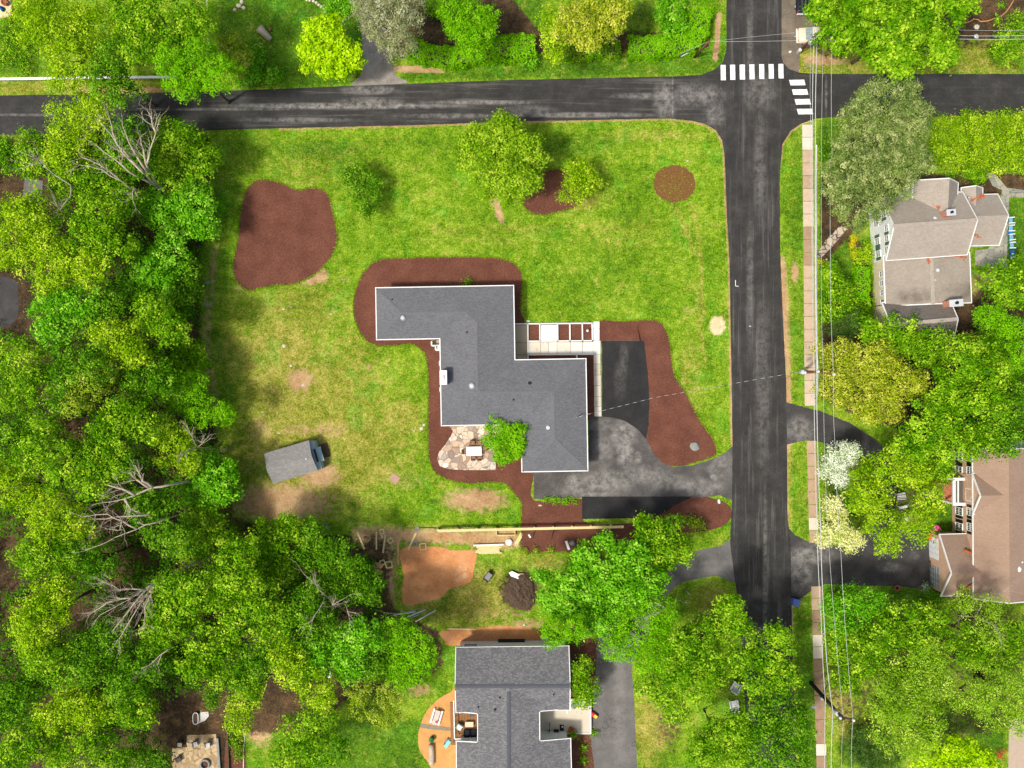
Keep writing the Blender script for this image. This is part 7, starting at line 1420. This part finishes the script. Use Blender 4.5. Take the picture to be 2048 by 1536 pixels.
t = thing('picnic_table', P(872.5, 1435, .5), 'small white picnic table with painted top on the packed clay', 'picnic table', R(-107)); MB().box((0, 0, .55), (1.75, .6, .05)).build('tabletop', simple('painted_board', (206, 190, 178), .3, 6, .7), t)
MB().box((-.3, .05, .6), (.3, .2, .03)).build('red_toy', M['red'], t) if False else None
for s_ in (-1, 1): MB().box((0, s_ * .5, .32), (1.8, .22, .05)).build('bench', M['white'], t)
for x in (-.65, .65): MB().box((x, 0, .27), (.08, 1.1, .06)).build('crosspiece', M['white'], t); MB().box((x, 0, .12), (.08, .5, .24)).build('leg', M['white'], t)
A = P(874, 1440); tag(MB((A[0], A[1], 0)).box((A[0], A[1], .6), (.3, .25, .04), R(20)).build('picture_book', M['red'], bevel=.01), 'small red book on the picnic table', 'book')

# ---- fire pit patio at bottom left
t = thing('fire_pit', P(411, 1527), 'round stone fire pit ring on the old stone patio', 'fire pit'); 
for k in range(14): a = k / 14 * 6.283; MB().box((math.cos(a) * .52, math.sin(a) * .52, .2), (.2, .26, .34), a).build('ring_stone', M['greyrock'], t, bevel=.02)
MB().lathe((0, 0, .02), [(.45, 0), (.3, .08), (.03, .12)], 14).build('ash_bed', simple('ash', (92, 64, 52), .3, 8, .95), t)
for i, (cx, cy, rot, mt, lb) in enumerate([(360, 1487, 0, 'cream', 'cream-seated chair at the top left of the fire pit patio'), (391, 1486, 20, 'lightgrey', 'middle grey chair on the top side of the fire pit patio'), (416, 1488, 8, 'lightgrey', 'right grey chair on the top side of the fire pit patio'), (357, 1518, 25, 'dark', 'black lounge chair on the left side of the fire pit patio')]):
    t = thing('fireside_chair', P(cx, cy, .3), lb, 'chair', R(rot), 'chairs round the fire pit'); MB().box((0, -.1, .36), (.62, .5, .08)).build('seat', M[mt], t, bevel=.02); MB().box((0, .26, .62), (.6, .08, .6), tilt=Matrix.Rotation(R(-20), 3, 'X')).build('backrest', M['dark'], t, bevel=.02)
    for s_ in (-1, 1): MB().box((s_ * .32, -.02, .5), (.07, .6, .04)).build('armrest', M['dark'], t); MB().box((s_ * .28, -.26, .17), (.05, .05, .34)).build('leg', M['dark'], t); MB().box((s_ * .28, .2, .17), (.05, .05, .34)).build('leg', M['dark'], t)
rockthing(376, 1486, 3, 3, .2, 'small pale stone between the cream chair and the middle chair', 'rock', seed=31)
t = thing('play_table', P(393, 1435), 'oval white rimmed play tray on the red leaf clearing', 'play tray', R(90))
pt_ = MB(); pr = [(math.cos(a) * (.4 if abs(math.cos(a)) < 2 else 0) + (.3 if math.cos(a) > 0 else -.3), math.sin(a) * .32) for a in [k / 20 * 6.283 for k in range(20)]]
for a, b in zip(pr, pr[1:] + pr[:1]): pt_.bar((a[0], a[1], .32), (b[0], b[1], .32), .07, .1)
pt_.build('rim', M['white'], t); MB().prism(pr, .22, .26).build('tray', M['timber'], t)
for x in (-.5, .5): MB().box((x, 0, .11), (.06, .4, .22)).build('leg', M['white'], t)
A = P(406, 1436); tag(MB(tofs(A)).prism([P(x, y) for x, y in [(397, 1430), (402, 1424), (417, 1423), (418, 1432), (410, 1441), (394, 1448)]], 0, .06).build('concrete_pad', simple('pale_concrete', (206, 200, 192), .1, 2, .9)), 'pale concrete pad beside the oval play tray', 'pad')
tag(MB(tofs(P(455, 1500))).bar(P3(455, 1458, .2), P3(458.5, 1560, .2), .18, .4).build('garden_wall', M['timber']), 'dark timber edging right of the grass strip by the fire pit patio', 'edging'); tag(MB(tofs(P(440, 1500))).bar(P3(435, 1476, .15), P3(441, 1560, .15), .26, .3).build('garden_wall', M['greyrock']), 'pale stone wall on the right side of the fire pit patio', 'garden wall')
tag(MB(tofs(P(488, 1500))).tube([P3(490, 1468, .06), P3(487, 1500, .06), P3(487, 1560, .06)], .05, 6).build('garden_hose', M['white'], None, True), 'white hose along the clay left of the dark lawn', 'hose')
# ---- white rail fence, top left
g0 = P(60, 156); gf = thing('rail_fence', g0, 'white rail fence along the grass at top left, running under the trees', 'fence')
for k, x in enumerate(range(-30, 360, 38)): MB(tofs(g0)).bar(P3(x + 3, 156.5 - x * .012, -.05), P3(x + 3, 156.5 - x * .012 - .4, 1.15), .16, .16).build('post', M['white'], gf)
for z, dy in ((1.0, 0), (.62, 0), (.25, 0)): MB(tofs(g0)).bar(P3(-40, 157, z), P3(352, 152, z), .05, .16).build('rail', M['white'], gf)
MB(tofs(g0)).bar(P3(-40, 158.5, 1.1), P3(352, 153.5, 1.1), .3, .05).build('cap_rail', M['white'], gf)
# ---- top garden: hollow log planter, stone edging, hydrant-like stump
t = thing('hollow_log', P(530, 68), 'pale hollow log standing in the dark lawn at the top left', 'log', R(-45)); MB().tube([(-.75, 0, .45), (0, 0, .38), (1.1, 0, .28)], [.5, .42, .32], 16).build('shell', M['deadwood'], t, True); MB().tube([(-.775, 0, .47), (-.76, 0, .47)], .36, 16).build('hollow', M['black'], t)
t2 = thing('flower_pot', P(541, 61), 'tiny dark red pot beside the hollow log', 'pot'); MB().lathe((0, 0, 0), [(.1, 0), (.16, .28), (.18, .3), (.1, .3)], 14).build('pot', M['soilpot'], t2, True)
rg = random.Random(21); st = thing('stone_edging_row', P(645, 10), 'curved row of pale edging stones round the bed above the lime maple', 'stone edging')
for i, (x, y) in enumerate([(614, 0), (620, 1), (627, 3), (633, 6), (638, 10), (643, 14), (647, 19), (651, 24), (680, 40), (686, 41), (692, 39), (698, 34)]): o_ = P(645, 10); a = P(x, y); MB(tofs(o_)).rock((a[0], a[1], 0), .22, .18, .2, rg, rg.uniform(0, 3)).build('stone', M['rock'], st)
rg = random.Random(22)
for i, (x, y, r_) in enumerate([(478, 12, 6), (488, 16, 5), (470, 20, 4), (484, 4, 5)]): rockthing(x, y, r_, r_ * .8, .3, ['largest pale boulder of the group at the top edge left of the dark lawn', 'boulder right of the largest in the top edge group', 'smallest boulder lower left in the top edge group', 'boulder touching the top edge left of the dark lawn'][i], seed=40 + i, grp='boulders at the top edge')
# ---- bits at the top left pool corner and the bed top right
t = thing('garden_umbrella', P(3, 16, 1.5), 'turquoise closed parasol on the pale paving in the top left corner', 'parasol'); MB().lathe((0, 0, 1.1), [(.3, 0), (.22, .5), (.05, 1.0)], 12).build('canopy', M['blue2'], t, True); MB().tube([(0, 0, 0), (0, 0, 1.2)], .03, 8).build('pole', M['lightgrey'], t)
t = thing('round_pot', P(10, 5, .3), 'round brown pot on the pale paving in the top left corner', 'pot'); MB().lathe((0, 0, 0), [(.25, 0), (.42, .3), (.38, .55), (.3, .55), (.25, .4)], 18).build('pot', M['soilpot'], t, True)
wire_ = [(1913, 46), (1930, 46), (1940, 43), (1948, 38), (1956, 39), (1961, 43), (1975, 42), (1990, 37), (2004, 31), (2012, 24), (2022, 10), (2030, -5)]
tag(MB(tofs(P(1960, 40))).tube([P3(x, y, .05) for x, y in wire_], .07, 6).build('bed_edging', simple('tan_rope', (196, 140, 96), .15, 3, .9), None, True), 'tan curved edging through the brown bed at top right', 'edging')
rockthing(1953, 54, 6, 5, .2, 'pale flat rock in the brown bed at top right', seed=50); rockthing(1952, 73, 5, 5, .25, 'grey rock under the lines at top right', 'lightgrey', seed=51); rockthing(1917, 56, 5, 5, .2, 'flat grey stone at the edge of the huge maple', 'greyrock', seed=52)
tag(MB(tofs(P(2034, 383))).bar(P3(2020, 384, .2), P3(2060, 382, .2), .2, .4).build('garden_wall', M['greyrock']), 'low grey wall above the smooth lawn at the right edge', 'garden wall')
# round bed stones along the stepping path
st = thing('stone_border', P(1650, 525), 'small curved stone border beside the sidewalk below the stepping path', 'stone edging'); o_ = P(1650, 525); rg = random.Random(8)
for x, y in [(1644, 547), (1648, 543), (1652, 538), (1654, 532), (1655, 526), (1653, 519)]: a = P(x, y); MB(tofs(o_)).rock((a[0], a[1], 0), .16, .14, .16, rg).build('stone', M['rock'], st)
# undergrowth below the left wood: uncountable low foliage
rg = np.random.default_rng(77); WOOD = [(-60, 285), (60, 285), (418, 275), (424, 420), (405, 520), (400, 640), (398, 760), (440, 900), (462, 1030), (520, 1060), (690, 1080), (750, 1120), (770, 1200), (740, 1260), (860, 1290), (860, 1350), (700, 1380), (640, 1330), (520, 1330), (480, 1390), (440, 1370), (330, 1400), (290, 1480), (-60, 1560)]
n = 30000; X = rg.uniform(-60, 870, n); Y = rg.uniform(275, 1560, n); sd_ = sdf_poly(WOOD, X, Y); k = sd_ < -2
cl = np.sin(X * .045 + 1) * np.sin(Y * .05) + np.sin(X * .11) * np.sin(Y * .13 + 2) * .6; k &= cl > -.35
for (a, b, r_) in [(65, 385, 45), (10, 600, 60), (60, 640, 50), (10, 1150, 34), (15, 380, 40)]: k &= np.hypot(X - a, Y - b) > r_
X, Y, cl = X[k], Y[k], cl[k]; hz = .3 + (cl + .35) * 1.3 + rg.uniform(0, .8, len(X)); kk = (H - hz) / H / S; pos = np.stack([(X - 1024) * kk, (768 - Y) * kk, hz], 1)
pos = (pos[:, None, :] + rg.normal(size=(len(X), 5, 3)) * .28).reshape(-1, 3); pos[:, 2] = np.maximum(pos[:, 2], .05); nr = np.array([0, 0, 1.]) + rg.normal(size=pos.shape) * .5
ti = np.clip(.45 + np.repeat(cl, 5) * .15 + rg.normal(size=len(pos)) * .15, 0, 1)
tag(quads_obj('undergrowth', leafquads(rg, pos, nr, .3, .65), ti * .55, LM['D']), 'low leafy undergrowth filling the gaps of the left wood', 'undergrowth', None, 'stuff')  # tint scaled down: shade under the crowns is put into the leaf colour
# grass blades: ragged turf along the bed and road edges and weedy tufts in the open lawn
rg = np.random.default_rng(99); pts = []
def along(poly, step, jit, closed=True):
    for i in range(len(poly) - (0 if closed else 1)):
        x0, y0 = poly[i]; x1, y1 = poly[(i + 1) % len(poly)]; n = max(1, int(math.hypot(x1 - x0, y1 - y0) / step)); t = rg.uniform(0, 1, n)
        pts.append(np.stack([x0 + (x1 - x0) * t + rg.normal(size=n) * jit, y0 + (y1 - y0) * t + rg.normal(size=n) * jit], 1))
along(catmull(BEDS['kidney'], True, 4), .3, 1.3); along(catmull(BEDS['trees'], True, 4), .3, 1.5)
hp = catmull(BEDS['house'], True, 4); L_ = len(hp); along([q for q in hp[:32]], .3, 1.3, False); along([q for q in hp[-110:]] + [hp[0]], .3, 1.3, False); ip = catmull(BEDS['island'], True, 4); along(ip[:56], .3, 1.2, False)
rdp = catmull(ROAD, True, 1); along([p for p in ROAD if 0 <= p[0] <= 1500 and 230 < p[1] < 900 and p[0] < 1500], .5, 1.6, False)
edgep = np.concatenate(pts); n = 26000; X = rg.uniform(430, 1455, n); Y = rg.uniform(255, 1045, n)
cl = np.sin(X * .031 + 2 + np.sin(Y * .05)) * np.sin(Y * .037 + np.sin(X * .043)) + .5 * np.sin(X * .13) * np.sin(Y * .11); k = cl > rg.uniform(-.4, 1.1, n)
for nm in BEDS: k &= sdf_poly(catmull(BEDS[nm], True, 3), X, Y) > 1
k &= sdf_poly(DRIVE, X, Y) > 1; k &= sdf_poly(ROAD, X, Y) > 4; k &= sdf_poly([(1026, 640), (1205, 640), (1205, 835), (1026, 835)], X, Y) > 1; k &= sdf_poly([(750, 570), (1030, 570), (1175, 700), (1180, 945), (880, 945)], X, Y) > 1; k &= sdf_poly([(525, 900), (655, 870), (660, 940), (545, 975)], X, Y) > 1
allp = np.concatenate([edgep, np.stack([X[k], Y[k]], 1), rg.normal(size=(260, 2)) * 22 + np.array([1348, 368])]); ok = (sdf_poly(DRIVE, allp[:, 0], allp[:, 1]) > .5) & (sdf_poly([(1160, 990), (1440, 990), (1375, 1005), (1305, 1038), (1160, 1041)], allp[:, 0], allp[:, 1]) > 1) & (sdf_poly(ROAD, allp[:, 0], allp[:, 1]) > .3); allp = allp[ok]; z = rg.uniform(.03, .1, len(allp)); kk = (H - z) / H / S; pos = np.stack([(allp[:, 0] - 1024) * kk, (768 - allp[:, 1]) * kk, z], 1)
nr = np.array([0, 0, .8]) + rg.normal(size=pos.shape) * .5; ti = np.clip(.42 + rg.normal(size=len(pos)) * .2, 0, 1)
tag(quads_obj('grass_tufts', leafquads(rg, pos, nr, .15, .5), ti * .8, LM['M']), 'ragged grass tufts along the mulch beds and in the open lawn', 'grass', None, 'stuff')
print('LEAVES', LEAFCOUNT[0])
